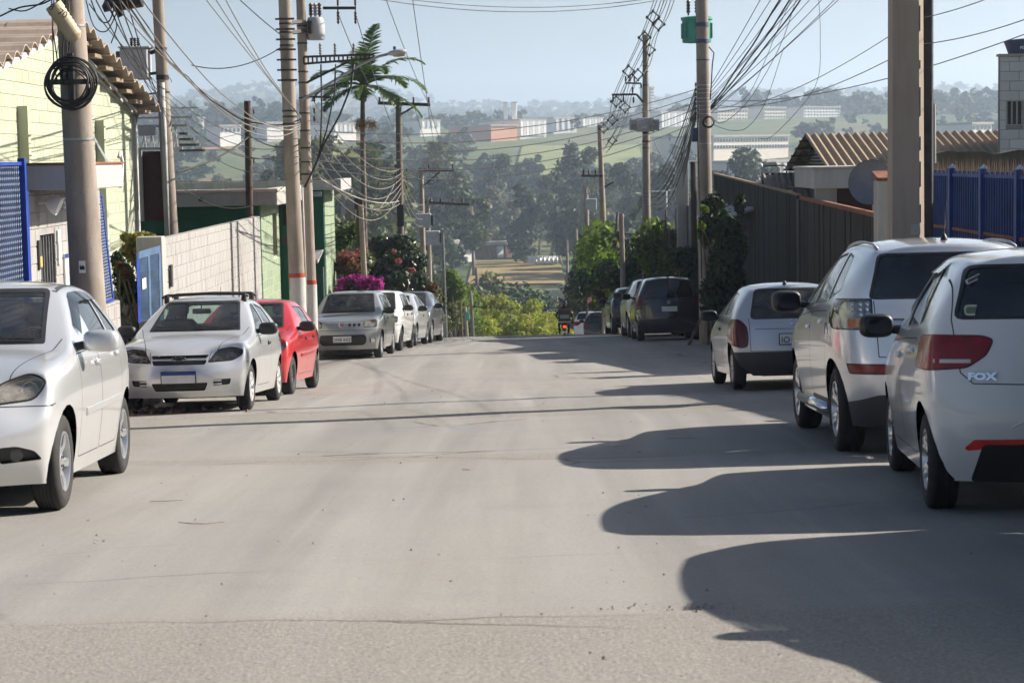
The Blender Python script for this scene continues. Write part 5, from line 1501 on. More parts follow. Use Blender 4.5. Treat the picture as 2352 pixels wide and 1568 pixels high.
# white verge boards following both slopes
for (ya, za, yb, zb2) in ((yL-.6, zE-.10, yA, zA), (yA, zA, yR+.25, zE-.05)):
    b = MB(); b.add([(HX+.004, ya, za-.20), (HX+.004, yb, zb2-.20), (HX+.004, yb, zb2-.02), (HX+.004, ya, za-.02), (HX+.05, ya, za-.20), (HX+.05, yb, zb2-.20), (HX+.05, yb, zb2-.02), (HX+.05, ya, za-.02)], [(0,3,2,1),(4,5,6,7),(0,1,5,4),(2,3,7,6),(1,2,6,5),(3,0,4,7)]); H_.add(b, 'verge_board', M_WHITEW)
b = MB(); b.tube([(HX+.12, yA+.4, zA-.16), (HX+.12, yR, zE-.18)], .028, 8); H_.add(b, 'gutter_pipe', M_STEEL, True)
b = MB(); b.tube([(HX+.10, yR+.02, zE-.20), (HX+.08, yR-.18, zE-.5), (HX+.07, yR-.10, -.9)], .016, 6); H_.add(b, 'down_cable', M_STEEL, True)
# canal tiles: rows across the slope, each tile one piece
def canal_tile(L, W_, mat):
    b = MB(); n = 8; t = .022; top_ = []; bot = []
    for k in range(n+1):
        s = k/n; q = -W_/2 + W_*s; z = .10*math.sin(PI*min(1, max(0, (s-.18)/.64)))**.8 if .18 < s < .82 else 0.0
        top_.append((q, z+t)); bot.append((q, z))
    V = []
    for x in (0, L):
        V += [(x, q, z) for q, z in top_] + [(x, q, z) for q, z in bot]
    m = n+1; Fs = []
    for k in range(n): Fs += [(k, k+1, 2*m+k+1, 2*m+k), (m+k+1, m+k, 3*m+k, 3*m+k+1), (k, m+k, m+k+1, k+1), (2*m+k, 2*m+k+1, 3*m+k+1, 3*m+k)]
    Fs += [(0, 2*m, 3*m, m), (n, m+n, 3*m+n, 2*m+n)]
    b.add(V, Fs); return b.mesh('roof_tile', mat)
tile_me = canal_tile(1.06, .62, M_TILE)
for side, (ya, za, yb, zb2) in ((0, (yL-.6, zE-.10, yA+.05, zA+.01)), (1, (yA+.02, zA, yR+.75, zE-.16))):
    n = 13 if side == 0 else 13; L = math.hypot(yb-ya, zb2-za); an = math.atan2(zb2-za, yb-ya)
    for k in range(n):
        s = (k+.5)/n; y = lerp(ya, yb, s); z = lerp(za, zb2, s)
        for j in range(5):
            o = link('roof_tile', tile_me, H_.o); o.matrix_parent_inverse = H_.inv
            o.matrix_basis = Matrix.Translation((HX+.38 - 1.0*(j+1), y, z + .012*(4-j) + .03*(k % 2))) @ Matrix.Rotation(an, 4, 'X')
b = MB(); b.box((-13, yL-.6, zE-.75), (-12.9, yR+.7, zA)); H_.add(b, 'roof_end', M_TILE)
for k in range(7):   # beam ends under the right-hand eave
    s = (k+.5)/7; y, z = lerp(yA+.5, yR+.6, s), lerp(zA-.10, zE-.20, s)
    b = MB(); b.box((-13, y-.36, z-.05), (HX+.30, y+.30, z+.02), bev=.004); H_.add(b, 'eave_beam', plain('eave_concrete', (.22, .17, .12), .9, 0, .2))

# ---- shed behind the green house
SH = Rt('shed', (-8.2, 43.0, zg(-7, 43)), 'dark maroon shed with white truss roof behind the green house', 'shed')
p = at(320, 345, 43.2); q = at(378, 345, 43.2); zb = -1.2
b = MB(); b.box((p.x-.2, 43.2, zb), (q.x+.08, 43.4, p.z-.03)); SH.add(b, 'door_panel', M_MAROON)
b = MB(); b.box((p.x-.02, 43.12, zb), (p.x+.06, 43.19, p.z+.05)); SH.add(b, 'white_jamb', M_WHITEW)
for k, (z0, th) in enumerate(((p.z, .05), (p.z+.48, .05), (p.z+.66, .04), (p.z+.86, .03))):
    b = MB(); b.box((p.x-.4, 43.1, z0), (q.x+.4+.12*k, 43.16, z0+th)); SH.add(b, 'truss_chord', M_STEEL if k else M_WHITEW)
for k in range(11):
    x = lerp(p.x, q.x+.3, k/10); b = MB(); b.tube([(x, 43.13, p.z+.05), (x + (.06 if k % 2 else -.06), 43.13, p.z+.48)], .012, 5); SH.add(b, 'truss_web', M_WHITEW)
b = MB(); b.box((p.x+.02, 43.04, p.z+.30), (p.x+.38, 43.1, p.z+.50), bev=.02); SH.add(b, 'white_unit', M_WHITEW)
for k in range(4):
    b = MB(); b.box((q.x+.3, 43.3, p.z-.05+.12*k), (q.x+.85-.12*k, 43.5, p.z+.0+.12*k)); SH.add(b, 'roof_edge', plain('dark_metal_sheet', (.10, .10, .10), .6, .3))

# ---- dark green buildings with cream slab roofs
B1 = Rt('green_building', (-7.3, 48, zg(-6, 48)), 'low dark green building with grey slab roof behind the block wall', 'building')
zb = zg(-6, 50)-.2
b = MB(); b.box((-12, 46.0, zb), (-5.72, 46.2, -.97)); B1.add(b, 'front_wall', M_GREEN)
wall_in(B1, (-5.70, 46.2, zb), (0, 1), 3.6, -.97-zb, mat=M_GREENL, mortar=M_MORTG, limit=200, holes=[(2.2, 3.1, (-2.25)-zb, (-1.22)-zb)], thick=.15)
b = MB(); b.box((-5.86, 48.42, -2.25), (-5.80, 49.28, -1.22)); B1.add(b, 'window', plain('window_brown', (.13, .10, .075), .4))
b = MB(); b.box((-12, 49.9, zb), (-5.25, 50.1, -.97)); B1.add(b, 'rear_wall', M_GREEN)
b = MB(); b.box((-5.62, 49.86, -1.55), (-5.35, 49.9, -1.05)); B1.add(b, 'small_window', M_DARKIN)
b = MB(); b.box((-5.65, 49.86, -2.05), (-5.42, 49.9, -1.80)); B1.add(b, 'wall_vent', M_TRIM)
b = MB(); b.box((-12, 45.45, -.96), (-5.23, 51.5, -.66), bev=.01); B1.add(b, 'roof_slab', M_SLAB)
for k in range(11):
    x = -12 + .618*k; b = MB(); b.box((x, 45.43, -.66), (x+.608, 45.75, -.585), bev=.006); B1.add(b, 'coping_tile', plain('pinkish_coping', (.52, .42, .37), .85, 0, .15))
for k in range(9):
    y = 45.76 + .63*k; b = MB(); b.box((-5.53, y, -.66), (-5.21, y+.62, -.585), bev=.006); B1.add(b, 'coping_tile', M_CREAM)
for x in (-8.95, -6.95):
    b = MB(); b.lathe([(.001, 0), (.045, .0), (.05, .05), (.001, .09)], 12, Matrix.Translation((x, 45.45, -.80)) @ Matrix.Rotation(R(90), 4, 'X')); B1.add(b, 'round_lamp', M_TRIM, True)
B2 = Rt('green_building', (-6.5, 59, zg(-6, 59)), 'taller dark green building with cream block parapet behind the twin poles', 'building')
zb = zg(-6, 60)-.3
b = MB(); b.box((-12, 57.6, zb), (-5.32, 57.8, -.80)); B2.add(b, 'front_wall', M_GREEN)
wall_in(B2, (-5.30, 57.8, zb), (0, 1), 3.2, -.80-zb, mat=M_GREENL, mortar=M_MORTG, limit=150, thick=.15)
for k in range(14):
    x = -4.75 - .52*(k+1)
    b = MB(); b.box((x+.005, 56.9, -.80), (x+.515, 57.1, -.52), bev=.006); B2.add(b, 'parapet_block', M_CREAM)
b = MB(); b.box((-12, 56.95, -.79), (-4.77, 60.6, -.60)); B2.add(b, 'roof_slab', M_CREAM)
b = MB(); b.box((-4.95, 56.88, -.82), (-4.74, 60.6, -.50), bev=.008); B2.add(b, 'slab_edge', M_SLABW)
b = MB(); b.box((-12, 56.93, -.52), (-4.9, 56.98, -.50)); B2.add(b, 'parapet_rail', M_RUSTR)
b = MB(); b.box((-5.55, 56.75, -.98), (-5.28, 56.92, -.84), Matrix.Rotation(0, 4, 'Z'), .02); B2.add(b, 'flood_light', M_STEEL, ang=40)
b = MB(); b.add([(-6.3, 57.58, -2.55), (-5.35, 57.58, -2.50), (-5.45, 56.9, -2.78), (-6.3, 56.9, -2.78), (-6.3, 57.58, -2.60), (-5.35, 57.58, -2.55), (-5.45, 56.9, -2.86), (-6.3, 56.9, -2.86)], [(0,1,2,3),(7,6,5,4),(3,2,6,7),(1,5,6,2),(0,3,7,4)]); B2.add(b, 'door_awning', M_SLABW)
b = MB(); b.tube([(-5.36, 57.54, -3.0), (-5.36, 57.54, -5.5)], .012, 6); B2.add(b, 'down_pipe', M_SLABW)

# ---- right: blue picket fence
FX = 6.3
BF = Rt('picket_fence', (FX, 26.5, zg(FX, 26.5)), 'blue steel picket fence with rusty spikes behind the near right pole', 'fence')
M_FBLUE = plain('fence_blue', (.010, .050, .235), .5, 0, .3, 3)
for k in range(7):
    y = 30.6 - 1.89*k; b = MB(); z0 = zg(FX, y)
    b.box((FX-.05, y-.065, z0), (FX+.07, y+.065, -.255), bev=.004); o = BF.add(b, 'post', M_FBLUE)
    b = MB(); b.add([(FX-.06, y-.072, -.255), (FX+.08, y-.072, -.255), (FX+.08, y+.072, -.255), (FX-.06, y+.072, -.255), (FX+.01, y, -.19)], [(0,1,4),(1,2,4),(2,3,4),(3,0,4)]); BF.add(b, 'post_cap', M_BLUEL)
    if k < 6:
        for zz in (-.35, -1.11, -2.3):
            b = MB(); b.box((FX-.01, y-1.82, zz-.02), (FX+.03, y-.07, zz+.02)); BF.add(b, 'rail', M_FBLUE if zz != -1.11 else M_RUSTR)
        for j in range(12):
            yy = y - .14 - j*.138 + rnd.uniform(-.008, .008); b = MB(); b.box((FX, yy-.016, z0+.10), (FX+.03, yy+.016, -.29)); BF.add(b, 'picket', M_FBLUE)
        for j in range(20):
            yy = y - .06 - j*.091; b = MB(); b.add([(FX+.005, yy-.011, -.33), (FX+.005, yy+.011, -.33), (FX+.025, yy, -.33), (FX+.014+.012*math.sin(j*1.7), yy+.016*math.sin(j*2.3), -.11-.02*math.sin(j*3.1))], [(0,1,3),(1,2,3),(2,0,3),(0,2,1)]); BF.add(b, 'spike', plain('brown_spike', (.12, .075, .05), .85, 0, .4, 6))
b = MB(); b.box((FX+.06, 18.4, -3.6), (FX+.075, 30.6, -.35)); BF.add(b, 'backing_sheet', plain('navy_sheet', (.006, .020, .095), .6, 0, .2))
# ---- right: board fences
WA = Rt('board_fence', (FX, 38.9, zg(FX, 38.9)), 'brown vertical board fence with rusty top rail behind the silver hatchback', 'fence')
r5 = random.Random(12)
ztop = lambda y: lerp(-1.05, -.92, (y-34.3)/9.2)
y = 34.4
while y < 43.4:
    w = r5.uniform(.275, .31); z0 = zg(FX, y)-.05; d = r5.uniform(-.016, .016); b = MB()
    b.box((FX+d, y, z0), (FX+.035+d, y+w-.014, ztop(y)-.06+r5.uniform(-.02, .01)), bev=.004); WA.add(b, 'board', M_WOODD); y += w
b = MB(); b.add([(FX-.04, 34.3, -1.13), (FX-.04, 43.5, -1.0), (FX-.04, 43.5, -.92), (FX-.04, 34.3, -1.05), (FX+.06, 34.3, -1.13), (FX+.06, 43.5, -1.0), (FX+.06, 43.5, -.92), (FX+.06, 34.3, -1.05)], [(0,3,2,1),(4,5,6,7),(0,1,5,4),(2,3,7,6),(0,4,7,3),(1,2,6,5)]); WA.add(b, 'top_rail', M_RUSTR)
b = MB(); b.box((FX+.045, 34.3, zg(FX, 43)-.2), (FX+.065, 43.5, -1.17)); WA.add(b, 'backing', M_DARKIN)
WP = Rt('gate_pier', (FX, 33.8, zg(FX, 34)), 'slim dark concrete gate pier beside the near right pole', 'pier')
b = MB(); b.box((FX-.12, 33.75, zg(FX, 34)-.1), (FX+.14, 34.22, -.49), bev=.01); WP.add(b, 'pier', M_SLAB)
b = MB(); b.add([(FX-.14, 33.73, -.49), (FX+.16, 33.73, -.49), (FX+.16, 34.24, -.40), (FX-.14, 34.24, -.40), (FX-.14, 33.73, -.44), (FX+.16, 33.73, -.44), (FX+.16, 34.24, -.33), (FX-.14, 34.24, -.33)], [(0,3,2,1),(4,5,6,7),(0,1,5,4),(1,2,6,5),(2,3,7,6),(3,0,4,7)]); WP.add(b, 'pier_cap', M_RUSTR)
WB = Rt('board_gate', (FX, 53, zg(FX, 53)), 'tall charcoal ribbed board gate sloping away behind the creeper', 'gate')
ztop2 = lambda y: lerp(-.91, -.58, (y-43.9)/18.2)
y = 44.05
while y < 62:
    w = .35; z0 = zg(FX, y)-.05; b = MB(); b.box((FX+r5.uniform(-.008, .008), y, z0), (FX+.035, y+w-.012, ztop2(y)), bev=.004); WB.add(b, 'board', M_WOODD2); y += w
b = MB(); b.box((FX-.04, 43.65, zg(FX, 43.7)-.1), (FX+.08, 43.98, -1.0)); WB.add(b, 'post', M_BLACK)
b = MB(); b.add([(FX-.02, 44, -.93), (FX-.02, 62.1, -.61), (FX-.02, 62.1, -.56), (FX-.02, 44, -.88), (FX+.07, 44, -.93), (FX+.07, 62.1, -.61), (FX+.07, 62.1, -.56), (FX+.07, 44, -.88)], [(0,3,2,1),(4,5,6,7),(0,1,5,4),(2,3,7,6),(0,4,7,3),(1,2,6,5)]); WB.add(b, 'top_rail', plain('tan_rail', (.25, .17, .10), .8, 0, .3))
b = MB(); b.add([(5.55, 52, -1.66), (FX, 52, -1.38), (FX, 56.5, -1.38), (5.55, 56.5, -1.66), (5.55, 52, -1.70), (FX, 52, -1.45), (FX, 56.5, -1.45), (5.55, 56.5, -1.70)], [(0,1,2,3),(7,6,5,4),(0,4,5,1),(1,5,6,2),(2,6,7,3),(3,7,4,0)]); WB.add(b, 'gate_canopy', plain('canopy_sheet', (.20, .21, .23), .6))
# further dark gates along the right
for (ya, yb, za, zb_, nm, lab) in ((62.7, 68.2, -1.57, -1.79, 'steel_gate', 'dark blue-grey steel gate beyond the creeper on the right'), (68.7, 77.0, -2.6, -3.1, 'steel_gate', 'lower dark steel gate beside the far right pole')):
    G2 = Rt(nm, (5.6, (ya+yb)/2, zg(5, (ya+yb)/2)), lab, 'gate'); y = ya
    while y < yb-.1:
        b = MB(); b.box((5.6, y, zg(5, y)-.1), (5.63, y+.39, lerp(za, zb_, (y-ya)/(yb-ya))), bev=.004); G2.add(b, 'panel', plain('gate_steel', (.022, .024, .036), .6, 0, .2)); y += .40
    b = MB(); b.box((5.57, ya-.12, zg(5, ya)-.1), (5.67, ya-.01, za+.15)); G2.add(b, 'post', M_STEEL)
WPi = Rt('white_gatepost', (5.0, 78.5, zg(5, 78.5)), 'small white gate frame with blue panel at the end of the right fences', 'gate')
b = MB(); b.box((4.83, 78.4, zg(5, 78)-.1), (5.04, 78.6, -4.31)); WPi.add(b, 'post', M_WHITEW); b = MB(); b.box((4.83, 78.4, -4.31), (6.2, 78.6, -4.14)); WPi.add(b, 'lintel', M_WHITEW)
b = MB(); b.box((5.05, 78.48, -7.6), (6.2, 78.54, -4.43)); WPi.add(b, 'panel', M_BLUE)
RP = Rt('concrete_pillar', (5.50, 64.0, zg(5.5, 64)), 'square grey concrete pillar left of the tall right pole with green transformer', 'pillar')
b = MB(); b.box((5.31, 63.8, zg(5.5, 64)-.1), (5.67, 64.15, -.03), bev=.012); RP.add(b, 'shaft', M_SLAB)
b = MB(); b.lathe([(.03, 0), (.035, .10), (.01, .16)], 8, Matrix.Translation((5.49, 64, -.03))); RP.add(b, 'insulator', M_BLACK)

# ---- right: house with corrugated brown roof
RH = Rt('brown_roofed_house', (10, 49, zg(9, 49)), 'house with brown corrugated gable roof behind the right fences', 'house')
zR, zEv = .44, -.40; yF, yRd, yB = 45.5, 49.0, 52.7; xa, xb = 7.18, 16.5
n = int((xb-xa)/1.0)
def corr_sheet(L, pitch, amp, ncyc):
    b = MB(); V = []; m = ncyc*6+1
    for k in range(m):
        x = k/6*pitch; z = amp*math.sin(2*PI*k/6); V += [(x, 0, z), (x, L, z)]
    b.add(V, [(2*k, 2*k+2, 2*k+3, 2*k+1) for k in range(m-1)]); return b.mesh('roof_sheet', M_TILE2, True)
Ls = math.hypot(yRd-yF, zR-zEv); an = math.atan2(zR-zEv, yRd-yF); sh_me = corr_sheet(Ls+.02, .20, .042, 5); Lb = math.hypot(yB-yRd, zR-zEv+.03); sh_b = corr_sheet(Lb, .20, .042, 5)
for k in range(n):
    o = link('roof_sheet', sh_me, RH.o); o.matrix_parent_inverse = RH.inv; o.matrix_basis = Matrix.Translation((xa+1.0*k, yF, zEv)) @ Matrix.Rotation(an, 4, 'X')
    o = link('roof_sheet', sh_b, RH.o); o.matrix_parent_inverse = RH.inv; o.matrix_basis = Matrix.Translation((xa+1.0*k, yRd, zR)) @ Matrix.Rotation(-math.atan2(zR-zEv+.03, yB-yRd), 4, 'X')
for k in range(5):   # dark purlins seen under the verge
    s = (k+.5)/5
    b = MB(); y = lerp(yRd+.1, yB, s); z = lerp(zR-.10, zEv-.14, s); b.box((xa-.05, y-.18, z), (xa+.9, y+.12, z+.05)); RH.add(b, 'purlin', M_DARKIN)
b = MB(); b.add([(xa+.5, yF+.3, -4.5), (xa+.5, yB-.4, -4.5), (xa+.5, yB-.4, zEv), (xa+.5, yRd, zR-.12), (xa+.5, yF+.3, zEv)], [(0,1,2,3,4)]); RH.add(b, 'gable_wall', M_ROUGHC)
for k in range(6):
    b = MB(); y0_ = 40.6+.0*k; z = -.35+.08*k; b.box((xa+.38, lerp(46.9, 48.5, k/6), z), (xa+.44, lerp(51.2, 49.5, k/6), z+.025)); RH.add(b, 'gable_slat', M_STEEL)
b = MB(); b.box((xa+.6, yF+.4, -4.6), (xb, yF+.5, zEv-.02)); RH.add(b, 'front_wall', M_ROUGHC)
PA = Rt('white_canopy', (7.0, 44, zg(7, 44)), 'flaking white concrete canopy in front of the brown roof', 'canopy')
p = at(1867, 388, 42.5); zt = p.z
b = MB(); b.box((6.42, 42.5, zt-.42), (8.1, 45.4, zt), bev=.01); PA.add(b, 'fascia', M_WHITEW)
b = MB(); b.box((6.39, 42.46, zt), (8.13, 45.43, zt+.04)); PA.add(b, 'coping', M_SLABW)
b = MB(); b.box((6.50, 42.8, zg(7, 43)-.2), (6.95, 43.0, zt-.42)); PA.add(b, 'white_wall', M_WHITEW)
b = MB(); b.box((6.96, 43.9, zg(7, 43)-.2), (8.3, 44.0, zt-.42)); PA.add(b, 'dark_opening', M_MAROON)
SR = Rt('small_tiled_roof', (6.9, 50.5, zg(7, 50)), 'small grey corrugated roof just above the board gate', 'roof')
sm_ = corr_sheet(1.5, .16, .035, 4); sm_.materials[0] = plain('grey_corrugated_sheet', (.20, .18, .155), .85, 0, .3, 3)
for k in range(2):
    o = link('roof_sheet', sm_, SR.o); o.matrix_parent_inverse = SR.inv; p = at(1752+38*k, 430, 44); o.matrix_basis = Matrix.Translation((6.48+.64*k, 50.4, -1.14)) @ Matrix.Rotation(R(24), 4, 'X')
b = MB(); b.box((6.5, 51.9, zg(7, 51)), (7.9, 52, -.5)); SR.add(b, 'wall', M_ROUGHC)
# dish
DI = Rt('satellite_dish', (6.6, 36.2, -1.4), 'large grey satellite dish above the board fence', 'dish')
pc = at(2004, 421, 36.2)
b = MB(); Md = Matrix.Translation(pc) @ Matrix.Rotation(R(-28), 4, 'Z') @ Matrix.Rotation(R(80), 4, 'X')
b.lathe([(.40*math.sin(a)/math.sin(.75)*1.0, .35*(1-math.cos(a))/(1-math.cos(.75))*.35) for a in [.75*k/10 for k in range(11)]], 36, Md); DI.add(b, 'reflector', plain('dish_grey', (.17, .18, .21), .5, .3, .15), True)
b = MB(); b.lathe([(.40, .122), (.408, .117), (.408, .130), (.40, .130)], 36, Md, True); DI.add(b, 'rim', M_TRIM)
b = MB(); f_ = pc + Vector((.10, -.30, .05)); b.tube([pc + Vector((.26, 0, -.2)), f_], .010, 6); b.tube([f_, f_+Vector((.03, .10, 0))], .035, 8); DI.add(b, 'feed_horn', M_BLACK)
b = MB(); b.tube([pc + Vector((.02, .15, 0)), (pc.x+.25, 36.5, -3.6)], .03, 8); DI.add(b, 'mast', M_STEEL)
# rough brown wall and white house at the far right
RW = Rt('rough_wall', (10, 38.5, zg(8, 38)), 'rough dark concrete wall above the blue fence at the right edge', 'wall')
p = at(2150, 352, 38.5); V = []; m = 24
for k in range(m+1):
    x = lerp(p.x, 13.5, k/m); V += [(x, 38.5, -4.0), (x, 38.5, p.z + .02*math.sin(k*2.1) + .03*math.sin(k*.9) + (.06*k/m))]
V += [(x, y+.25, z) for x, y, z in V]; q = 2*(m+1)
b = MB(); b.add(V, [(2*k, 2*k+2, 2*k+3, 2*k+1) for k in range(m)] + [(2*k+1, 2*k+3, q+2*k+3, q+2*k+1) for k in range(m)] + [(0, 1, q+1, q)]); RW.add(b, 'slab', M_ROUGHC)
WH = Rt('white_house', (12, 43, zg(9, 43)), 'white block house with barred windows and dark water tank on top', 'house')
p = at(2297, 130, 42.0); xl, zt = p.x, p.z; w0, w1 = .49, 1.02
wall_in(WH, (xl, 42.0, -1.4), (1, 0), 4.0, zt+1.4, mat=M_WBLK, mortar=M_MORT, limit=300, rs=8, holes=[(.13, .49, w0+1.4, w1+1.4), (.58, 1.1, w0+1.4, w1+1.4)])
k_ = xl/42.0*1.03; b = MB(); b.add([(xl, 42.16, -1.4), (xl+6*k_, 48, -1.4), (xl+6*k_, 48, zt), (xl, 42.16, zt), (xl+.2, 42.16, -1.4), (xl+6*k_+.2, 48, -1.4), (xl+6*k_+.2, 48, zt), (xl+.2, 42.16, zt)], [(0,3,2,1),(4,5,6,7),(0,4,7,3),(1,2,6,5),(3,7,6,2)]); WH.add(b, 'side_wall', M_WHITEW)
b = MB(); b.box((xl-.03, 41.96, zt), (xl+4, 42.2, zt+.05)); WH.add(b, 'coping', M_SLABW)
for (u0, u1) in ((.13, .49), (.58, 1.1)):
    b = MB(); b.box((xl+u0, 42.08, w0), (xl+u1, 42.10, w1)); o = WH.add(b, 'window', plain('window_dark_blue', (.03, .04, .06), .15))
    for k in range(4): b = MB(); x = lerp(xl+u0+.02, xl+u1-.02, k/3); b.box((x-.014, 42.03, w0), (x+.014, 42.05, w1)); WH.add(b, 'window_bar', M_WHITEW)
    for z in (w0, w1-.02): b = MB(); b.box((xl+u0-.01, 42.02, z-.018), (xl+u1+.01, 42.06, z+.018)); WH.add(b, 'window_frame', M_WHITEW)
TK = Rt('water_tank', (xl+.62, 42.6, zt+.05), 'dark blue plastic water tank on the white house roof', 'tank')
b = MB(); b.lathe([(.30, 0), (.38, .23), (.395, .25), (.395, .29), (.35, .31), (.001, .34)], 28, Matrix.Translation((xl+.62, 42.55, zt+.05))); TK.add(b, 'tank', plain('tank_blue', (.03, .05, .11), .5), True)
t = text_mesh('FORTLEV', .075, .004, M_WHITE, 'lettering', bold=.002); t.parent = TK.o; t.matrix_parent_inverse = TK.inv; t.matrix_basis = Matrix.Translation((xl+.62, 42.20, zt+.18)) @ Matrix.Rotation(R(90), 4, 'X')
# street lamp bracket on the board gate
SL = Rt('gate_lamp', at(1806, 405, 46.5), 'bent black lamp bracket on top of the board gate', 'lamp')
q = [at(x, y, 46.5) for x, y in ((1806, 440), (1807, 384), (1801, 380), (1752, 381))]; b = MB(); b.tube(q, .018, 6); SL.add(b, 'arm', M_BLACK)
b = MB(); b.lathe([(.001, -.06), (.055, -.02), (.05, .04), (.001, .06)], 12, Matrix.Translation(at(1747, 381, 46.5))); SL.add(b, 'bulb', M_WHITE, True)
q = [at(x, y, 45.5) for x, y in ((1800, 428), (1840, 432), (1862, 434))]; b = MB(); b.tube(q, .014, 6); b.lathe([(.001, 0), (.05, .02), (.05, .08), (.001, .10)], 10, Matrix.Translation(at(1868, 437, 45.5)) @ Matrix.Rotation(R(100), 4, 'Y')); SL.add(b, 'spot', M_BLACK)
# ------------------------------------------------------------------ poles and overhead lines
t_ = NT('pole_concrete'); co = t_.world((1, 1, .35)); n1 = t_.noise(co, 3.2, 6, .65); n2 = t_.noise(t_.world(), 26, 4, .7)
cc = t_.ramp(n1, [(.3, (.20, .165, .135)), (.55, (.31, .265, .225)), (.75, (.38, .34, .30))])
t_.col(t_.mix(t_.math('MULTIPLY', t_.ramp(n2, [(.58, (0, 0, 0)), (.72, (1, 1, 1))]), .5), cc, (.15, .12, .10))); t_.set(Roughness=.92, Specular_IOR_Level=.25); t_.bump(n2, .35, .01)
M_POLE = t_.mat
M_POLEW = streaky('old_wood_pole', (.085, .060, .045), (.04, .03, .024), .5, (6, 6, .4))
M_CABLE = plain('black_cable', (.012, .012, .013), .6)
M_CABLEG = plain('grey_cable', (.19, .17, .15), .6)
M_ALCAB = plain('aluminium_cable', (.10, .095, .09), .5, .3)
M_PORC = plain('brown_porcelain', (.055, .022, .016), .25, coat=.6)
M_TRAFO = plain('transformer_grey', (.36, .37, .39), .55, 0, .15)
M_TEAL = plain('transformer_green', (.05, .30, .23), .55, 0, .2, 3)
M_IRON = plain('dark_iron', (.05, .045, .042), .65, .4, .3)
M_REDW = plain('red_band_paint', (.34, .045, .015), .8, 0, .3, 9)
M_LIME = plain('whitewash', (.46, .45, .43), .9, 0, .15, 4, .2)

class Pole:
    def __init__(s, label, Y, base_px, top, r0, r1, mat=None, name='utility_pole', group='utility poles along the street', n=20, sq=False, gx=None):
        s.Y = Y; p = at(base_px, 700, Y); x = p.x if gx is None else gx
        s.b = Vector((x, Y, gz(x, Y) if abs(x) < 8 else terr(x, Y)))
        s.t = Vector(top) if len(top) == 3 else at(top[0], top[1], Y)
        s.R = Rt(name, s.b, label, 'pole', group); s.r0, s.r1 = r0, r1
        b = MB(); a = s.b - Vector((0, 0, .3))
        if sq:
            w0, w1 = r0, r1
            V = [a + Vector((dx*w0, dy*w0*.8, 0)) for dx, dy in ((-1,-1),(.64,-1),(1,-.50),(1,1),(-1,1))] + [s.t + Vector((dx*w1, dy*w1*.8, 0)) for dx, dy in ((-1,-1),(.64,-1),(1,-.50),(1,1),(-1,1))]
            b.add(V, [(0,1,6,5),(1,2,7,6),(2,3,8,7),(3,4,9,8),(4,0,5,9),(5,6,7,8,9)]); s.R.add(b, 'shaft', mat or M_POLE)
        else:
            k = 9; b.tube([a.lerp(s.t, i/k) for i in range(k+1)], [lerp(r0, r1, i/k) for i in range(k+1)], n); s.R.add(b, 'shaft', mat or M_POLE, True, 40)
    def axis(s, z): return s.b.lerp(s.t, (z-s.b.z)/(s.t.z-s.b.z))
    def rad(s, z): return lerp(s.r0, s.r1, (z-s.b.z)/(s.t.z-s.b.z))
    def zpx(s, py):
        # height on the axis seen at picture row py
        lo, hi = s.b.z-1, s.t.z+2
        for _ in range(40):
            m = (lo+hi)/2; p = s.axis(m)
            q = CAM_M.transposed() @ p; y = 784 + F_PX*q.y/q.z
            if y > py: lo = m
            else: hi = m
        return m
    def band(s, z, h=.04, mat=None, grow=.008, name='band'):
        p = s.axis(z); r = s.rad(z)+grow; b = MB(); b.lathe([(r-.02, -h/2), (r, -h/2), (r, h/2), (r-.02, h/2)], 20, Matrix.Translation(p)); s.R.add(b, name, mat or M_IRON, ang=40)
    def coil(s, z, r, k=3, mat=None, name='cable_coil', off=None, tilt=0.0, th=.008):
        p = s.axis(z) + Vector((0, -s.rad(z)-.05, 0)) + (off or Vector((0, 0, 0)))
        for i in range(k):
            b = MB(); rr = r*(1 - .05*i + .02*math.sin(i*2)); n = 30
            b.tube([p + Vector((rr*math.cos(2*PI*j/n) + .012*math.sin(3*2*PI*j/n+i), -.012*i, rr*math.sin(2*PI*j/n)*(1+.03*math.sin(i)))) for j in range(n+1)], th, 6, False); s.R.add(b, name, mat or M_CABLE, True)
    def arm(s, p, q, w=.04, name='crossarm', mat=None):
        p, q = Vector(p), Vector(q); d = (q-p).normalized(); v = Vector((0, 1, 0)); u = d.cross(v).normalized(); v = u.cross(d)
        V = [a + u*i*w + v*j*w for a in (p, q) for i, j in ((-1,-1),(1,-1),(1,1),(-1,1))]
        b = MB(); b.add(V, [(0,3,2,1),(4,5,6,7),(0,1,5,4),(1,2,6,5),(2,3,7,6),(3,0,4,7)]); s.R.add(b, name, mat or M_IRON)
    def insulator(s, p, h=.22, r=.035, down=False, mat=None):
        sg = -1 if down else 1; pr = [(r*.35, 0)]
        for k in range(4): z = h*(.15+.2*k); pr += [(r*.45, z), (r, z+.02*h/.22), (r*.45, z+.045*h/.22)]
        pr += [(r*.3, h), (.001, h)]
        b = MB(); b.lathe([(a, sg*c) for a, c in pr], 10, Matrix.Translation(Vector(p))); s.R.add(b, 'insulator', mat or M_PORC, True)
    def brackets(s, z0, z1, k, L=.22, side=-1):
        for i in range(k):
            z = lerp(z0, z1, i/max(1, k-1)); p = s.axis(z); b = MB(); b.box((p.x-s.rad(z)-.06, p.y-s.rad(z)-.03, z-.018), (p.x+s.rad(z)+.06, p.y-s.rad(z)+.01, z+.018)); s.R.add(b, 'step_iron', M_IRON)
    def box(s, lo, hi, name, mat, bev=.01): b = MB(); b.box(lo, hi, None, bev); return s.R.add(b, name, mat)

GRP_L = 'utility poles along the left side'; GRP_R = 'utility poles along the right side'
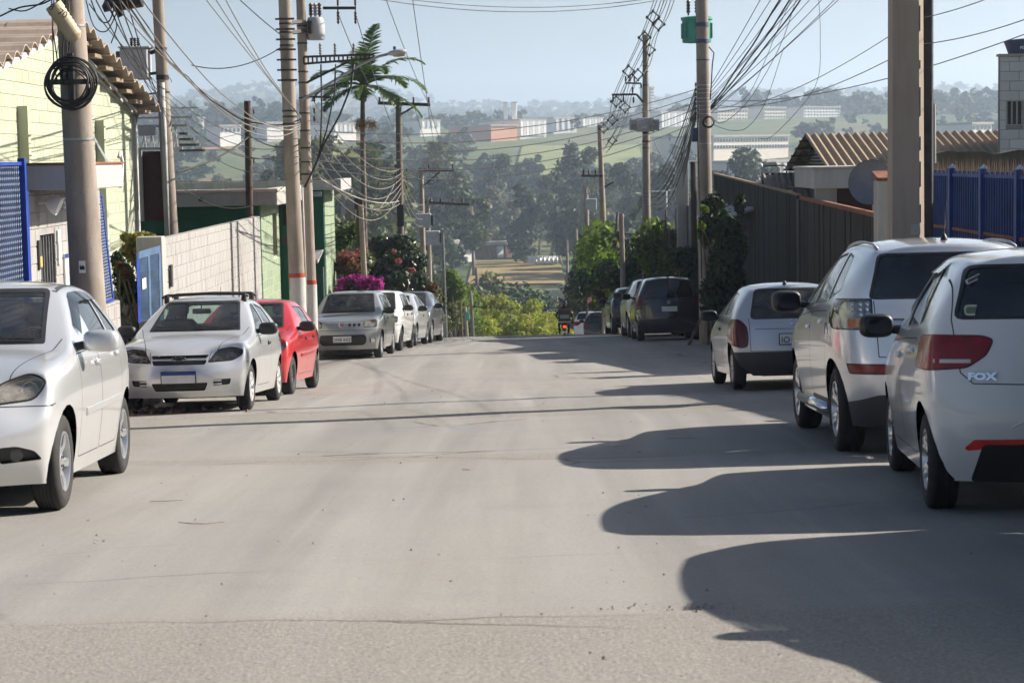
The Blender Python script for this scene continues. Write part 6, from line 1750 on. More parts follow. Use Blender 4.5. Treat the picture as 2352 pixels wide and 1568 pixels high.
# near left pole
L1 = Pole('big concrete pole at near left with black cable coil on a cross', 21.5, 212, (at(140, -330, 21.5)), .205, .125, group=GRP_L)
L1.coil(L1.zpx(193), .275, 7, th=.010); L1.coil(L1.zpx(203), .20, 3, th=.007)
p = L1.axis(L1.zpx(190)); f = p.y - L1.rad(p.z) - .03
L1.box((p.x-.035, f-.02, p.z-.30), (p.x+.035, f+.03, p.z+.30), 'coil_bracket', M_BLACK); L1.box((p.x-.28, f-.035, p.z-.028), (p.x+.28, f-.005, p.z+.028), 'coil_bracket', M_BLACK)
for py in (60, 170, 232, 320): L1.band(L1.zpx(py), .02, M_STEEL, .004)
a, c = at(124, 14, 21.1), at(176, 92, 21.2)
d = (a-c).normalized(); M_ = Matrix.Translation(c) @ d.to_track_quat('Z', 'Y').to_matrix().to_4x4(); Lc = (a-c).length; pr = [(.001, 0), (.05, 0), (.085, .04)]
for k in range(9): pr += [(.092, .05+.045*k), (.084, .07+.045*k)]
pr += [(.095, Lc-.06), (.09, Lc), (.001, Lc)]
b = MB(); b.lathe(pr, 18, M_); L1.R.add(b, 'splice_closure', plain('tan_plastic', (.42, .34, .22), .6), True, 40)
t = text_mesh('8  70', .10, .003, M_INK, 'lettering'); t.parent = L1.R.o; t.matrix_parent_inverse = L1.R.inv; t.matrix_basis = Matrix.Translation(at(134, 26, 20.98)) @ Matrix.Rotation(R(90), 4, 'X') @ Matrix.Rotation(R(-32), 4, 'Z') @ Matrix.Translation((0, 0, .01))
p = at(186, 611, 21.5); z = p.z; q = L1.axis(z); b = MB(); r_ = L1.rad(z)+.004; n = 6
V = [];
for k in range(n+1):
    a_ = R(-118 + 22*k/n*1.0 + 14); V += [(q.x+r_*math.cos(a_), q.y+r_*math.sin(a_), z-.065), (q.x+r_*math.cos(a_), q.y+r_*math.sin(a_), z+.065)]
b.add(V, [(2*k, 2*k+2, 2*k+3, 2*k+1) for k in range(n)]); L1.R.add(b, 'sticker', M_WHITE)
b = MB(); r_ += .002; V = []
for k in range(n+1):
    a_ = R(-101 + 16*k/n); V += [(q.x+r_*math.cos(a_), q.y+r_*math.sin(a_), z-.03), (q.x+r_*math.cos(a_), q.y+r_*math.sin(a_), z+.012+.012*math.sin(k*2))]
b.add(V, [(2*k, 2*k+2, 2*k+3, 2*k+1) for k in range(n)]); L1.R.add(b, 'sticker_print', M_INK)
for k in range(5):
    x0 = rnd.uniform(-.16, -.02); b = MB(); zz = [L1.zpx(y) for y in (-20, 70, 150, 195)]; b.tube([L1.axis(z) + Vector((x0 + .05*math.sin(i+k), -L1.rad(z)-.03-.01*k, 0)) for i, z in enumerate(zz)], .007, 5); L1.R.add(b, 'down_lead', M_CABLE, True)
# second left pole with grey transformer and white conduit
L2 = Pole('concrete pole with grey box transformer and white conduit on the left', 43.0, 408, (at(353, -160, 43.0)), .165, .11, group=GRP_L)
p0, p1 = at(283, 184, 43.0), at(343, 112, 43.0)
L2.box((p0.x, 42.7, p0.z), (p1.x, 43.25, p1.z), 'transformer', M_TRAFO, .02); L2.box((p0.x-.03, 42.66, p1.z), (p1.x+.06, 43.3, p1.z+.035), 'transformer_lid', M_TRAFO)
for k in range(5): L2.box((p0.x-.09, 42.75+.1*k, p0.z+.06), (p0.x, 42.79+.1*k, p1.z-.06), 'cooling_fin', M_TRIM, .004)
for k in range(3): L2.insulator((lerp(p0.x, p1.x, .38)+.07*k, 42.9, p1.z+.03), .20, .04)
pw = [at(x, y, 42.85) for x, y in ((385, 560), (378, 330), (372, 190))]; b = MB(); b.tube(pw, .055, 12); L2.R.add(b, 'conduit', M_LIME, True)
L2.arm(at(345, 122, 43.0), at(376, 112, 43.0), .04, 'bracket'); L2.arm(at(345, 170, 43.0), at(380, 165, 43.0), .03, 'bracket'); L2.arm(at(303, 222, 43.0), at(372, 212, 43.0), .018, 'bracket')
L2.band(L2.zpx(178), .10); L2.band(L2.zpx(112), .05); L2.band(L2.zpx(212), .03)
b = MB(); q = at(392, 190, 42.8); b.tube([q + Vector((-.12, 0, 0)) + Vector((.14*math.cos(a), 0, .14*math.sin(a))) for a in [2*PI*k/18 for k in range(15)]], .008, 5, False); L2.R.add(b, 'cable_loop', M_CABLE, True)
# wooden post
L3 = Pole('dark wooden post rising behind the block wall', 45.2, 576, (568, 232), .095, .075, M_POLEW, group=GRP_L, n=10)
for py in (262, 300, 375): L3.insulator(at(583, py, 45.15), .10, .025)
# twin poles
L4 = Pole('left of the twin poles, concrete with whitewashed foot and red rings', 40.5, 687, (at(645, -200, 40.5)), .172, .115, group=GRP_L)
L4.band(L4.zpx(632), .09, M_REDW, .006, 'red_ring'); L4.band((L4.zpx(637)+L4.zpx(748))/2, L4.zpx(637)-L4.zpx(748), M_LIME, .004, 'whitewash'); L4.band(L4.zpx(752), .09, M_REDW, .006, 'red_ring'); L4.band(L4.zpx(780), .4, M_LIME, .003, 'whitewash')
L4.brackets(L4.zpx(45), L4.zpx(185), 7)
for py in (55, 75, 105, 185, 255, 268, 285): L4.band(L4.zpx(py), .035)
L5 = Pole('right of the twin poles, carrying the street lamp arm and transformer', 41.5, 716, (at(684, -200, 41.5)), .125, .088, group=GRP_L)
L5.band(L5.zpx(648), .09, M_REDW, .006, 'red_ring'); L5.band((L5.zpx(653)+L5.zpx(780))/2, L5.zpx(653)-L5.zpx(780), M_LIME, .004, 'whitewash')
b = MB(); b.tube([at(x, y, 41.3) for x, y in ((694, 425), (699, 560), (704, 700))], .02, 8); L5.R.add(b, 'conduit', M_LIME, True)
p0, p1 = at(703, 92, 41.5), at(738, 40, 41.5)
b = MB(); b.lathe([(.001, 0), (.17, .0), (.19, .03), (.19, p1.z-p0.z-.1), (.15, p1.z-p0.z), (.001, p1.z-p0.z+.03)], 20, Matrix.Translation(((p0.x+p1.x)/2+.03, 41.6, p0.z))); L5.R.add(b, 'transformer', M_TRAFO, ang=35)
L5.box((p0.x+.06, 41.36, p0.z+.12), (p0.x+.14, 41.42, p0.z+.38), 'transformer_plate', M_IRON)
for k in range(3): L5.insulator((p0.x+.10+.09*k, 41.6, p1.z), .30, .05, mat=M_PORC if k != 1 else plain('pale_porcelain', (.38, .34, .30), .3))
L5.arm(at(700, 72, 41.5), at(660, 76, 40.6), .035, 'pole_tie'); L5.arm(at(700, 50, 41.5), at(662, 53, 40.6), .035, 'pole_tie')
A, B_ = at(698, 139, 41.4), at(858, 130, 41.4)
n = 16
for zz in (-.07, .07): L5.arm(A + Vector((0, 0, zz)), B_ + Vector((0, 0, zz*.6)), .022)
for k in range(n+1):
    q = A.lerp(B_, k/n); L5.arm(q + Vector((0, 0, -.07)), q + Vector((0, 0, .07)), .016, 'crossarm_web')
L5.arm(at(705, 190, 41.4), at(800, 142, 41.4), .022, 'brace'); b = MB(); b.tube([at(x, y, 41.3) for x, y in ((690, 232), (760, 190), (830, 148), (870, 130), (900, 122))], .028, 8); L5.R.add(b, 'lamp_arm', M_STEEL, True)
lp = at(912, 121, 41.3); b = MB(); V = []
b.lathe([(.001, -.20), (.05, -.17), (.085, -.06), (.09, .06), (.07, .16), (.001, .20)], 14, Matrix.Translation(lp) @ Matrix.Rotation(R(84), 4, 'Y') @ Matrix.Diagonal((.75, 1, 1, 1))); L5.R.add(b, 'lamp_head', M_TRAFO, True)
b = MB(); b.lathe([(.001, -.13), (.055, -.09), (.075, .02), (.05, .12), (.001, .15)], 12, Matrix.Translation(lp + Vector((.03, 0, -.055))) @ Matrix.Rotation(R(86), 4, 'Y') @ Matrix.Diagonal((.5, .9, 1, 1))); L5.R.add(b, 'lamp_bowl', plain('amber_bowl', (.42, .24, .09), .25, coat=.5), True)
b = MB(); b.lathe([(.03, 0), (.03, .06), (.001, .07)], 10, Matrix.Translation(lp + Vector((-.05, 0, .06)))); L5.R.add(b, 'photocell', M_NAVY if False else M_PLATEBLUE)
for x in (736, 770, 813): L5.insulator(at(x, 131, 41.4), .28, .035, mat=plain('grey_insulator', (.22, .22, .23), .4))
L5.arm(at(742, 19, 41.5), at(818, 19, 41.5), .028)
for x in (776, 816):
    L5.insulator(at(x, 22, 41.5), .30, .035, True); L5.insulator(at(x, 16, 41.5), .20, .03)
L5.arm(at(700, 222, 41.4), at(762, 224, 41.3), .022, 'bracket')
for (x0, y0, x1, y1) in ((737, 150, 736, 330), (770, 150, 740, 330), (778, 300, 700, 420), (858, 235, 715, 395)):
    pass
b = MB(); b.tube([at(x, y, 41.2) for x, y in ((737, 148), (739, 250), (735, 345), (725, 380))], .016, 6); L5.R.add(b, 'cable_drop', M_CABLE, True)
b = MB(); b.tube([at(x, y, 41.2) for x, y in ((771, 148), (768, 215), (750, 300), (733, 352))], .016, 6); L5.R.add(b, 'cable_drop', M_CABLE, True)
b = MB(); b.tube([at(x, y, 41.2) for x, y in ((813, 148), (806, 200), (780, 265), (745, 330), (722, 385), (700, 430))], .020, 6); L5.R.add(b, 'cable_drop', M_CABLE, True)
for py in (60, 100, 165, 190, 225, 260, 300, 340, 372, 400): L5.band(L5.zpx(py), .03)
for py in (255, 282, 300): L5.insulator(at(722, py-20, 41.35), .12, .03)
# small posts near the shrubs
L6 = Pole('short pale concrete post in front of the shrubs with lamp globe', 60.0, 842, (829, 470), .10, .075, group=GRP_L, n=8); b = MB(); b.lathe([(.001, 0), (.08, .02), (.06, .10), (.001, .12)], 12, Matrix.Translation(at(846, 603, 59.8)) @ Matrix.Rotation(R(80), 4, 'Y')); L6.R.add(b, 'lamp_globe', M_LIME, True)
L6b = Pole('dark square post with small box beside the short pale post', 61.5, 826, (824, 462), .10, .085, M_POLEW, group=GRP_L, n=6); p = at(816, 455, 61.4); L6b.box((p.x-.02, 61.2, p.z-.35), (p.x+.24, 61.5, p.z), 'meter_box', M_BLACK)
L7 = Pole('dark concrete pole with wooden crossarm right of the palm', 68.0, 922, (915, 226), .125, .10, plain('dark_pole', (.14, .115, .095), .9, 0, .25, 4), group=GRP_L, n=10)
L7.arm(at(868, 237, 68.0), at(988, 241, 68.0), .055, mat=M_POLEW); L7.arm(at(922, 262, 68), at(955, 243, 68), .03, 'brace')
for x in (872, 950, 985): L7.insulator(at(x, 238, 68.0), .22, .05)
for k in range(6): L7.insulator(at(908+26*(k % 2), 385+10*k, 67.9), .12, .04)
L7.box((at(912, 470, 68).x, 67.8, at(912, 520, 68).z), (at(928, 470, 68).x, 67.9, at(912, 470, 68).z), 'cable_box', M_BLACK)
L8 = Pole('pole with twin grey transformers and street lamp beyond the shrubs', 85.0, 975, (967, 386), .12, .10, group=GRP_L, n=10)
L8.arm(at(966, 391, 85), at(1043, 391, 85), .055, mat=M_POLEW); L8.arm(at(975, 425, 85), at(1010, 395, 85), .03, 'brace')
for x in (985, 1006, 1040): L8.insulator(at(x, 389, 85), .22, .05)
for (x0, y0, x1, y1) in ((955, 523, 990, 490), (978, 562, 1010, 530)):
    a_, c_ = at(x0, y0, 84.6), at(x1, y1, 84.6); L8.box((a_.x, 84.3, a_.z), (c_.x, 84.8, c_.z), 'transformer', M_TRAFO, .02); L8.box((c_.x, 84.3, a_.z+.08), (c_.x+.12, 84.7, c_.z-.06), 'cooling_fin', M_TRIM)
b = MB(); b.tube([at(x, y, 84.8) for x, y in ((972, 432), (1010, 420), (1040, 413))], .04, 6); L8.R.add(b, 'lamp_arm', M_STEEL); b = MB(); b.lathe([(.001, -.22), (.09, -.1), (.10, .08), (.001, .22)], 10, Matrix.Translation(at(1052, 415, 84.8)) @ Matrix.Rotation(R(86), 4, 'Y')); L8.R.add(b, 'lamp_head', M_TRAFO, True)
L8b = Pole('bare pole just behind the transformer pole', 92.0, 990, (982, 455), .11, .09, group=GRP_L, n=8); L8b.arm(at(975, 465, 92), at(1078, 470, 92), .05)
for x in (990, 1012, 1040, 1062): L8b.insulator(at(x, 466, 92), .24, .06)
L9 = Pole('thin grey pole with light crossarm at the end of the left row', 66.0, 1023, (1016, 527), .062, .05, M_STEEL, group=GRP_L, n=8); L9.arm(at(1014, 529, 66), at(1076, 530, 66), .022, mat=M_STEEL)
for x in (1038, 1056, 1074): b = MB(); b.tube([at(x+2, 522, 66), at(x, 534, 66), at(x-6, 541, 66)], .018, 5); L9.R.add(b, 'wire_hook', M_LIME)
for k, (bx, tx, ty, Y, lab) in enumerate(((1060, 1056, 690, 100, 'short pole left of the bright bush'), (1073, 1068, 705, 106, 'short pole with teal box beside the bright bush'), (1086, 1081, 668, 112, 'slim pole with small crossarm at the left edge of the bright bush'))):
    q = Pole(lab, Y, bx, (tx, ty), .10, .08, M_POLE if k else M_POLEW, group=GRP_L, n=8, gx=at(bx, 700, Y).x)
    if k == 1: q.box((at(1070, 715, Y).x, Y-.3, at(1070, 735, Y).z), (at(1078, 715, Y).x, Y-.1, at(1070, 715, Y).z), 'meter_box', M_TEAL)
    if k == 2: q.arm(at(1078, 702, Y), at(1112, 706, Y), .04); q.insulator(at(1100, 702, Y), .3, .06)
# right side
R1 = Pole('broad square concrete pole at near right', 24.0, 2082, (at(2081, -420, 24.0)), .205, .18, streaky('tan_concrete', (.40, .325, .265), (.24, .185, .15), .5, (5, 5, .6)), group=GRP_R, sq=True)
for k, (gy, gl) in enumerate(((45, .30), (150, .10), (235, .34), (330, .16), (400, .30), (490, .22))):
    z = R1.zpx(gy); p = R1.axis(z); b = MB(); w = R1.rad(z); b.box((p.x+w*.70, p.y-w*.80-.004, z-gl*.5), (p.x+w*.72, p.y-w*.70, z+gl*.5)); R1.R.add(b, 'groove', M_BLACK)
R1b = Pole('dark steel post with thin conduit behind the broad right pole', 27.2, 2130, (at(2130, -300, 27.2)), .075, .075, plain('dark_steel_post', (.05, .045, .042), .7, .2, .3), group=GRP_R, sq=True)
b = MB(); b.tube([at(2147, 375, 27.1), at(2146, 240, 27.1)], .018, 6); R1b.R.add(b, 'conduit', M_LIME)
b = MB(); z = R1.zpx(525); p = R1.axis(z); b.box((p.x+.02, p.y-R1.r0*.8-.012, z-.07), (p.x+.13, p.y-R1.r0*.8-.002, z+.05)); R1.R.add(b, 'sticker', M_LIME)
R2 = Pole('tall concrete pole on the right with green transformer and cable coil', 47.0, 1624, (at(1607, -300, 47.0)), .19, .125, group=GRP_R)
pc = at(1603, 98, 47.3); pt = at(1603, 40, 47.3)
b = MB(); b.lathe([(.001, 0), (.33, .0), (.34, .03), (.34, pt.z-pc.z-.08), (.37, pt.z-pc.z-.06), (.37, pt.z-pc.z), (.001, pt.z-pc.z+.04)], 24, Matrix.Translation((pc.x-.02, 47.35, pc.z))); R2.R.add(b, 'transformer', M_TEAL, ang=35)
for k, a_ in enumerate((150, 172, 195, 215, 8, -15)):
    b = MB(); q = Vector((pc.x-.02+.34*math.cos(R(a_)), 47.35+.34*math.sin(R(a_)), pc.z+.1)); b.box((q.x-.025, q.y-.06, q.z), (q.x+.025, q.y+.06, pt.z-.14)); R2.R.add(b, 'cooling_rib', M_TEAL)
for x in (1581, 1600): R2.insulator(at(x, 36, 47.2), .36, .055)
for py in (57, 95, 138): R2.band(R2.zpx(py), .09 if py != 138 else .03, plain('blue_band', (.05, .08, .15), .6))
for py in (196, 205, 214, 226, 234, 243, 252, 262, 330): R2.band(R2.zpx(py), .02, M_STEEL if py % 2 else M_LIME, .004)
R2.coil(R2.zpx(281), .13, 4, off=Vector((.09, 0, 0)), th=.014)
b = MB(); b.tube([at(x, y, 46.7) for x, y in ((1628, 108), (1640, 122), (1636, 150), (1634, 190), (1631, 230))], .014, 6); R2.R.add(b, 'down_lead', M_CABLE, True)
b = MB(); b.tube([at(x, y, 46.6) for x, y in ((1605, 240), (1603, 330), (1608, 470), (1612, 640))], .014, 6); R2.R.add(b, 'down_lead', M_CABLE, True)
for k in range(8): R2.insulator(at(1598, 200+11*k, 46.8), .10, .03, mat=M_IRON)
p = at(1597, 310, 46.8); R2.box((p.x-.09, 46.6, p.z-.16), (p.x+.05, 46.75, p.z+.16), 'junction_box', plain('navy_box', (.02, .05, .12), .5))
R2b = Pole('dark wooden post close behind the tall right pole', 60.0, 1597, (1592, 372), .10, .085, M_POLEW, group=GRP_R, n=8)
R3 = Pole('concrete pole with radiator transformer and crossarms, second down the right side', 68.0, 1486, (1482, 80), .175, .09, group=GRP_R)
p0, p1 = at(1462, 303, 67.6), at(1503, 270, 67.6); R3.box((p0.x, 67.5, p0.z), (p1.x, 67.9, p1.z), 'transformer', M_TRAFO, .02)
for sg, (xa_, xb_) in ((0, (1447, 1462)), (1, (1498, 1512))):
    for k in range(5): q = at(lerp(xa_, xb_, k/4), 287, 67.5); R3.box((q.x-.015, 67.2, q.z-.18), (q.x+.015, 67.6, q.z+.18), 'cooling_fin', M_TRAFO, .003)
for py in (280, 305, 325): R3.band(R3.zpx(py), .06)
R3.arm(at(1405, 218, 67.7), at(1462, 217, 67.7), .035); R3.arm(at(1462, 217, 67.7), at(1477, 235, 67.7), .035, 'brace')
R3.arm(at(1436, 191, 67.7), at(1472, 192, 67.7), .028); R3.arm(at(1472, 192, 67.7), at(1473, 202, 67.7), .028, 'brace')
for x, y, dn in ((1408, 220, True), (1432, 220, True), (1455, 222, True), (1437, 190, False), (1447, 190, False), (1457, 190, False), (1453, 215, False)): R3.insulator(at(x, y, 67.7), .22, .04, dn)
for py in (120, 152, 165, 196, 340, 440, 448, 456, 470): R3.band(R3.zpx(py), .025, M_STEEL if py > 400 else M_IRON)
R3c = Pole('leaning weathered post pair beside the far right trees', 74.0, 1433, (1427, 490), .11, .085, group=GRP_R, n=8)
p0, p1 = at(1495, 478, 72), at(1533, 438, 72); R3c2 = R3c.box((p0.x, 72, p0.z), (p1.x, 72.5, p1.z), 'transformer', plain('transformer_silver', (.42, .44, .47), .35, .6), .04)
R4 = Pole('concrete pole with yellow mark, third down the right side', 90.0, 1395, (1377, 287), .19, .10, group=GRP_R, n=14)
p = R4.axis(R4.zpx(485)); R4.box((p.x-.02, p.y-R4.rad(p.z)-.02, p.z-.25), (p.x+.06, p.y-R4.rad(p.z)+.01, p.z+.25), 'yellow_mark', plain('yellow_paint', (.45, .36, .03), .7), .004)
for py in (300, 400, 430, 520, 545, 560, 575, 590, 610): R4.band(R4.zpx(py), .03, M_STEEL)
R4.arm(at(1335, 404, 89.7), at(1384, 404, 89.7), .05); R4.arm(at(1388, 430, 89.7), at(1410, 418, 89.7), .04, 'bracket')
for x in (1340, 1352, 1368): R4.insulator(at(x, 404, 89.7), .28, .06)
b = MB(); b.tube([at(1398, 545, 89.6), at(1398, 551, 89.6)], .16, 10); R4.R.add(b, 'round_box', M_PLATEBLUE)
R4b = Pole('slim post in front of the third right pole', 89.0, 1386, (1383, 640), .06, .05, group=GRP_R, n=8)
R5 = Pole('pole with pale transformer, fourth down the right side', 114.0, 1352, (1346, 430), .16, .12, group=GRP_R, n=10, gx=at(1352, 700, 114).x)
p0, p1 = at(1345, 482, 113.5), at(1370, 456, 113.5); R5.box((p0.x, 113.3, p0.z), (p1.x, 113.8, p1.z), 'transformer', M_TRAFO, .03)
R6 = Pole('slender pale pole, fifth down the right side', 138.0, 1328, (1323, 523), .13, .10, group=GRP_R, n=8, gx=at(1328, 700, 138).x)
R7 = Pole('far pole with curled wires below the meadow', 165.0, 1306, (1302, 552), .14, .10, group=GRP_R, n=8, gx=at(1306, 700, 165).x)
for k in range(4): b = MB(); q = at(1292+5*k, 660+6*k, 164.5); b.tube([q + Vector((.5*math.cos(a_), 0, .32*math.sin(a_))) for a_ in [PI*j/8*1.3 for j in range(9)]], .03, 5); R7.R.add(b, 'wire_curl', M_LIME)

# ---- wires
ORD = ['topmost', 'second', 'third', 'fourth', 'fifth', 'sixth', 'seventh', 'eighth', 'ninth']
def wire(p, q, sag, r, label, group, mat=None, n=16, wob=0.0, name='overhead_cable'):
    p, q = Vector(p), Vector(q); pts = []; ph = rnd.uniform(0, 6)
    for k in range(n+1):
        t = k/n; v = p.lerp(q, t); v.z -= sag*4*t*(1-t); v.z += wob*math.sin(t*19+ph)*math.sin(PI*t); pts.append(v)
    b = MB(); b.tube(pts, r, 4, False); o = b.build(name, mat or M_CABLE, None, True); tag(o, label, 'cable', group); return pts
def A(x, y, Y): return at(x, y, Y)
def fan(ps, qs, sags, r, label, group, mat=None, wob=0.0):
    for k, (p, q, s) in enumerate(zip(ps, qs, sags)): wire(p, q, s, r, ORD[k] + ' ' + label if len(ps) < 7 else label, group, mat, wob=wob)
# left: from the near pole's head to the twin poles
fan([A(450+22*k, -30-8*k, 29) for k in range(3)], [A(692, 272-2*k, 40.3) for k in range(3)], (.02, .10, .16), .009, 'cable of the high bundle from upper left to the twin poles', 'high left cables', M_CABLEG)
fan([A(220+26*k, -40, 22.5) for k in range(4)], [A(690, 285+4*k, 40.3) for k in range(4)], (.55, .65, .75, .5), .010, 'cable sagging from the near left pole to the twin poles', 'sagging left cables', M_CABLEG, .008)
wire(A(300, 20, 24), A(430, 175, 42.6), .10, .014, 'thick cable from the splice closure to the transformer pole', 'transformer pole cables', wob=.02)
wire(A(430, 175, 42.6), A(690, 275, 40.3), .45, .013, 'thick cable continuing from transformer pole to the twin poles', 'transformer pole cables', wob=.015)
fan([A(205+14*k, 10-12*k, 21.9) for k in range(6)], [A(388, 212+14*k, 42.6) for k in range(6)], (.10, .25, .12, .3, .2, .15), .008, 'cable of the bundle from near left pole past the transformer', 'near left bundle', wob=.012)
fan([A(388, 215+12*k, 42.6) for k in range(5)], [A(685, 318+14*k, 40.3) for k in range(5)], (.35, .45, .55, .4, .6), .008, 'cable of the lower bundle between transformer pole and twin poles', 'lower left bundle', M_CABLEG)
wire(A(440, 150, 42.6), A(652, 105, 40.4), .22, .010, 'single cable from transformer pole up to the twin poles', 'single left spans')
wire(A(530, -20, 38), A(655, 88, 40.4), .03, .012, 'single cable coming in from the top to the twin poles', 'single left spans')
wire(A(405, 395, 42.6), A(575, 312, 45.1), .12, .020, 'thick black cable from transformer pole to the wooden post', 'wooden post cables'); wire(A(575, 312, 45.1), A(690, 330, 40.3), .15, .012, 'black cable from wooden post to the twin poles', 'wooden post cables')
wire(A(400, 410, 42.6), A(690, 390, 40.3), .7, .009, 'pale cable drooping below the wooden post', 'drooping pale cables', M_CABLEG); wire(A(330, 330, 43.4), A(575, 300, 45.1), .1, .007, 'thin cable from the shed to the wooden post', 'drooping pale cables', M_CABLEG)
# splice closure and coil hanging at the top left
SPc = Rt('splice_closure', A(272, 8, 24), 'black cable splice closure with loop hanging at the top left', 'closure')
b = MB(); b.lathe([(.001, -.2), (.10, -.17), (.11, .17), (.001, .2)], 14, Matrix.Translation(A(292, 2, 24)) @ Matrix.Rotation(R(80), 4, 'Y')); SPc.add(b, 'drum', M_BLACK, ang=40)
b = MB(); b.tube([A(264, 12, 24), A(278, 38, 24)], [.035, .04], 8); SPc.add(b, 'stem', M_BLACK)
b = MB(); b.lathe([(.001, -.15), (.06, -.1), (.06, .1), (.001, .15)], 12, Matrix.Translation(A(253, 3, 24)) @ Matrix.Rotation(R(30), 4, 'Y')); SPc.add(b, 'clamp', plain('navy_plastic', (.02, .025, .06), .5), True)
for k, (xs_, r_) in enumerate(((((205, -10), (228, 45), (250, 50), (262, 20)), .008), (((195, -10), (215, 60), (245, 72), (268, 30)), .007), (((240, -5), (258, 30), (268, 60), (255, 100)), .007), (((150, 45), (130, 130), (150, 170), (165, 240)), .004), (((0, 38), (45, 18), (95, 10), (125, -5)), .010), (((20, 20), (60, 25), (120, -8), (140, -12)), .008))):
    b = MB(); P = [A(x, y, 22.5) for x, y in xs_]; pts = []
    for j in range(13):
        t = j/12*3; i = min(2, int(t)); f = t-i; q0 = P[max(0, i-1)]; q1, q2 = P[i], P[i+1]; q3 = P[min(3, i+2)]
        pts.append(.5*((2*q1) + (q2-q0)*f + (2*q0-5*q1+4*q2-q3)*f*f + (3*q1-q0-3*q2+q3)*f**3))
    b.tube(pts, r_, 5, False); o = b.build('loose_cable', M_CABLE, None, True); tag(o, 'loose looping black cable around the near left pole', 'cable', 'loose cables at near left pole')
# twin poles to the pole right of the palm and on
for k in range(6): wire(A(722, 235+30*k, 41.3), A(921, 388+11*k, 67.9), .55+.09*k, .012, ORD[k] + ' of six pale cables drooping from the twin poles towards the palm', 'drooping cables by the palm', M_CABLEG)
wire(A(728, 405, 41.3), A(916, 462, 67.9), .25, .018, 'thick pale cable dipping below the palm', 'low cables by the palm', plain('pale_cable', (.34, .31, .27), .6)); wire(A(735, 400, 41.3), A(918, 468, 67.9), .45, .014, 'pale cable just under the thick one by the palm', 'low cables by the palm', M_CABLEG)
wire(A(853, 495, 60), A(905, 425, 67.9), .15, .016, 'pale cable rising from short post to the crossarm pole', 'low cables by the palm', M_CABLEG)
for k, x in enumerate((776, 816, 880, 945)): wire(A(x, 30 if k < 2 else -20, 41.5 if k < 2 else 47), A((872, 905, 985, 1006)[k], (238, 300, 240, 389)[k], 68 if k < 3 else 85), .15, .010, 'thin line running down from the twin poles over the palm', 'lines over the palm', M_ALCAB)
for k in range(3): wire(A((905, 950, 985)[k], 240, 68), A((985, 1006, 1040)[k], 391, 85), .25, .012, ('left', 'middle', 'right')[k] + ' thin line from the palm-side pole to the transformer pole', 'lines beyond the palm', M_ALCAB)
for k in range(4): wire(A(925, 400+18*k, 68), A(972, 470+16*k, 85), .35, .013, 'cable from the palm-side pole to the transformer pole', 'cables beyond the palm', M_CABLEG)
# across the street
for k in range(6): wire(A(724, 300+17*k, 41.4), A(1600, 205+15*k, 46.9), .42+.05*k, .009, ORD[k] + ' of six lines crossing the street from twin poles to tall right pole', 'lines across the street', M_ALCAB)
wire(A(830, -8, 41.5), A(1500, 3, 47), .28, .009, 'high line crossing the street along the top of the view', 'high lines across the street', M_ALCAB); wire(A(826, -18, 41.5), A(1500, -4, 47), .26, .008, 'high line crossing the street along the top of the view', 'high lines across the street', M_ALCAB)
# right: tall pole to the near pole and out of the frame
up = [A(1745+16*k, -12-10*k, 41) for k in range(9)]
fan([A(1633, 196+8*k, 46.8) for k in range(9)], [A(1850+35*k, -190, 35) for k in range(9)], [.05+.045*(k % 4) for k in range(9)], .009, 'thin cable rising from the tall right pole to the top edge', 'rising right cables', M_CABLE)
fan([A(1633, 245+3*k, 46.8) for k in range(3)], [A(1885+30*k, -160, 36) for k in range(3)], (.10, .16, .2), .020, 'thick black cable rising from the tall right pole', 'thick rising right cables', M_CABLE, .02)
fan([A(1633, 260, 46.8), A(1633, 240, 46.8), A(1636, 230, 46.8)], [A(2075, 62, 30), A(2075, 120, 28), A(2400, 62, 24)], (.25, .3, .3), .007, 'thin sagging line from the tall right pole towards the right edge', 'thin right lines', M_ALCAB)
wire(A(2118, 42, 26), A(2400, -60, 22), .05, .006, 'thin line right of the broad pole', 'far right lines', M_ALCAB); wire(A(2118, 102, 26), A(2400, 28, 22), .05, .006, 'thin line right of the broad pole', 'far right lines', M_ALCAB)
for (P, r_) in ((((1880, -5), (1884, 90), (1872, 200), (1780, 308), (1745, 318)), .006), (((1830, -5), (1790, 110), (1720, 230), (1660, 282), (1634, 268)), .007), (((1820, -5), (1790, 60), (1730, 200), (1690, 240), (1634, 250)), .006), (((1634, 285), (1680, 300), (1720, 290), (1760, 230), (1800, 110)), .006)):
    b = MB(); Q = [A(x, y, 44) for x, y in P]; pts = []; m = len(Q)-1
    for j in range(21):
        t = j/20*m; i = min(m-1, int(t)); f = t-i; q0 = Q[max(0, i-1)]; q1, q2 = Q[i], Q[i+1]; q3 = Q[min(m, i+2)]
        pts.append(.5*((2*q1) + (q2-q0)*f + (2*q0-5*q1+4*q2-q3)*f*f + (3*q1-q0-3*q2+q3)*f**3))
    b.tube(pts, r_, 4, False); o = b.build('loose_cable', M_CABLE, None, True); tag(o, 'loose thin cable hanging beside the tall right pole', 'cable', 'loose cables at tall right pole')
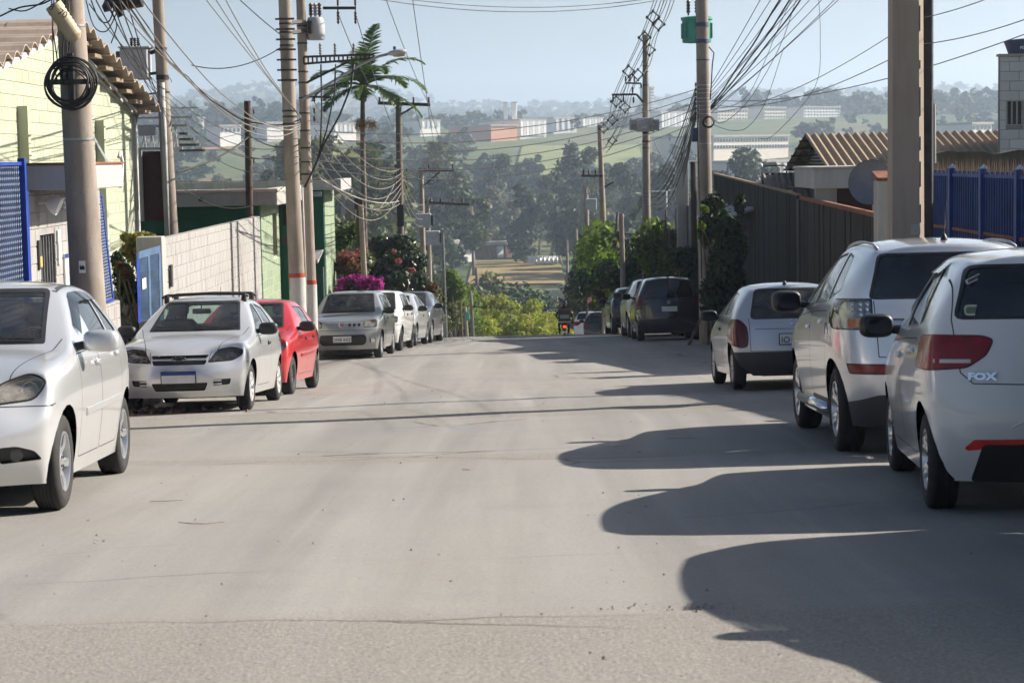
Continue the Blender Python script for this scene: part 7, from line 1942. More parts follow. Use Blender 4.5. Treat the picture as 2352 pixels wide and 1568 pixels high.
# tall right pole down to the next ones
for k in range(11): wire(A(1597, 205+8*k, 46.9), A(1494, 425+5*k, 67.7), .35+.13*(k % 5), .009 + .006*(k % 3 == 0), 'cable of the dense bundle falling from the tall right pole', 'dense falling bundle', M_CABLE)
for k in range(4): wire(A(1568, 395+12*k, 63.5), A(1597, 250+6*k, 47), .05, .012, 'short cable from the grey pillar to the tall right pole', 'pillar cables', M_CABLE)
wire(A(1502, 322, 67.6), A(1556, 398, 63.5), .2, .018, 'pale stay cable from the transformer pole to the grey pillar', 'pillar cables', M_CABLEG)
for k in range(5): wire(A(1480, 440+5*k, 67.8), A(1392, 520+10*k, 89.8), .4, .014, 'cable between the second and third right poles', 'low right cables', M_CABLE)
# spacer-cable bundles
def spacer_bundle(P, label, group, n_sp, r=.012, w=.14):
    Q = [A(*p) for p in P]; m = len(Q)-1; path = []
    for j in range(10*m+1):
        t = j/10; i = min(m-1, int(t)); f = t-i; q0 = Q[max(0, i-1)]; q1, q2 = Q[i], Q[i+1]; q3 = Q[min(m, i+2)]
        path.append(.5*((2*q1) + (q2-q0)*f + (2*q0-5*q1+4*q2-q3)*f*f + (3*q1-q0-3*q2+q3)*f**3))
    for dx, dz in ((-w, 0), (w, 0), (0, -w), (0, w*1.2)):
        b = MB(); b.tube([p + Vector((dx, 0, dz)) for p in path], r, 4, False); o = b.build('power_line', M_ALCAB, None, True); tag(o, label, 'cable', group)
    for k in range(n_sp):
        c = path[int((k+.5)/n_sp*(len(path)-1))]
        R_ = Rt('line_spacer', c, 'diamond spacer on the power lines, ' + label.split(',')[-1].strip(), 'spacer', group + ' spacers')
        D = [c + Vector((w*1.25*math.cos(a_), 0, w*1.25*math.sin(a_))) for a_ in (0, PI/2, PI, 3*PI/2)]
        b = MB()
        for i in range(4): b.tube([D[i], D[(i+1) % 4]], .022, 5); b.lathe([(.001, -.05), (.04, -.03), (.04, .03), (.001, .05)], 7, Matrix.Translation(D[i]))
        R_.add(b, 'diamond', M_IRON, True)
spacer_bundle([(1535, -60, 50), (1500, 40, 58), (1470, 110, 63), (1420, 217, 67.6), (1405, 280, 76), (1378, 300, 89)], 'power line of the outer spacer bundle, left of the second right pole', 'outer spacer bundle', 7)
spacer_bundle([(1560, -80, 50), (1527, 30, 58), (1500, 80, 64), (1482, 150, 67.6), (1447, 200, 67.6), (1425, 290, 80), (1392, 345, 89.5)], 'power line of the inner spacer bundle, over the second right pole', 'inner spacer bundle', 6)
for k in range(3): wire(A(1340+14*k, 402, 89.7), A(1340+6*k, 432, 114), .6, .02, 'line between the third and fourth right poles', 'far right spans', M_ALCAB); wire(A(1346+3*k, 432, 114), A(1322+2*k, 525, 138), .6, .022, 'line between the fourth and fifth right poles', 'far right spans', M_ALCAB)
# ------------------------------------------------------------------ vegetation
import numpy as np
def leaf_mat(name, dark, light, alt=None, trans=.35, scale=.8, rough=.6, spec=.3):
    t = NT(name); g = t.node('NewGeometry'); oi = t.node('ObjectInfo')
    n = t.noise(t.world(), scale, 3, .6); rn = g.outputs['Random Per Island']
    c = t.ramp(rn, [(0, dark), (1, light)])
    c = t.mix(t.math('MULTIPLY', t.ramp(n, [(.42, (0, 0, 0)), (.62, (1, 1, 1))]), .55), c, alt or light)
    c = t.mix(t.math('MULTIPLY', oi.outputs['Random'], .25), c, tuple(x*.62 for x in dark))
    t.col(c); t.set(Roughness=rough, Specular_IOR_Level=spec)
    tr = t.node('BsdfTranslucent'); t.ln(c, tr.inputs[0]); mx = t.node('MixShader'); mx.inputs[0].default_value = trans
    t.ln(t.b.outputs[0], mx.inputs[1]); t.ln(tr.outputs[0], mx.inputs[2]); t.ln(mx.outputs[0], t.out.inputs[0])
    return t.mat
ML_EUC = leaf_mat('eucalypt_leaves', (.014, .032, .013), (.055, .095, .026), (.090, .100, .040), .2, .25)
ML_OLIVE = leaf_mat('olive_leaves', (.032, .052, .014), (.12, .145, .036), (.15, .15, .05), .25, .4)
ML_DARK = leaf_mat('dark_leaves', (.012, .030, .010), (.045, .085, .022), (.03, .06, .018), .22, .5)
ML_BRIGHT = leaf_mat('bright_leaves', (.14, .20, .018), (.42, .46, .05), (.50, .48, .07), .45, .7)
ML_FRESH = leaf_mat('fresh_leaves', (.05, .11, .012), (.20, .29, .030), (.16, .24, .03), .45, .9)
ML_GLOSS = leaf_mat('glossy_leaves', (.016, .036, .012), (.055, .085, .028), (.03, .05, .02), .2, 1.2, .28, .8)
ML_MAG = leaf_mat('magenta_bracts', (.32, .015, .20), (.62, .05, .40), (.45, .02, .28), .45, 1.5)
ML_PINK = leaf_mat('dusty_pink_bracts', (.26, .05, .07), (.40, .12, .10), (.20, .09, .04), .4, 1.5)
ML_RED = leaf_mat('red_flowers', (.35, .01, .015), (.55, .04, .04), None, .4, 1.5)
ML_RUST = leaf_mat('rusty_foliage', (.10, .045, .020), (.20, .10, .035), (.10, .10, .03), .35, 1.2)
ML_YEL = leaf_mat('yellow_green_foliage', (.13, .11, .015), (.30, .25, .04), (.16, .17, .03), .4, 1.2)
ML_PALE = leaf_mat('silvery_leaves', (.10, .105, .070), (.27, .26, .19), (.16, .16, .095), .3, .3)
ML_FROND = leaf_mat('palm_leaflets', (.030, .070, .014), (.13, .20, .035), (.09, .15, .03), .35, .6, .4, .5)
ML_DRY = leaf_mat('dry_frond', (.22, .12, .05), (.40, .25, .12), None, .4)
M_BARK = plain('bark', (.13, .10, .075), .95, 0, .4, 6, .4)
M_BARKP = plain('pale_bark', (.26, .22, .18), .95, 0, .35, 4, .3)

def leaves_np(rs, lobes, n, size, asp=.55, outward=.6, hollow=.55, droop=0.0):
    """n leaf-sized diamonds spread through ellipsoid lobes; returns (verts, quads) as arrays"""
    g = np.random.default_rng(rs)
    w = np.array([l[3]*l[4]*l[5] for l in lobes])**(2/3); w = w/w.sum()
    k = g.choice(len(lobes), n, p=w); L = np.array([l[:6] for l in lobes])[k]
    d = g.normal(size=(n, 3)); d /= np.linalg.norm(d, axis=1, keepdims=True)
    r = (hollow + (1-hollow)*g.random(n)**.6)*(1 + .10*g.normal(size=n))
    P = L[:, :3] + d*L[:, 3:6]*r[:, None]
    nr = d*outward + g.normal(size=(n, 3))*.55 + np.array([0, 0, .25]); nr /= np.linalg.norm(nr, axis=1, keepdims=True)
    t = np.cross(nr, g.normal(size=(n, 3))); t[:, 2] -= droop; t -= nr*(t*nr).sum(1, keepdims=True); t /= np.linalg.norm(t, axis=1, keepdims=True)+1e-9
    b = np.cross(nr, t); s = size*(.6+.8*g.random(n))[:, None]
    V = np.stack([P - t*s*.5, P + b*s*asp*.5 + nr*s*.06, P + t*s*.5 - nr*s*.05, P - b*s*asp*.5 + nr*s*.06], 1).reshape(-1, 3)
    return V
def np_mesh(name, V, mat):
    n = len(V)//4; me = bpy.data.meshes.new(name); me.vertices.add(4*n); me.vertices.foreach_set('co', np.asarray(V, dtype=np.float32).ravel())
    me.loops.add(4*n); me.loops.foreach_set('vertex_index', np.arange(4*n, dtype=np.int32)); me.polygons.add(n)
    me.polygons.foreach_set('loop_start', np.arange(0, 4*n, 4, dtype=np.int32)); me.polygons.foreach_set('loop_total', np.full(n, 4, dtype=np.int32))
    me.materials.append(mat); me.update(calc_edges=True); return me
def branches(b, rs, base, top, r0, lobes, n=7, rr=.35):
    g = random.Random(rs); base, top = Vector(base), Vector(top); mid = base.lerp(top, .5) + Vector((g.gauss(0, .06), g.gauss(0, .06), 0))*(top-base).length
    pts = [base, base.lerp(mid, .6), mid, mid.lerp(top, .6), top]; b.tube(pts, [r0, r0*.85, r0*.7, r0*.5, r0*.28], 8)
    for k in range(n):
        l = lobes[g.randrange(len(lobes))]; s = pts[1].lerp(top, g.uniform(.25, .9)); e = Vector(l[:3]) + Vector((g.gauss(0, 1)*l[3]*.3, g.gauss(0, 1)*l[4]*.3, g.gauss(0, 1)*l[5]*.3))
        m = s.lerp(e, .5) + Vector((0, 0, .08*(e-s).length)); b.tube([s, m, e], [r0*rr, r0*rr*.6, r0*rr*.25], 5, False)
# ---- tree templates in unit size (height about 1): mesh pairs crown, trunk
def euc_lobes(rs, spread=.20, n=13, z0=.38):
    g = random.Random(rs); out = []
    for k in range(n):
        t = (k+.5)/n; z = z0 + (1-z0)*t*.93; w = spread*(1 - .55*abs(t-.45)*1.6)
        a = g.uniform(0, 2*PI); q = g.uniform(.25, 1)*w; s = g.uniform(.07, .125)*(1.15-.4*t)
        out.append((q*math.cos(a), q*math.sin(a), z, s, s, s*g.uniform(.62, .95)))
    return out
def round_lobes(rs, n=12, w=.33, z0=.35):
    g = random.Random(rs); out = []
    for k in range(n):
        a = g.uniform(0, 2*PI); q = g.random()**.5*w; z = z0 + g.random()*(1-z0)*.82*(1-(q/w)**2*.5); s = g.uniform(.10, .19)
        out.append((q*math.cos(a), q*math.sin(a), z, s, s, s*.8))
    return out
TPL = {}
def template(kind, rs, nleaf, size, mat, bark=None, **kw):
    key = (kind, rs, nleaf, mat.name)
    if key not in TPL:
        lob = euc_lobes(rs, **kw) if kind == 'euc' else round_lobes(rs, **kw)
        cr = np_mesh('crown', leaves_np(rs, lob, nleaf, size, hollow=.35), mat)
        b = MB(); branches(b, rs, (0, 0, -.02), (lob[0][0]*.3, lob[0][1]*.3, .86), .020 if kind == 'euc' else .030, lob, 9)
        TPL[key] = (cr, b.mesh('trunk', bark or M_BARKP, True))
    return TPL[key]
def tree(tp, loc, h, wid, rz, label, group=None, name='tree'):
    o = empty(name, loc, rz, label, 'tree', group); o.scale = (h*wid, h*wid, h)
    link('trunk', tp[1], o); link('crown', tp[0], o); return o
E1 = template('euc', 1, 2600, .050, ML_EUC); E2 = template('euc', 2, 2600, .050, ML_EUC, n=15, spread=.24); E3 = template('euc', 3, 2600, .05, ML_OLIVE, spread=.26, n=16); E4 = template('euc', 4, 2200, .045, ML_PALE, spread=.25, n=16, z0=.30); E5 = template('euc', 5, 2600, .05, ML_DARK, spread=.16, n=14, z0=.15)
T1 = template('round', 11, 2600, .055, ML_OLIVE, M_BARK); T2 = template('round', 12, 2600, .055, ML_DARK, M_BARK); T3 = template('round', 13, 2600, .05, ML_FRESH, M_BARK); T4 = template('round', 14, 3000, .05, ML_BRIGHT, M_BARK, n=16, w=.36, z0=.2)
def base_of(x, Y): return terr(x, Y)
def tree_px(tp, bx, ty, Y, wid, label, group=None, rz=None):
    """tree whose top is seen at (bx, ty), standing on the ground at distance Y"""
    p = at(bx, ty, Y); zb = base_of(p.x, Y); return tree(tp, (p.x, Y, zb-.2), max(3.0, (p.z-zb)*1.02), wid, rnd.uniform(0, 6) if rz is None else rz, label, group)
GV = 'tall trees standing in the valley'
for (tp, bx, ty, Y, w, lab) in (
    (E5, 1205, 418, 480, 1.25, 'dark conical tree in the middle of the valley above the field'), (E2, 1262, 395, 520, 1.1, 'tall airy eucalypt right of the dark conical tree'), (E2, 1325, 330, 560, 1.0, 'tallest flat-topped eucalypt against the pale meadow'),
    (E1, 1290, 448, 470, 1.0, 'dark eucalypt behind the far right poles'), (E3, 1085, 448, 430, 1.15, 'broad olive tree left of the valley centre'), (E2, 1030, 395, 460, 1.1, 'olive eucalypt behind the street lamp on the left'),
    (E1, 1140, 352, 640, 1.0, 'slim eucalypt cluster below the factory'), (E3, 985, 330, 560, 1.1, 'hazy eucalypt behind the pole right of the palm'), (E3, 760, 318, 300, 1.05, 'big olive tree behind the palm trunk'), (E1, 860, 322, 330, 1.0, 'dark round-topped tree behind the crossarm pole'),
    (E3, 800, 345, 270, 1.1, 'olive tree above the green building roof'), (T1, 830, 418, 140, .9, 'light olive tree just behind the bougainvillea'), (T1, 790, 432, 150, .8, 'small olive tree beside the green building'), (T2, 700, 330, 420, .9, 'hazy dark tree between the twin poles'),
    (E3, 640, 330, 380, 1.0, 'olive tree behind the wooden post'), (T1, 540, 372, 260, .75, 'round olive tree over the flat roof'), (T1, 490, 385, 250, .7, 'round shrubby tree left of the one over the flat roof'), (T1, 460, 392, 245, .6, 'smallest round tree over the flat roof'),
    (E1, 1680, 338, 420, 1.25, 'broad hazy tree behind the board gate'), (E2, 1740, 362, 400, 1.0, 'lower hazy tree right of the broad one behind the gate'), (E2, 1530, 380, 420, 1.0, 'hazy tree behind the grey pillar'), (E1, 1440, 372, 500, 1.0, 'hazy tree between the right poles'), (E4, 1120, 425, 520, 1.25, 'silvery eucalypt in the valley, left one'), (E4, 1180, 432, 540, 1.2, 'silvery eucalypt in the valley, middle one'), (E4, 1235, 440, 530, 1.15, 'silvery eucalypt in the valley, right one'), (E3, 1375, 405, 520, 1.0, 'olive eucalypt behind the third right pole')):
    tree_px(tp, bx, ty, Y, w, lab, GV)
# bright bushy trees just over the crest
GB = 'bright green bushes beyond the crest'
for (tp, bx, ty, Y, w, lab) in ((T4, 1150, 640, 150, .95, 'bright yellow-green bush beyond the crest, left clump'), (T4, 1200, 655, 146, 1.05, 'bright yellow-green bush beyond the crest, middle clump'), (T4, 1248, 690, 142, 1.2, 'bright yellow-green bush beyond the crest, right low clump'), (T4, 1110, 668, 152, 1.0, 'bright yellow-green bush beside the small poles'), (T4, 1272, 712, 140, 1.3, 'lowest bright bush beside the motorcycle'), (T4, 1175, 700, 130, 1.5, 'bright bush in front at the crest line'), (T4, 1095, 715, 128, 1.4, 'bright bush at the foot of the small poles'), (T4, 1228, 722, 128, 1.6, 'low bright bush in front of the others'),
    (T3, 1040, 615, 120, .8, 'fresh green tree right of the transformer pole'), (T3, 1060, 640, 118, .8, 'fresh green shrub tree above the thin pole'), (T2, 1175, 618, 230, 1.2, 'dark green bushes under the valley field, left'), (T2, 1225, 640, 225, 1.2, 'dark green bushes under the valley field, middle'), (T1, 1290, 655, 260, 1.2, 'olive bush by the far white wall'), (T1, 1080, 575, 250, .9, 'small olive tree at the left end of the field')):
    tree_px(tp, bx, ty, Y, w, lab, GB)
# trees behind the right-hand gates
GR = 'green trees behind the right gates'
for (tp, bx, ty, Y, w, lab) in ((T3, 1440, 432, 80, .85, 'fresh green tree between the right poles'), (T3, 1545, 425, 66, .7, 'fresh green tree top behind the grey pillar'), (T3, 1410, 470, 88, .8, 'fresh green tree behind the third right pole'), (T2, 1420, 520, 84, 1.0, 'dark tree in the shade behind the third right pole'), (T1, 1535, 470, 64, .8, 'brownish shrub tree between pole and pillar'), (T2, 1375, 560, 110, 1.0, 'dark bushy tree by the fourth right pole'), (T2, 1462, 500, 76, .9, 'dark tree just left of the transformer pole'), (T1, 1358, 600, 125, 1.0, 'dry olive bush by the far right poles')):
    tree_px(tp, bx, ty, Y, w, lab, GR)

# shrubs: one thing each, foliage + stems (+ flowers)
def shrub(label, parts, stem, name='shrub', cat='shrub', group=None, rs=1):
    """parts: (mat, part name, lobes[(px,py,Y,rx,rz)], n, size)"""
    allp = [at(l[0], l[1], l[2]) for p in parts for l in p[2]]; c = sum(allp, Vector())/len(allp)
    Y = c.y; zb = gz(c.x, Y); Rr = Rt(name, (c.x, Y, zb), label, cat, group); lobs = []
    for k, (mat, nm, ls, n, size) in enumerate(parts):
        lo = []
        for (px, py, Y_, rx, rz) in ls:
            q = at(px, py, Y_); s = Y_/F_PX; lo.append((q.x, q.y, q.z, rx*s, rx*s*.8, rz*s))
        lobs += lo; me = np_mesh(nm, leaves_np(rs*17+k, lo, n, size, hollow=.45), mat); o = link(nm, me, Rr.o); o.matrix_parent_inverse = Rr.inv
    g = random.Random(rs)
    for j in range(stem):
        l = lobs[g.randrange(len(lobs))]; s = Vector((c.x + g.gauss(0, .4), Y + g.gauss(0, .2), zb-.1)); e = Vector(l[:3]); b = MB(); b.tube([s, s.lerp(e, .5) + Vector((g.gauss(0, .12), 0, .1)), e], [.035, .025, .01], 6); Rr.add(b, 'stem', M_BARK, True)
    return Rr
shrub('magenta bougainvillea bush behind the grey boxy car', [(ML_MAG, 'flowers', [(790, 652, 58.6, 18, 16), (812, 642, 58.6, 16, 12), (835, 650, 58.4, 20, 16), (852, 641, 58.3, 10, 8), (866, 658, 58.2, 15, 20), (782, 668, 58.4, 14, 14), (825, 636, 58.6, 7, 6), (875, 645, 58.3, 6, 10)], 2300, .085), (ML_DARK, 'foliage', [(815, 662, 58.8, 50, 26), (860, 668, 58.6, 26, 22)], 1700, .10)], 6, rs=2)
shrub('dusty pink and rusty bougainvillea above the magenta bush', [(ML_PINK, 'flowers', [(800, 590, 60.5, 24, 14), (830, 580, 60.8, 16, 12)], 700, .08), (ML_RUST, 'foliage', [(790, 612, 60.5, 24, 22), (812, 620, 60.3, 26, 18)], 1500, .10), (ML_OLIVE, 'green_foliage', [(838, 600, 60.8, 22, 24), (825, 625, 60.4, 22, 18)], 1000, .10)], 8, rs=3)
shrub('big glossy-leaved shrub behind the left row of cars', [(ML_GLOSS, 'foliage', [(880, 565, 63, 32, 24), (920, 565, 63, 36, 26), (900, 600, 62.6, 44, 30), (945, 600, 62.8, 34, 28), (955, 640, 62.6, 26, 26), (910, 645, 62.4, 44, 30), (865, 625, 62.6, 24, 24)], 5200, .17), (ML_PINK, 'flowers', [(915, 600, 61.6, 10, 6), (945, 620, 61.8, 10, 6), (905, 578, 61.8, 6, 4)], 130, .09)], 12, rs=4)
shrub('brownish hedge with red flowers at the end of the left row', [(ML_OLIVE, 'foliage', [(985, 690, 65.5, 34, 30), (1000, 735, 65.2, 22, 34), (960, 670, 65.5, 24, 24), (930, 672, 64.5, 26, 16), (1010, 690, 66, 16, 22)], 2900, .11), (ML_RUST, 'dry_foliage', [(905, 672, 63.6, 28, 14), (985, 660, 65.4, 26, 16), (1005, 755, 65.0, 14, 20)], 900, .10), (ML_RED, 'flowers', [(995, 715, 64.6, 18, 7), (1000, 732, 64.6, 14, 6), (975, 690, 64.8, 12, 5), (962, 655, 65, 10, 5)], 260, .09)], 12, rs=5)
shrub('green fern-like bush right of the tall hedge', [(ML_FRESH, 'foliage', [(1035, 640, 95, 20, 22), (1050, 668, 95, 22, 24), (1030, 690, 95, 16, 24)], 1800, .16), (ML_OLIVE, 'dry_foliage', [(1040, 725, 92, 18, 30), (1025, 745, 90, 12, 24)], 900, .14)], 6, rs=6)
shrub('fresh green bush behind the short posts', [(ML_FRESH, 'foliage', [(790, 545, 66, 24, 24), (815, 530, 66, 14, 20), (780, 560, 66, 14, 16)], 1500, .13)], 5, rs=7)
# driveway plants
shrub('yellow-green bamboo-like clump above the blue louvred gate', [(ML_YEL, 'foliage', [(325, 548, 34.5, 34, 14), (345, 560, 34.5, 26, 18), (300, 575, 34.6, 24, 20), (330, 590, 34.6, 36, 24), (290, 545, 34.8, 14, 10)], 3200, .085)], 9, rs=8)
shrub('dark red-leaved shrub in the shaded driveway', [(ML_DARK, 'foliage', [(285, 640, 33, 24, 40), (270, 600, 33, 14, 24), (300, 670, 33, 20, 30)], 1500, .09), (ML_RUST, 'red_leaves', [(275, 610, 32.6, 12, 10), (290, 630, 32.6, 12, 14)], 260, .06)], 6, rs=9)
# creeper on the tall right pole and the gate
shrub('dark leafy creeper climbing the tall right pole and board gate', [(ML_DARK, 'foliage', [(1640, 470, 46.2, 26, 26), (1660, 520, 46.0, 34, 40), (1690, 560, 46.2, 26, 60), (1620, 530, 46.2, 18, 40), (1660, 610, 45.8, 36, 60), (1640, 680, 45.8, 34, 50), (1700, 470, 46.6, 14, 24), (1690, 660, 46, 28, 60)], 5200, .13), (ML_FRESH, 'young_leaves', [(1620, 480, 45.6, 10, 8), (1612, 520, 45.6, 8, 10)], 130, .10)], 10, name='creeper', cat='creeper', rs=10)
shrub('lower creeper hanging between the pillar and the tall right pole', [(ML_DARK, 'foliage', [(1575, 585, 59.4, 26, 18), (1590, 620, 59.2, 20, 40), (1600, 680, 59.0, 18, 40), (1560, 600, 59.5, 14, 14)], 2200, .13)], 6, name='creeper', cat='creeper', rs=11)
# grass tufts at the foot of the hedges, loose ground
def tufts(spots, n, h, mat, name, label):
    g = np.random.default_rng(5); V = []
    for k in range(n):
        x, y = spots(g); z = gz(x, y)+.10; a = g.uniform(0, 6.28); hh = h*(.5+g.random()); w = .008+.008*g.random(); l = g.normal(0, .35, 2)*hh
        V += [(x-w*math.cos(a), y-w*math.sin(a), z), (x+w*math.cos(a), y+w*math.sin(a), z), (x+l[0]*.6+w*.5, y+l[1]*.6, z+hh*.7), (x+l[0], y+l[1], z+hh)]
    o = link(name, np_mesh(name, np.array(V), mat)); tag(o, label, 'grass', kind='stuff')
tufts(lambda g: (-4.95-abs(g.normal(0, .35))+(.35), g.uniform(46, 80)), 1800, .22, ML_OLIVE, 'verge_grass', 'dry grass along the foot of the hedge')

# ---- palm
PALM = Rt('palm_tree', (at(832, 700, 62).x, 62, gz(-4.6, 62)), 'palm tree with drooping fronds and dry flower cluster on the left', 'palm')
pb = PALM.o.location.copy(); ptop = at(836, 215, 62)
b = MB(); b.tube([pb.lerp(ptop, k/10) + Vector((.04*math.sin(k*.5), 0, 0)) for k in range(11)], [.12, .105, .10, .095, .09, .085, .085, .08, .08, .075, .06], 12); PALM.add(b, 'trunk', plain('palm_trunk', (.15, .125, .105), .95, 0, .35, 8, .4), True)
crownp = ptop + Vector((0, 0, .25)); b = MB(); b.tube([ptop + Vector((0, 0, -.25)), ptop + Vector((0, 0, .1)), crownp + Vector((0, 0, .25))], [.07, .10, .05], 10); PALM.add(b, 'crownshaft', plain('crownshaft_green', (.10, .14, .05), .6), True)
def frond(az, elev, L, droop, rs, dens=34, mat=ML_FROND, lw=.042, ll=.52):
    g = random.Random(rs); d = Vector((math.cos(az), math.sin(az), 0)); pts = []; p = crownp.copy(); an = elev; n = 14
    for k in range(n+1):
        pts.append(p.copy()); p = p + (d*math.cos(an) + Vector((0, 0, math.sin(an))))*(L/n); an -= droop/n*(.4+1.2*k/n)
    b = MB(); b.tube(pts, [.030-.024*k/n for k in range(n+1)], 5); side = d.cross(Vector((0, 0, 1))).normalized()
    for k in range(dens):
        t = .12 + .88*k/dens; i = min(n-1, int(t*n)); f = t*n-i; q = pts[i].lerp(pts[i+1], f); tg = (pts[i+1]-pts[i]).normalized(); up = side.cross(tg).normalized()
        for sg in (1, -1):
            l = ll*math.sin(PI*min(1, .18+.82*t))**.7*g.uniform(.85, 1.1); dr = (side*sg*.78 + tg*.55 + up*.22 + Vector((0, 0, g.gauss(0, .08)))).normalized(); e = q + dr*l + Vector((0, 0, -.30*l*l/.5)); m = q.lerp(e, .5) + up*.03; w = tg*lw
            b.add([q-w*.4, m-w*.7, e, m+w*.7, q+w*.4], [(0, 1, 2, 3, 4)])
    PALM.add(b, 'frond', mat)
fr_spec = [(R(60), R(80), 1.9, .7), (R(10), R(52), 2.0, 1.7), (R(-20), R(22), 2.05, 1.5), (R(170), R(40), 1.7, 1.7), (R(195), R(12), 1.6, 1.4), (R(250), R(30), 1.5, 1.7), (R(300), R(48), 1.6, 1.9), (R(120), R(58), 1.6, 1.6), (R(45), R(30), 1.7, 1.6), (R(215), R(-10), 1.5, 1.0), (R(-45), R(-2), 1.6, 1.2), (R(145), R(15), 1.6, 1.5), (R(5), R(-12), 1.9, .9), (R(270), R(5), 1.3, 1.3), (R(100), R(70), 1.5, 1.2)]
for k, (a_, e_, L_, d_) in enumerate(fr_spec): frond(a_, e_, L_*1.12, d_*1.05, k, 40, ML_FROND, .05, .60)
dl = [at(838, 285, 61.8)]; lo = [(dl[0].x, dl[0].y, dl[0].z, .34, .3, .22), (dl[0].x+.25, dl[0].y, dl[0].z-.05, .16, .16, .2), (dl[0].x-.2, dl[0].y, dl[0].z-.03, .16, .16, .2)]
o = link('flower_cluster', np_mesh('flower_cluster', leaves_np(77, lo, 900, .12, asp=.12, outward=.1, hollow=.1, droop=1.2), ML_DRY), PALM.o); o.matrix_parent_inverse = PALM.inv

# ---- distant woods: one mass of small trees
def forest(name, label, gen, n, tpls, rs):
    g = np.random.default_rng(rs); out = {}
    for k in range(n):
        r = gen(g)
        if r is None: continue
        x, y, h, w, ti = r; T = tpls[ti]; z = terr(x, y); a = g.uniform(0, 6.28); c, s = math.cos(a), math.sin(a)
        q = np.empty_like(T[0]); q[:, 0] = x + (T[0][:, 0]*c - T[0][:, 1]*s)*h*w; q[:, 1] = y + (T[0][:, 0]*s + T[0][:, 1]*c)*h*w; q[:, 2] = z - h*.05 + T[0][:, 2]*h
        out.setdefault(T[1], []).append(q)
    mats = list(out); V = np.concatenate([np.concatenate(out[m]) for m in mats]); me = np_mesh(name, V, mats[0])
    for m in mats[1:]: me.materials.append(m)
    mi = np.concatenate([np.full(sum(len(q) for q in out[m])//4, i, dtype=np.int32) for i, m in enumerate(mats)]); me.polygons.foreach_set('material_index', mi)
    o = link(name, me); tag(o, label, 'trees', kind='stuff'); return o
def wild(kind, rs, cnt, size, **kw):
    lob = euc_lobes(rs, **kw) if kind == 'euc' else round_lobes(rs, **kw)
    return leaves_np(rs+50, lob, cnt, size, hollow=.3, asp=.8)
FT = [(wild('euc', 21, 420, .10), ML_EUC), (wild('euc', 22, 420, .10, spread=.28), ML_EUC), (wild('round', 23, 380, .11), ML_OLIVE), (wild('round', 24, 380, .11), ML_DARK), (wild('euc', 25, 420, .10, spread=.26, z0=.25), ML_PALE), (wild('round', 26, 380, .11), ML_EUC)]
FF = [(wild('euc', 31, 130, .17, spread=.28, n=9), ML_EUC), (wild('round', 32, 120, .19, n=8), ML_EUC), (wild('round', 33, 120, .19, n=8), ML_DARK), (wild('round', 34, 120, .19, n=8), ML_OLIVE)]
def in_view(x, y, m=1.08): return abs(x) < y*.2545*m + 10
def px_of(x, y): return 1176 + F_PX*x/y
def clear_zone(x, y):
    p = px_of(x, y)
    if 395 < y < 500 and 1080 < p < 1310: return True           # valley field
    if 820 < y < 1060 and 1180 < p < 1500: return True          # pale meadow
    return False
def gen_mid(g):
    y = 260 + 520*g.random()**.8; x = g.uniform(-1, 1)*y*.27
    p = px_of(x, y)
    if clear_zone(x, y) or (y < 395 and 1060 < p < 1330) or (500 <= y < 560 and 1240 < p < 1420 and False): return None
    h = g.uniform(9, 17) if y > 380 else g.uniform(6, 11)
    if 500 < y < 680 and 1150 < p < 1500: h *= .62
    return x, y, h, g.uniform(.9, 1.4), int(g.choice(6, p=[.22, .2, .2, .16, .1, .12]))
forest('valley_wood', 'dense mixed wood filling the valley', gen_mid, 620, FT, 3)
def gen_far(g):
    y = 760 + 1900*g.random()**1.15; x = g.uniform(-1, 1)*y*.27
    if clear_zone(x, y): return None
    p = px_of(x, y)
    # leave the roofs of the far town showing
    for (a_, b_, Yb) in ((1105, 1400, 1160), (1485, 1612, 1300), (1596, 1856, 900), (1680, 1840, 700), (1628, 1956, 1350), (492, 566, 1080), (752, 832, 1120), (950, 1026, 1280), (600, 665, 1200)):
        if a_-8 < p < b_+8 and Yb-330 < y < Yb+60: return None
    if fbm(x, y, 1/160., 2) < -.30: return None
    h = g.uniform(7, 14)
    return x, y, h, g.uniform(1.0, 1.6), int(g.integers(0, 4))
forest('hillside_wood', 'hazy wooded hillsides beyond the valley', gen_far, 1900, FF, 4)
def gen_ridge(g):
    if g.random() < .5: y = g.uniform(1350, 1900); x = y*g.uniform(.115, .30)
    else: y = g.uniform(1200, 1700); x = -y*g.uniform(.09, .30)
    return x, y, g.uniform(14, 24), g.uniform(.8, 1.2), int(g.integers(0, 3))
forest('ridge_wood', 'hazy eucalypts along the near ridges left and right', gen_ridge, 420, FF, 6)
def gen_mtn(g):
    y = g.uniform(2600, 4300); x = g.uniform(-1, 1)*y*.27
    return x, y, g.uniform(14, 24), g.uniform(1.2, 2.0), int(g.integers(0, 4))
forest('mountain_wood', 'faint tree cover on the farthest hills', gen_mtn, 1100, FF, 7)
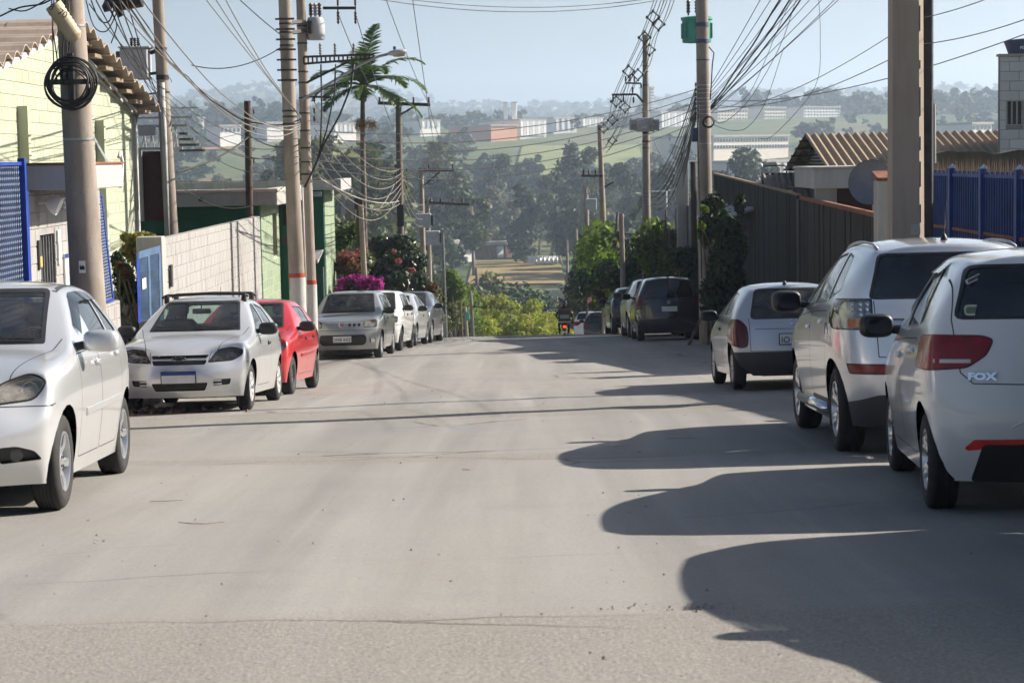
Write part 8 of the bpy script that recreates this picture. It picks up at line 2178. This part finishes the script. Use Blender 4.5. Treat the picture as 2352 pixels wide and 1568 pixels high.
# ------------------------------------------------------------------ fields and buildings in the distance
def patch(name, pts, mat, lift, nu=14, nv=10):
    """sheet of ground laid over the terrain between four (px, Y) corners: near-left, near-right, far-right, far-left"""
    X = lambda c: (c[0]-1176)/F_PX*c[1]
    a, b_, c, d = [Vector((X(p), p[1])) for p in pts]; V = []
    for j in range(nv+1):
        for i in range(nu+1):
            q = a.lerp(b_, i/nu).lerp(d.lerp(c, i/nu), j/nv); V.append((q.x, q.y, terr(q.x, q.y)+lift))
    m = nu+1; b = MB(); b.add(V, [(j*m+i, j*m+i+1, (j+1)*m+i+1, (j+1)*m+i) for j in range(nv) for i in range(nu)]); o = b.build(name, mat, None, True); tag(o, kind='structure'); return o
t_ = NT('dry_grass_field'); co = t_.world(); t_.col(t_.ramp(t_.noise(co, .06, 5, .7), [(.35, (.16, .15, .05)), (.5, (.26, .20, .09)), (.65, (.32, .22, .12))])); t_.set(Roughness=.95, Specular_IOR_Level=.1); M_FIELD = t_.mat
t_ = NT('pale_meadow'); co = t_.world(); t_.col(t_.ramp(t_.noise(co, .03, 5, .7), [(.35, (.16, .19, .075)), (.65, (.24, .255, .115))])); t_.set(Roughness=.95, Specular_IOR_Level=.1); M_MEADOW = t_.mat
t_ = NT('red_earth'); co = t_.world(); t_.col(t_.ramp(t_.noise(co, .05, 5, .7), [(.4, (.16, .17, .06)), (.5, (.34, .17, .10)), (.7, (.40, .22, .14))])); t_.set(Roughness=.95, Specular_IOR_Level=.1); M_EARTH = t_.mat
patch('field', [(1075, 395), (1300, 395), (1290, 500), (1090, 500)], M_FIELD, .35)
patch('meadow', [(1190, 830), (1490, 830), (1470, 1050), (1210, 1050)], M_MEADOW, .9)
patch('bare_earth', [(400, 1060), (560, 1060), (560, 1240), (420, 1240)], M_EARTH, 1.0)
patch('bare_earth', [(700, 1120), (900, 1120), (880, 1280), (720, 1280)], M_EARTH, 1.0)
M_BW = plain('far_white_wall', (.85, .83, .80), .8, 0, .06, .05); M_BB = plain('far_beige_wall', (.74, .66, .56), .8, 0, .06, .05); M_BO = plain('far_orange_wall', (.62, .30, .17), .8, 0, .06, .05); M_BG = plain('far_grey_wall', (.58, .60, .62), .8, 0, .06, .05); M_BWIN = plain('far_window', (.10, .12, .15), .3); M_BROOF = plain('far_roof', (.40, .36, .32), .8, 0, .1, .1)
def far_building(name, label, px0, px1, py0, py1, Y, mat, depth=30, ribs=0, wins=None, roof=True, rmat=None, yaw=38):
    a, c = at(px0, py1, Y), at(px1, py0, Y); zb = min(terr(a.x, Y), terr(c.x, Y), a.z)-2
    Rr = Rt(name, ((a.x+c.x)/2, Y, zb), label, 'building')
    b = MB(); b.box((a.x, Y, zb), (c.x, Y+depth, c.z)); Rr.add(b, 'wall', mat)
    if roof: b = MB(); b.box((a.x-.6, Y-.6, c.z), (c.x+.6, Y+depth+.6, c.z+.9)); Rr.add(b, 'roof', rmat or M_BROOF)
    for k in range(ribs):
        x = lerp(a.x, c.x, (k+.5)/ribs); b = MB(); b.box((x-.9, Y-.7, a.z), (x+.9, Y-.05, c.z-.3)); Rr.add(b, 'pilaster', M_BG if k % 2 else mat)
    if wins:
        nr, nc = wins
        for i in range(nr):
            for j in range(nc):
                x = lerp(a.x, c.x, (j+.5)/nc); z = lerp(a.z, c.z, (i+.5)/nr); w, h = (c.x-a.x)/nc*.28, (c.z-a.z)/nr*.24; b = MB(); b.box((x-w, Y-.25, z-h), (x+w, Y-.05, z+h)); Rr.add(b, 'window', M_BWIN)
    Rr.o.rotation_euler = (0, 0, R(yaw))
    return Rr
far_building('factory', 'orange factory block on the far slope', 1120, 1196, 289, 309, 1150, M_BO, 40)
far_building('factory', 'white ribbed factory hall beside the orange block', 1186, 1262, 276, 312, 1190, M_BW, 40, ribs=9)
for k, (x0, x1) in enumerate(((1157, 1166), (1176, 1187))):
    Rr = Rt('silo', at((x0+x1)/2, 285, 1230), ('left', 'right')[k] + ' one of two tall white towers on the factory', 'tower', 'white factory towers'); a = at(x0, 290, 1230); c = at(x1, 236, 1230)
    b = MB(); b.box((a.x, 1230, a.z-8), (c.x, 1236, c.z), bev=.3); Rr.add(b, 'shaft', M_BW); b = MB(); b.box((a.x-.4, 1229.6, c.z), (c.x+.4, 1236.4, c.z+.6)); Rr.add(b, 'cap', M_BG)
far_building('factory', 'grey warehouse right of the white factory', 1264, 1332, 272, 298, 1260, M_BG, 40, ribs=4); far_building('factory', 'white ribbed warehouse behind the right poles', 1330, 1392, 272, 292, 1320, M_BW, 40, ribs=7)
far_building('factory', 'large white ribbed hall right of the second pole', 1505, 1602, 258, 298, 1300, M_BW, 50, ribs=10); far_building('tower_block', 'tall thin grey tower beside the second right pole', 1494, 1503, 202, 265, 1500, M_BG, 12, wins=(9, 2))
far_building('office_building', 'long pale building with a window band on the right', 1606, 1846, 312, 346, 900, M_BB, 40, wins=(2, 26)); far_building('warehouse', 'low pale warehouse below the long building', 1690, 1830, 372, 402, 700, M_BB, 40, ribs=6)
far_building('apartment_block', 'beige apartment block on the right ridge, left one', 1636, 1730, 252, 285, 1350, M_BB, 20, wins=(4, 10)); far_building('apartment_block', 'beige apartment block on the right ridge, middle one', 1745, 1815, 248, 280, 1380, M_BB, 20, wins=(4, 8)); far_building('apartment_block', 'beige apartment block on the right ridge, right one', 1828, 1948, 246, 275, 1400, M_BW, 20, wins=(4, 12))
far_building('house', 'white houses group on the left slope, larger', 502, 556, 290, 308, 1080, M_BW, 15, wins=(1, 5)); far_building('house', 'small cream house on the left slope', 440, 470, 272, 284, 1250, M_BB, 15, wins=(1, 3)); far_building('house', 'pale house left of the twin poles', 610, 655, 283, 296, 1200, M_BW, 15, wins=(1, 4))
far_building('warehouse', 'white warehouse behind the palm flower cluster', 762, 822, 285, 303, 1120, M_BW, 25, ribs=5); far_building('warehouse', 'white building behind the crossarm pole', 960, 1016, 278, 292, 1280, M_BW, 25, ribs=4); far_building('warehouse', 'pale building at the right edge ridge', 2220, 2290, 285, 302, 800, M_BW, 20, wins=(1, 5))
far_building('warehouse', 'reddish shed left of the valley field', 1112, 1180, 562, 592, 520, plain('brick_shed', (.20, .09, .06), .9), 15, ribs=3); far_building('house', 'pale house among trees left of the valley field', 1040, 1092, 560, 590, 500, M_BW, 12, wins=(1, 4))
# greenhouse tunnel on the field and far white wall
GT = Rt('greenhouse_tunnel', at(1247, 600, 470), 'white plastic greenhouse tunnel on the valley field', 'greenhouse')
a, c = at(1212, 601, 470), at(1280, 601, 470); n = 14; b = MB(); V = []; rr_ = 1.5
zg_ = max(terr(a.x, 470), terr(c.x, 470)) + .9
for k in range(n+1):
    x = lerp(a.x, c.x, k/n)
    for j in range(9): a_ = PI*j/8; V.append((x, 470 - 2.2*math.cos(a_), zg_ + rr_*math.sin(a_)*(1+.02*(k % 2))))
b.add(V, [(k*9+j, k*9+j+1, (k+1)*9+j+1, (k+1)*9+j) for k in range(n) for j in range(8)] + [tuple(range(9)), tuple(reversed(range(n*9, n*9+9)))]); GT.add(b, 'cover', plain('white_film', (.70, .69, .66), .5), True, 40)
for k in range(0, n+1, 2): x = lerp(a.x, c.x, k/n); b = MB(); b.tube([(x, 470 - 2.25*math.cos(PI*j/8), zg_ + (rr_+.06)*math.sin(PI*j/8)) for j in range(9)], .07, 4); GT.add(b, 'hoop', M_STEEL)
FW = Rt('far_wall', at(1290, 675, 300), 'whitewashed boundary wall down by the end of the street', 'wall'); a, c = at(1250, 690, 300), at(1336, 664, 300)
for k in range(5): x0, x1 = lerp(a.x, c.x, k/5), lerp(a.x, c.x, (k+1)/5); b = MB(); b.box((x0, 300, min(a.z, terr(x0, 300))-1), (x1-.08, 300.3, c.z)); FW.add(b, 'wall_panel', M_LIME)
RRf = Rt('red_awning', at(1370, 690, 98), 'rusty red sheet roof between the far right poles', 'awning'); q = [at(1348, 700, 98), at(1395, 678, 98), at(1395, 664, 100), at(1350, 688, 100)]; b = MB(); b.add(q + [v + Vector((0, 0, .08)) for v in q], [(3,2,1,0),(4,5,6,7),(0,1,5,4),(1,2,6,5),(2,3,7,6),(3,0,4,7)]); RRf.add(b, 'sheet', plain('red_sheet', (.25, .06, .04), .7, 0, .2))
b = MB(); b.tube([q[0], (q[0].x, q[0].y, gz(q[0].x, 98)-.5)], .06, 6); RRf.add(b, 'post', M_IRON); b = MB(); b.tube([q[1], (q[1].x, q[1].y, gz(q[1].x, 98)-.5)], .06, 6); RRf.add(b, 'post', M_IRON)

# ------------------------------------------------------------------ motorcycle with rider and box, going downhill
mp = at(1296, 760, 88.0); mx, my = mp.x, 88.0; mz = gz(mx, my)
MO = Rt('motorcycle', (mx, my, mz), 'small dark motorcycle with lit tail lamp riding away over the crest', 'motorcycle')
for dy in (-.62, .62):
    b = MB(); Mw = Matrix.Translation((mx, my+dy, mz+.30)) @ Matrix.Rotation(R(90), 4, 'Y'); b.lathe([(.23, -.05), (.29, -.045), (.305, 0), (.29, .045), (.23, .05)], 20, Mw, True); o = MO.add(b, 'wheel', M_RUBBER, True)
    b = MB(); b.lathe([(.22, -.02), (.22, .02), (.03, .04), (.03, -.04)], 16, Mw, True); MO.add(b, 'rim', M_STEEL)
b = MB(); b.tube([(mx, my-.5, mz+.62), (mx, my, mz+.62), (mx, my+.35, mz+.75), (mx, my+.55, mz+.60)], [.09, .13, .15, .05], 10); MO.add(b, 'body', M_BLACK, True)
b = MB(); b.box((mx-.13, my-.55, mz+.70), (mx+.13, my+.12, mz+.80), bev=.03); MO.add(b, 'saddle', M_BLACK, ang=50)
b = MB(); b.tube([(mx-.36, my+.42, mz+1.02), (mx-.15, my+.50, mz+.98), (mx+.15, my+.50, mz+.98), (mx+.36, my+.42, mz+1.02)], .018, 8); MO.add(b, 'handlebar', M_IRON, True)
for sg in (-1, 1): ell_mesh('mirror', .06, .02, .04, M_BLACK, MO.o, Vector((sg*.40, .46, 1.14)), 10, 6, .8)
b = MB(); b.box((mx-.08, my-.80, mz+.56), (mx+.08, my-.72, mz+.66), bev=.02); MO.add(b, 'mudguard', M_BLACK)
t_ = NT('lit_tail_lamp'); t_.col((.5, .01, .01)); t_.b.inputs['Emission Color'].default_value = (1, .03, .02, 1); t_.b.inputs['Emission Strength'].default_value = 3.0
b = MB(); b.box((mx-.06, my-.86, mz+.66), (mx+.06, my-.78, mz+.74), bev=.02); MO.add(b, 'tail_lamp', t_.mat, ang=40)
b = MB(); b.box((mx-.09, my-.88, mz+.36), (mx+.09, my-.87, mz+.50)); MO.add(b, 'licence_plate', M_PLATE)
b = MB(); b.tube([(mx+.16, my+.2, mz+.30), (mx+.18, my-.65, mz+.38)], [.035, .06], 10); MO.add(b, 'exhaust', M_STEEL, True)
BX = Rt('delivery_box', (mx, my-.55, mz+.84), 'black and dark red delivery box on the back of the motorcycle', 'box')
b = MB(); b.box((mx-.26, my-.80, mz+.86), (mx+.26, my-.34, mz+1.36), bev=.03); BX.add(b, 'case', plain('box_black', (.02, .02, .022), .6), ang=40); b = MB(); b.box((mx-.27, my-.81, mz+1.34), (mx+.27, my-.33, mz+1.44), bev=.03); BX.add(b, 'lid', plain('box_red', (.11, .02, .02), .6), ang=40)
b = MB(); b.box((mx-.20, my-.815, mz+1.06), (mx+.20, my-.802, mz+1.22)); BX.add(b, 'print', plain('box_print', (.20, .24, .24), .6)); b = MB(); b.box((mx-.24, my-.815, mz+.88), (mx+.24, my-.802, mz+.92)); BX.add(b, 'reflective_strip', plain('strip_pale', (.55, .35, .33), .5))
# the rider: one skinned figure seated, hands on the bar
PR = Rt('person', (mx, my, mz+.78), 'motorcycle rider in dark jacket and helmet seen from behind', 'person')
J = {'pel': (0, -.05, .84), 'spi': (0, .02, 1.08), 'che': (0, .10, 1.30), 'nek': (0, .14, 1.46), 'hed': (0, .18, 1.60), 'hd2': (0, .19, 1.68),
     'lsh': (-.19, .10, 1.38), 'lel': (-.33, .26, 1.16), 'lwr': (-.34, .42, 1.05), 'rsh': (.19, .10, 1.38), 'rel': (.33, .26, 1.16), 'rwr': (.34, .42, 1.05),
     'lhi': (-.10, -.03, .84), 'lkn': (-.22, .36, .74), 'lan': (-.20, .20, .36), 'lto': (-.20, .36, .30), 'rhi': (.10, -.03, .84), 'rkn': (.22, .36, .74), 'ran': (.20, .20, .36), 'rto': (.20, .36, .30)}
rad = dict(pel=.15, spi=.14, che=.16, nek=.06, hed=.10, hd2=.08, lsh=.075, lel=.05, lwr=.038, rsh=.075, rel=.05, rwr=.038, lhi=.10, lkn=.07, lan=.05, lto=.04, rhi=.10, rkn=.07, ran=.05, rto=.04)
ed = [('pel','spi'),('spi','che'),('che','nek'),('nek','hed'),('hed','hd2'),('che','lsh'),('lsh','lel'),('lel','lwr'),('che','rsh'),('rsh','rel'),('rel','rwr'),('pel','lhi'),('lhi','lkn'),('lkn','lan'),('lan','lto'),('pel','rhi'),('rhi','rkn'),('rkn','ran'),('ran','rto')]
ks = list(J)
for s_ in ('l', 'r'):       # hands: palm and five bent fingers closing on the grip
    w = Vector(J[s_+'wr']); sg = -1 if s_ == 'l' else 1; J[s_+'pa'] = tuple(w + Vector((0, .055, -.01))); rad[s_+'pa'] = .028; ed.append((s_+'wr', s_+'pa')); ks.append(s_+'pa')
    for k in range(4):
        a_, b_ = s_+'f%d' % k, s_+'g%d' % k; J[a_] = tuple(w + Vector((sg*(.024*(k-1.5)), .098 - .004*abs(k-1.5), .012))); J[b_] = tuple(w + Vector((sg*.024*(k-1.5), .112, -.028))); rad[a_] = rad[b_] = .0095; ed += [(s_+'pa', a_), (a_, b_)]; ks += [a_, b_]
    a_ = s_+'th'; J[a_] = tuple(w + Vector((-sg*.055, .085, -.03))); rad[a_] = .010; ed.append((s_+'pa', a_)); ks.append(a_)
me = bpy.data.meshes.new('rider'); me.from_pydata([Vector(J[k]) + Vector((mx, my-.12, mz)) for k in ks], [(ks.index(a), ks.index(b_)) for a, b_ in ed], [])
o = bpy.data.objects.new('rider', me); C.objects.link(o); sk = o.modifiers.new('s', 'SKIN'); ss = o.modifiers.new('u', 'SUBSURF'); ss.levels = ss.render_levels = 1
for i, k in enumerate(ks): me.skin_vertices[0].data[i].radius = (rad[k], rad[k])
me.skin_vertices[0].data[0].use_root = True
ev = bpy.data.meshes.new_from_object(o.evaluated_get(bpy.context.evaluated_depsgraph_get())); bpy.data.objects.remove(o); ev.materials.clear(); ev.materials.append(plain('rider_jacket', (.025, .026, .032), .8)); ev.polygons.foreach_set('use_smooth', [True]*len(ev.polygons))
o = link('body', ev, PR.o); o.matrix_parent_inverse = PR.inv
b = MB(); hp = Vector((mx, my+.06, mz+1.645)); b.lathe([(.001, -.13), (.09, -.12), (.135, -.04), (.14, .04), (.10, .12), (.001, .15)], 18, Matrix.Translation(hp)); PR.add(b, 'helmet', plain('helmet_black', (.02, .02, .022), .2, coat=1.0), True)
b = MB(); b.box((hp.x-.09, hp.y+.10, hp.z-.05), (hp.x+.09, hp.y+.145, hp.z+.05), bev=.02); PR.add(b, 'visor', M_DARKGL)

# ------------------------------------------------------------------ small street things
RK = Rt('rubble', (-4.3, 26.2, gz(-4.3, 26.2)), 'pile of broken rubble under the silver hatchback with roof bars', 'rubble'); b = MB(); rr = random.Random(8)
for k in range(60): rock(b, (-4.3+rr.gauss(0, .35), 24.3+rr.gauss(0, .25), gz(-4.3, 24.3)+.02), rr.uniform(.02, .06))
o = RK.add(b, 'stones', plain('rubble_red', (.20, .12, .09), .95, 0, .4, 8)); tag(o, kind='stuff')
LG = Rt('fallen_log', (-3.9, 45.6, gz(-3.9, 45.6)), 'pale log lying under the grey boxy hatchback', 'log'); b = MB(); b.tube([(-4.6, 45.7, gz(-4, 45.7)+.07), (-3.9, 45.5, gz(-4, 45.5)+.08), (-3.2, 45.6, gz(-3.2, 45.6)+.07)], [.06, .075, .06], 10); LG.add(b, 'stem', M_BARKP, True)
BS = Rt('concrete_bollard', (-2.35, 60.6, gz(-2.3, 60.6)), 'pale concrete slab standing at the end of the left row', 'bollard'); b = MB(); b.box((-2.48, 60.5, gz(-2.3, 60.6)-.1), (-2.18, 60.62, gz(-2.3, 60.6)+.95), bev=.02); BS.add(b, 'slab', M_SLABW)
# ------------------------------------------------------------------ haze: the smoky air of the valley
b = MB(); b.box((-1900, -80, -60), (1900, 6500, 260)); hz = b.build('haze', None); hz.data.materials.clear()
hm = bpy.data.materials.new('haze_air'); hm.use_nodes = True; hn = hm.node_tree; hn.nodes.clear(); ho = hn.nodes.new('ShaderNodeOutputMaterial'); hv = hn.nodes.new('ShaderNodeVolumePrincipled')
hv.inputs['Color'].default_value = (.66, .80, 1.0, 1); hv.inputs['Density'].default_value = HAZE; hv.inputs['Anisotropy'].default_value = .35
hn.links.new(hv.outputs[0], ho.inputs['Volume']); hz.data.materials.append(hm); tag(hz, 'pale bluish haze hanging in the valley air', 'haze', kind='stuff')
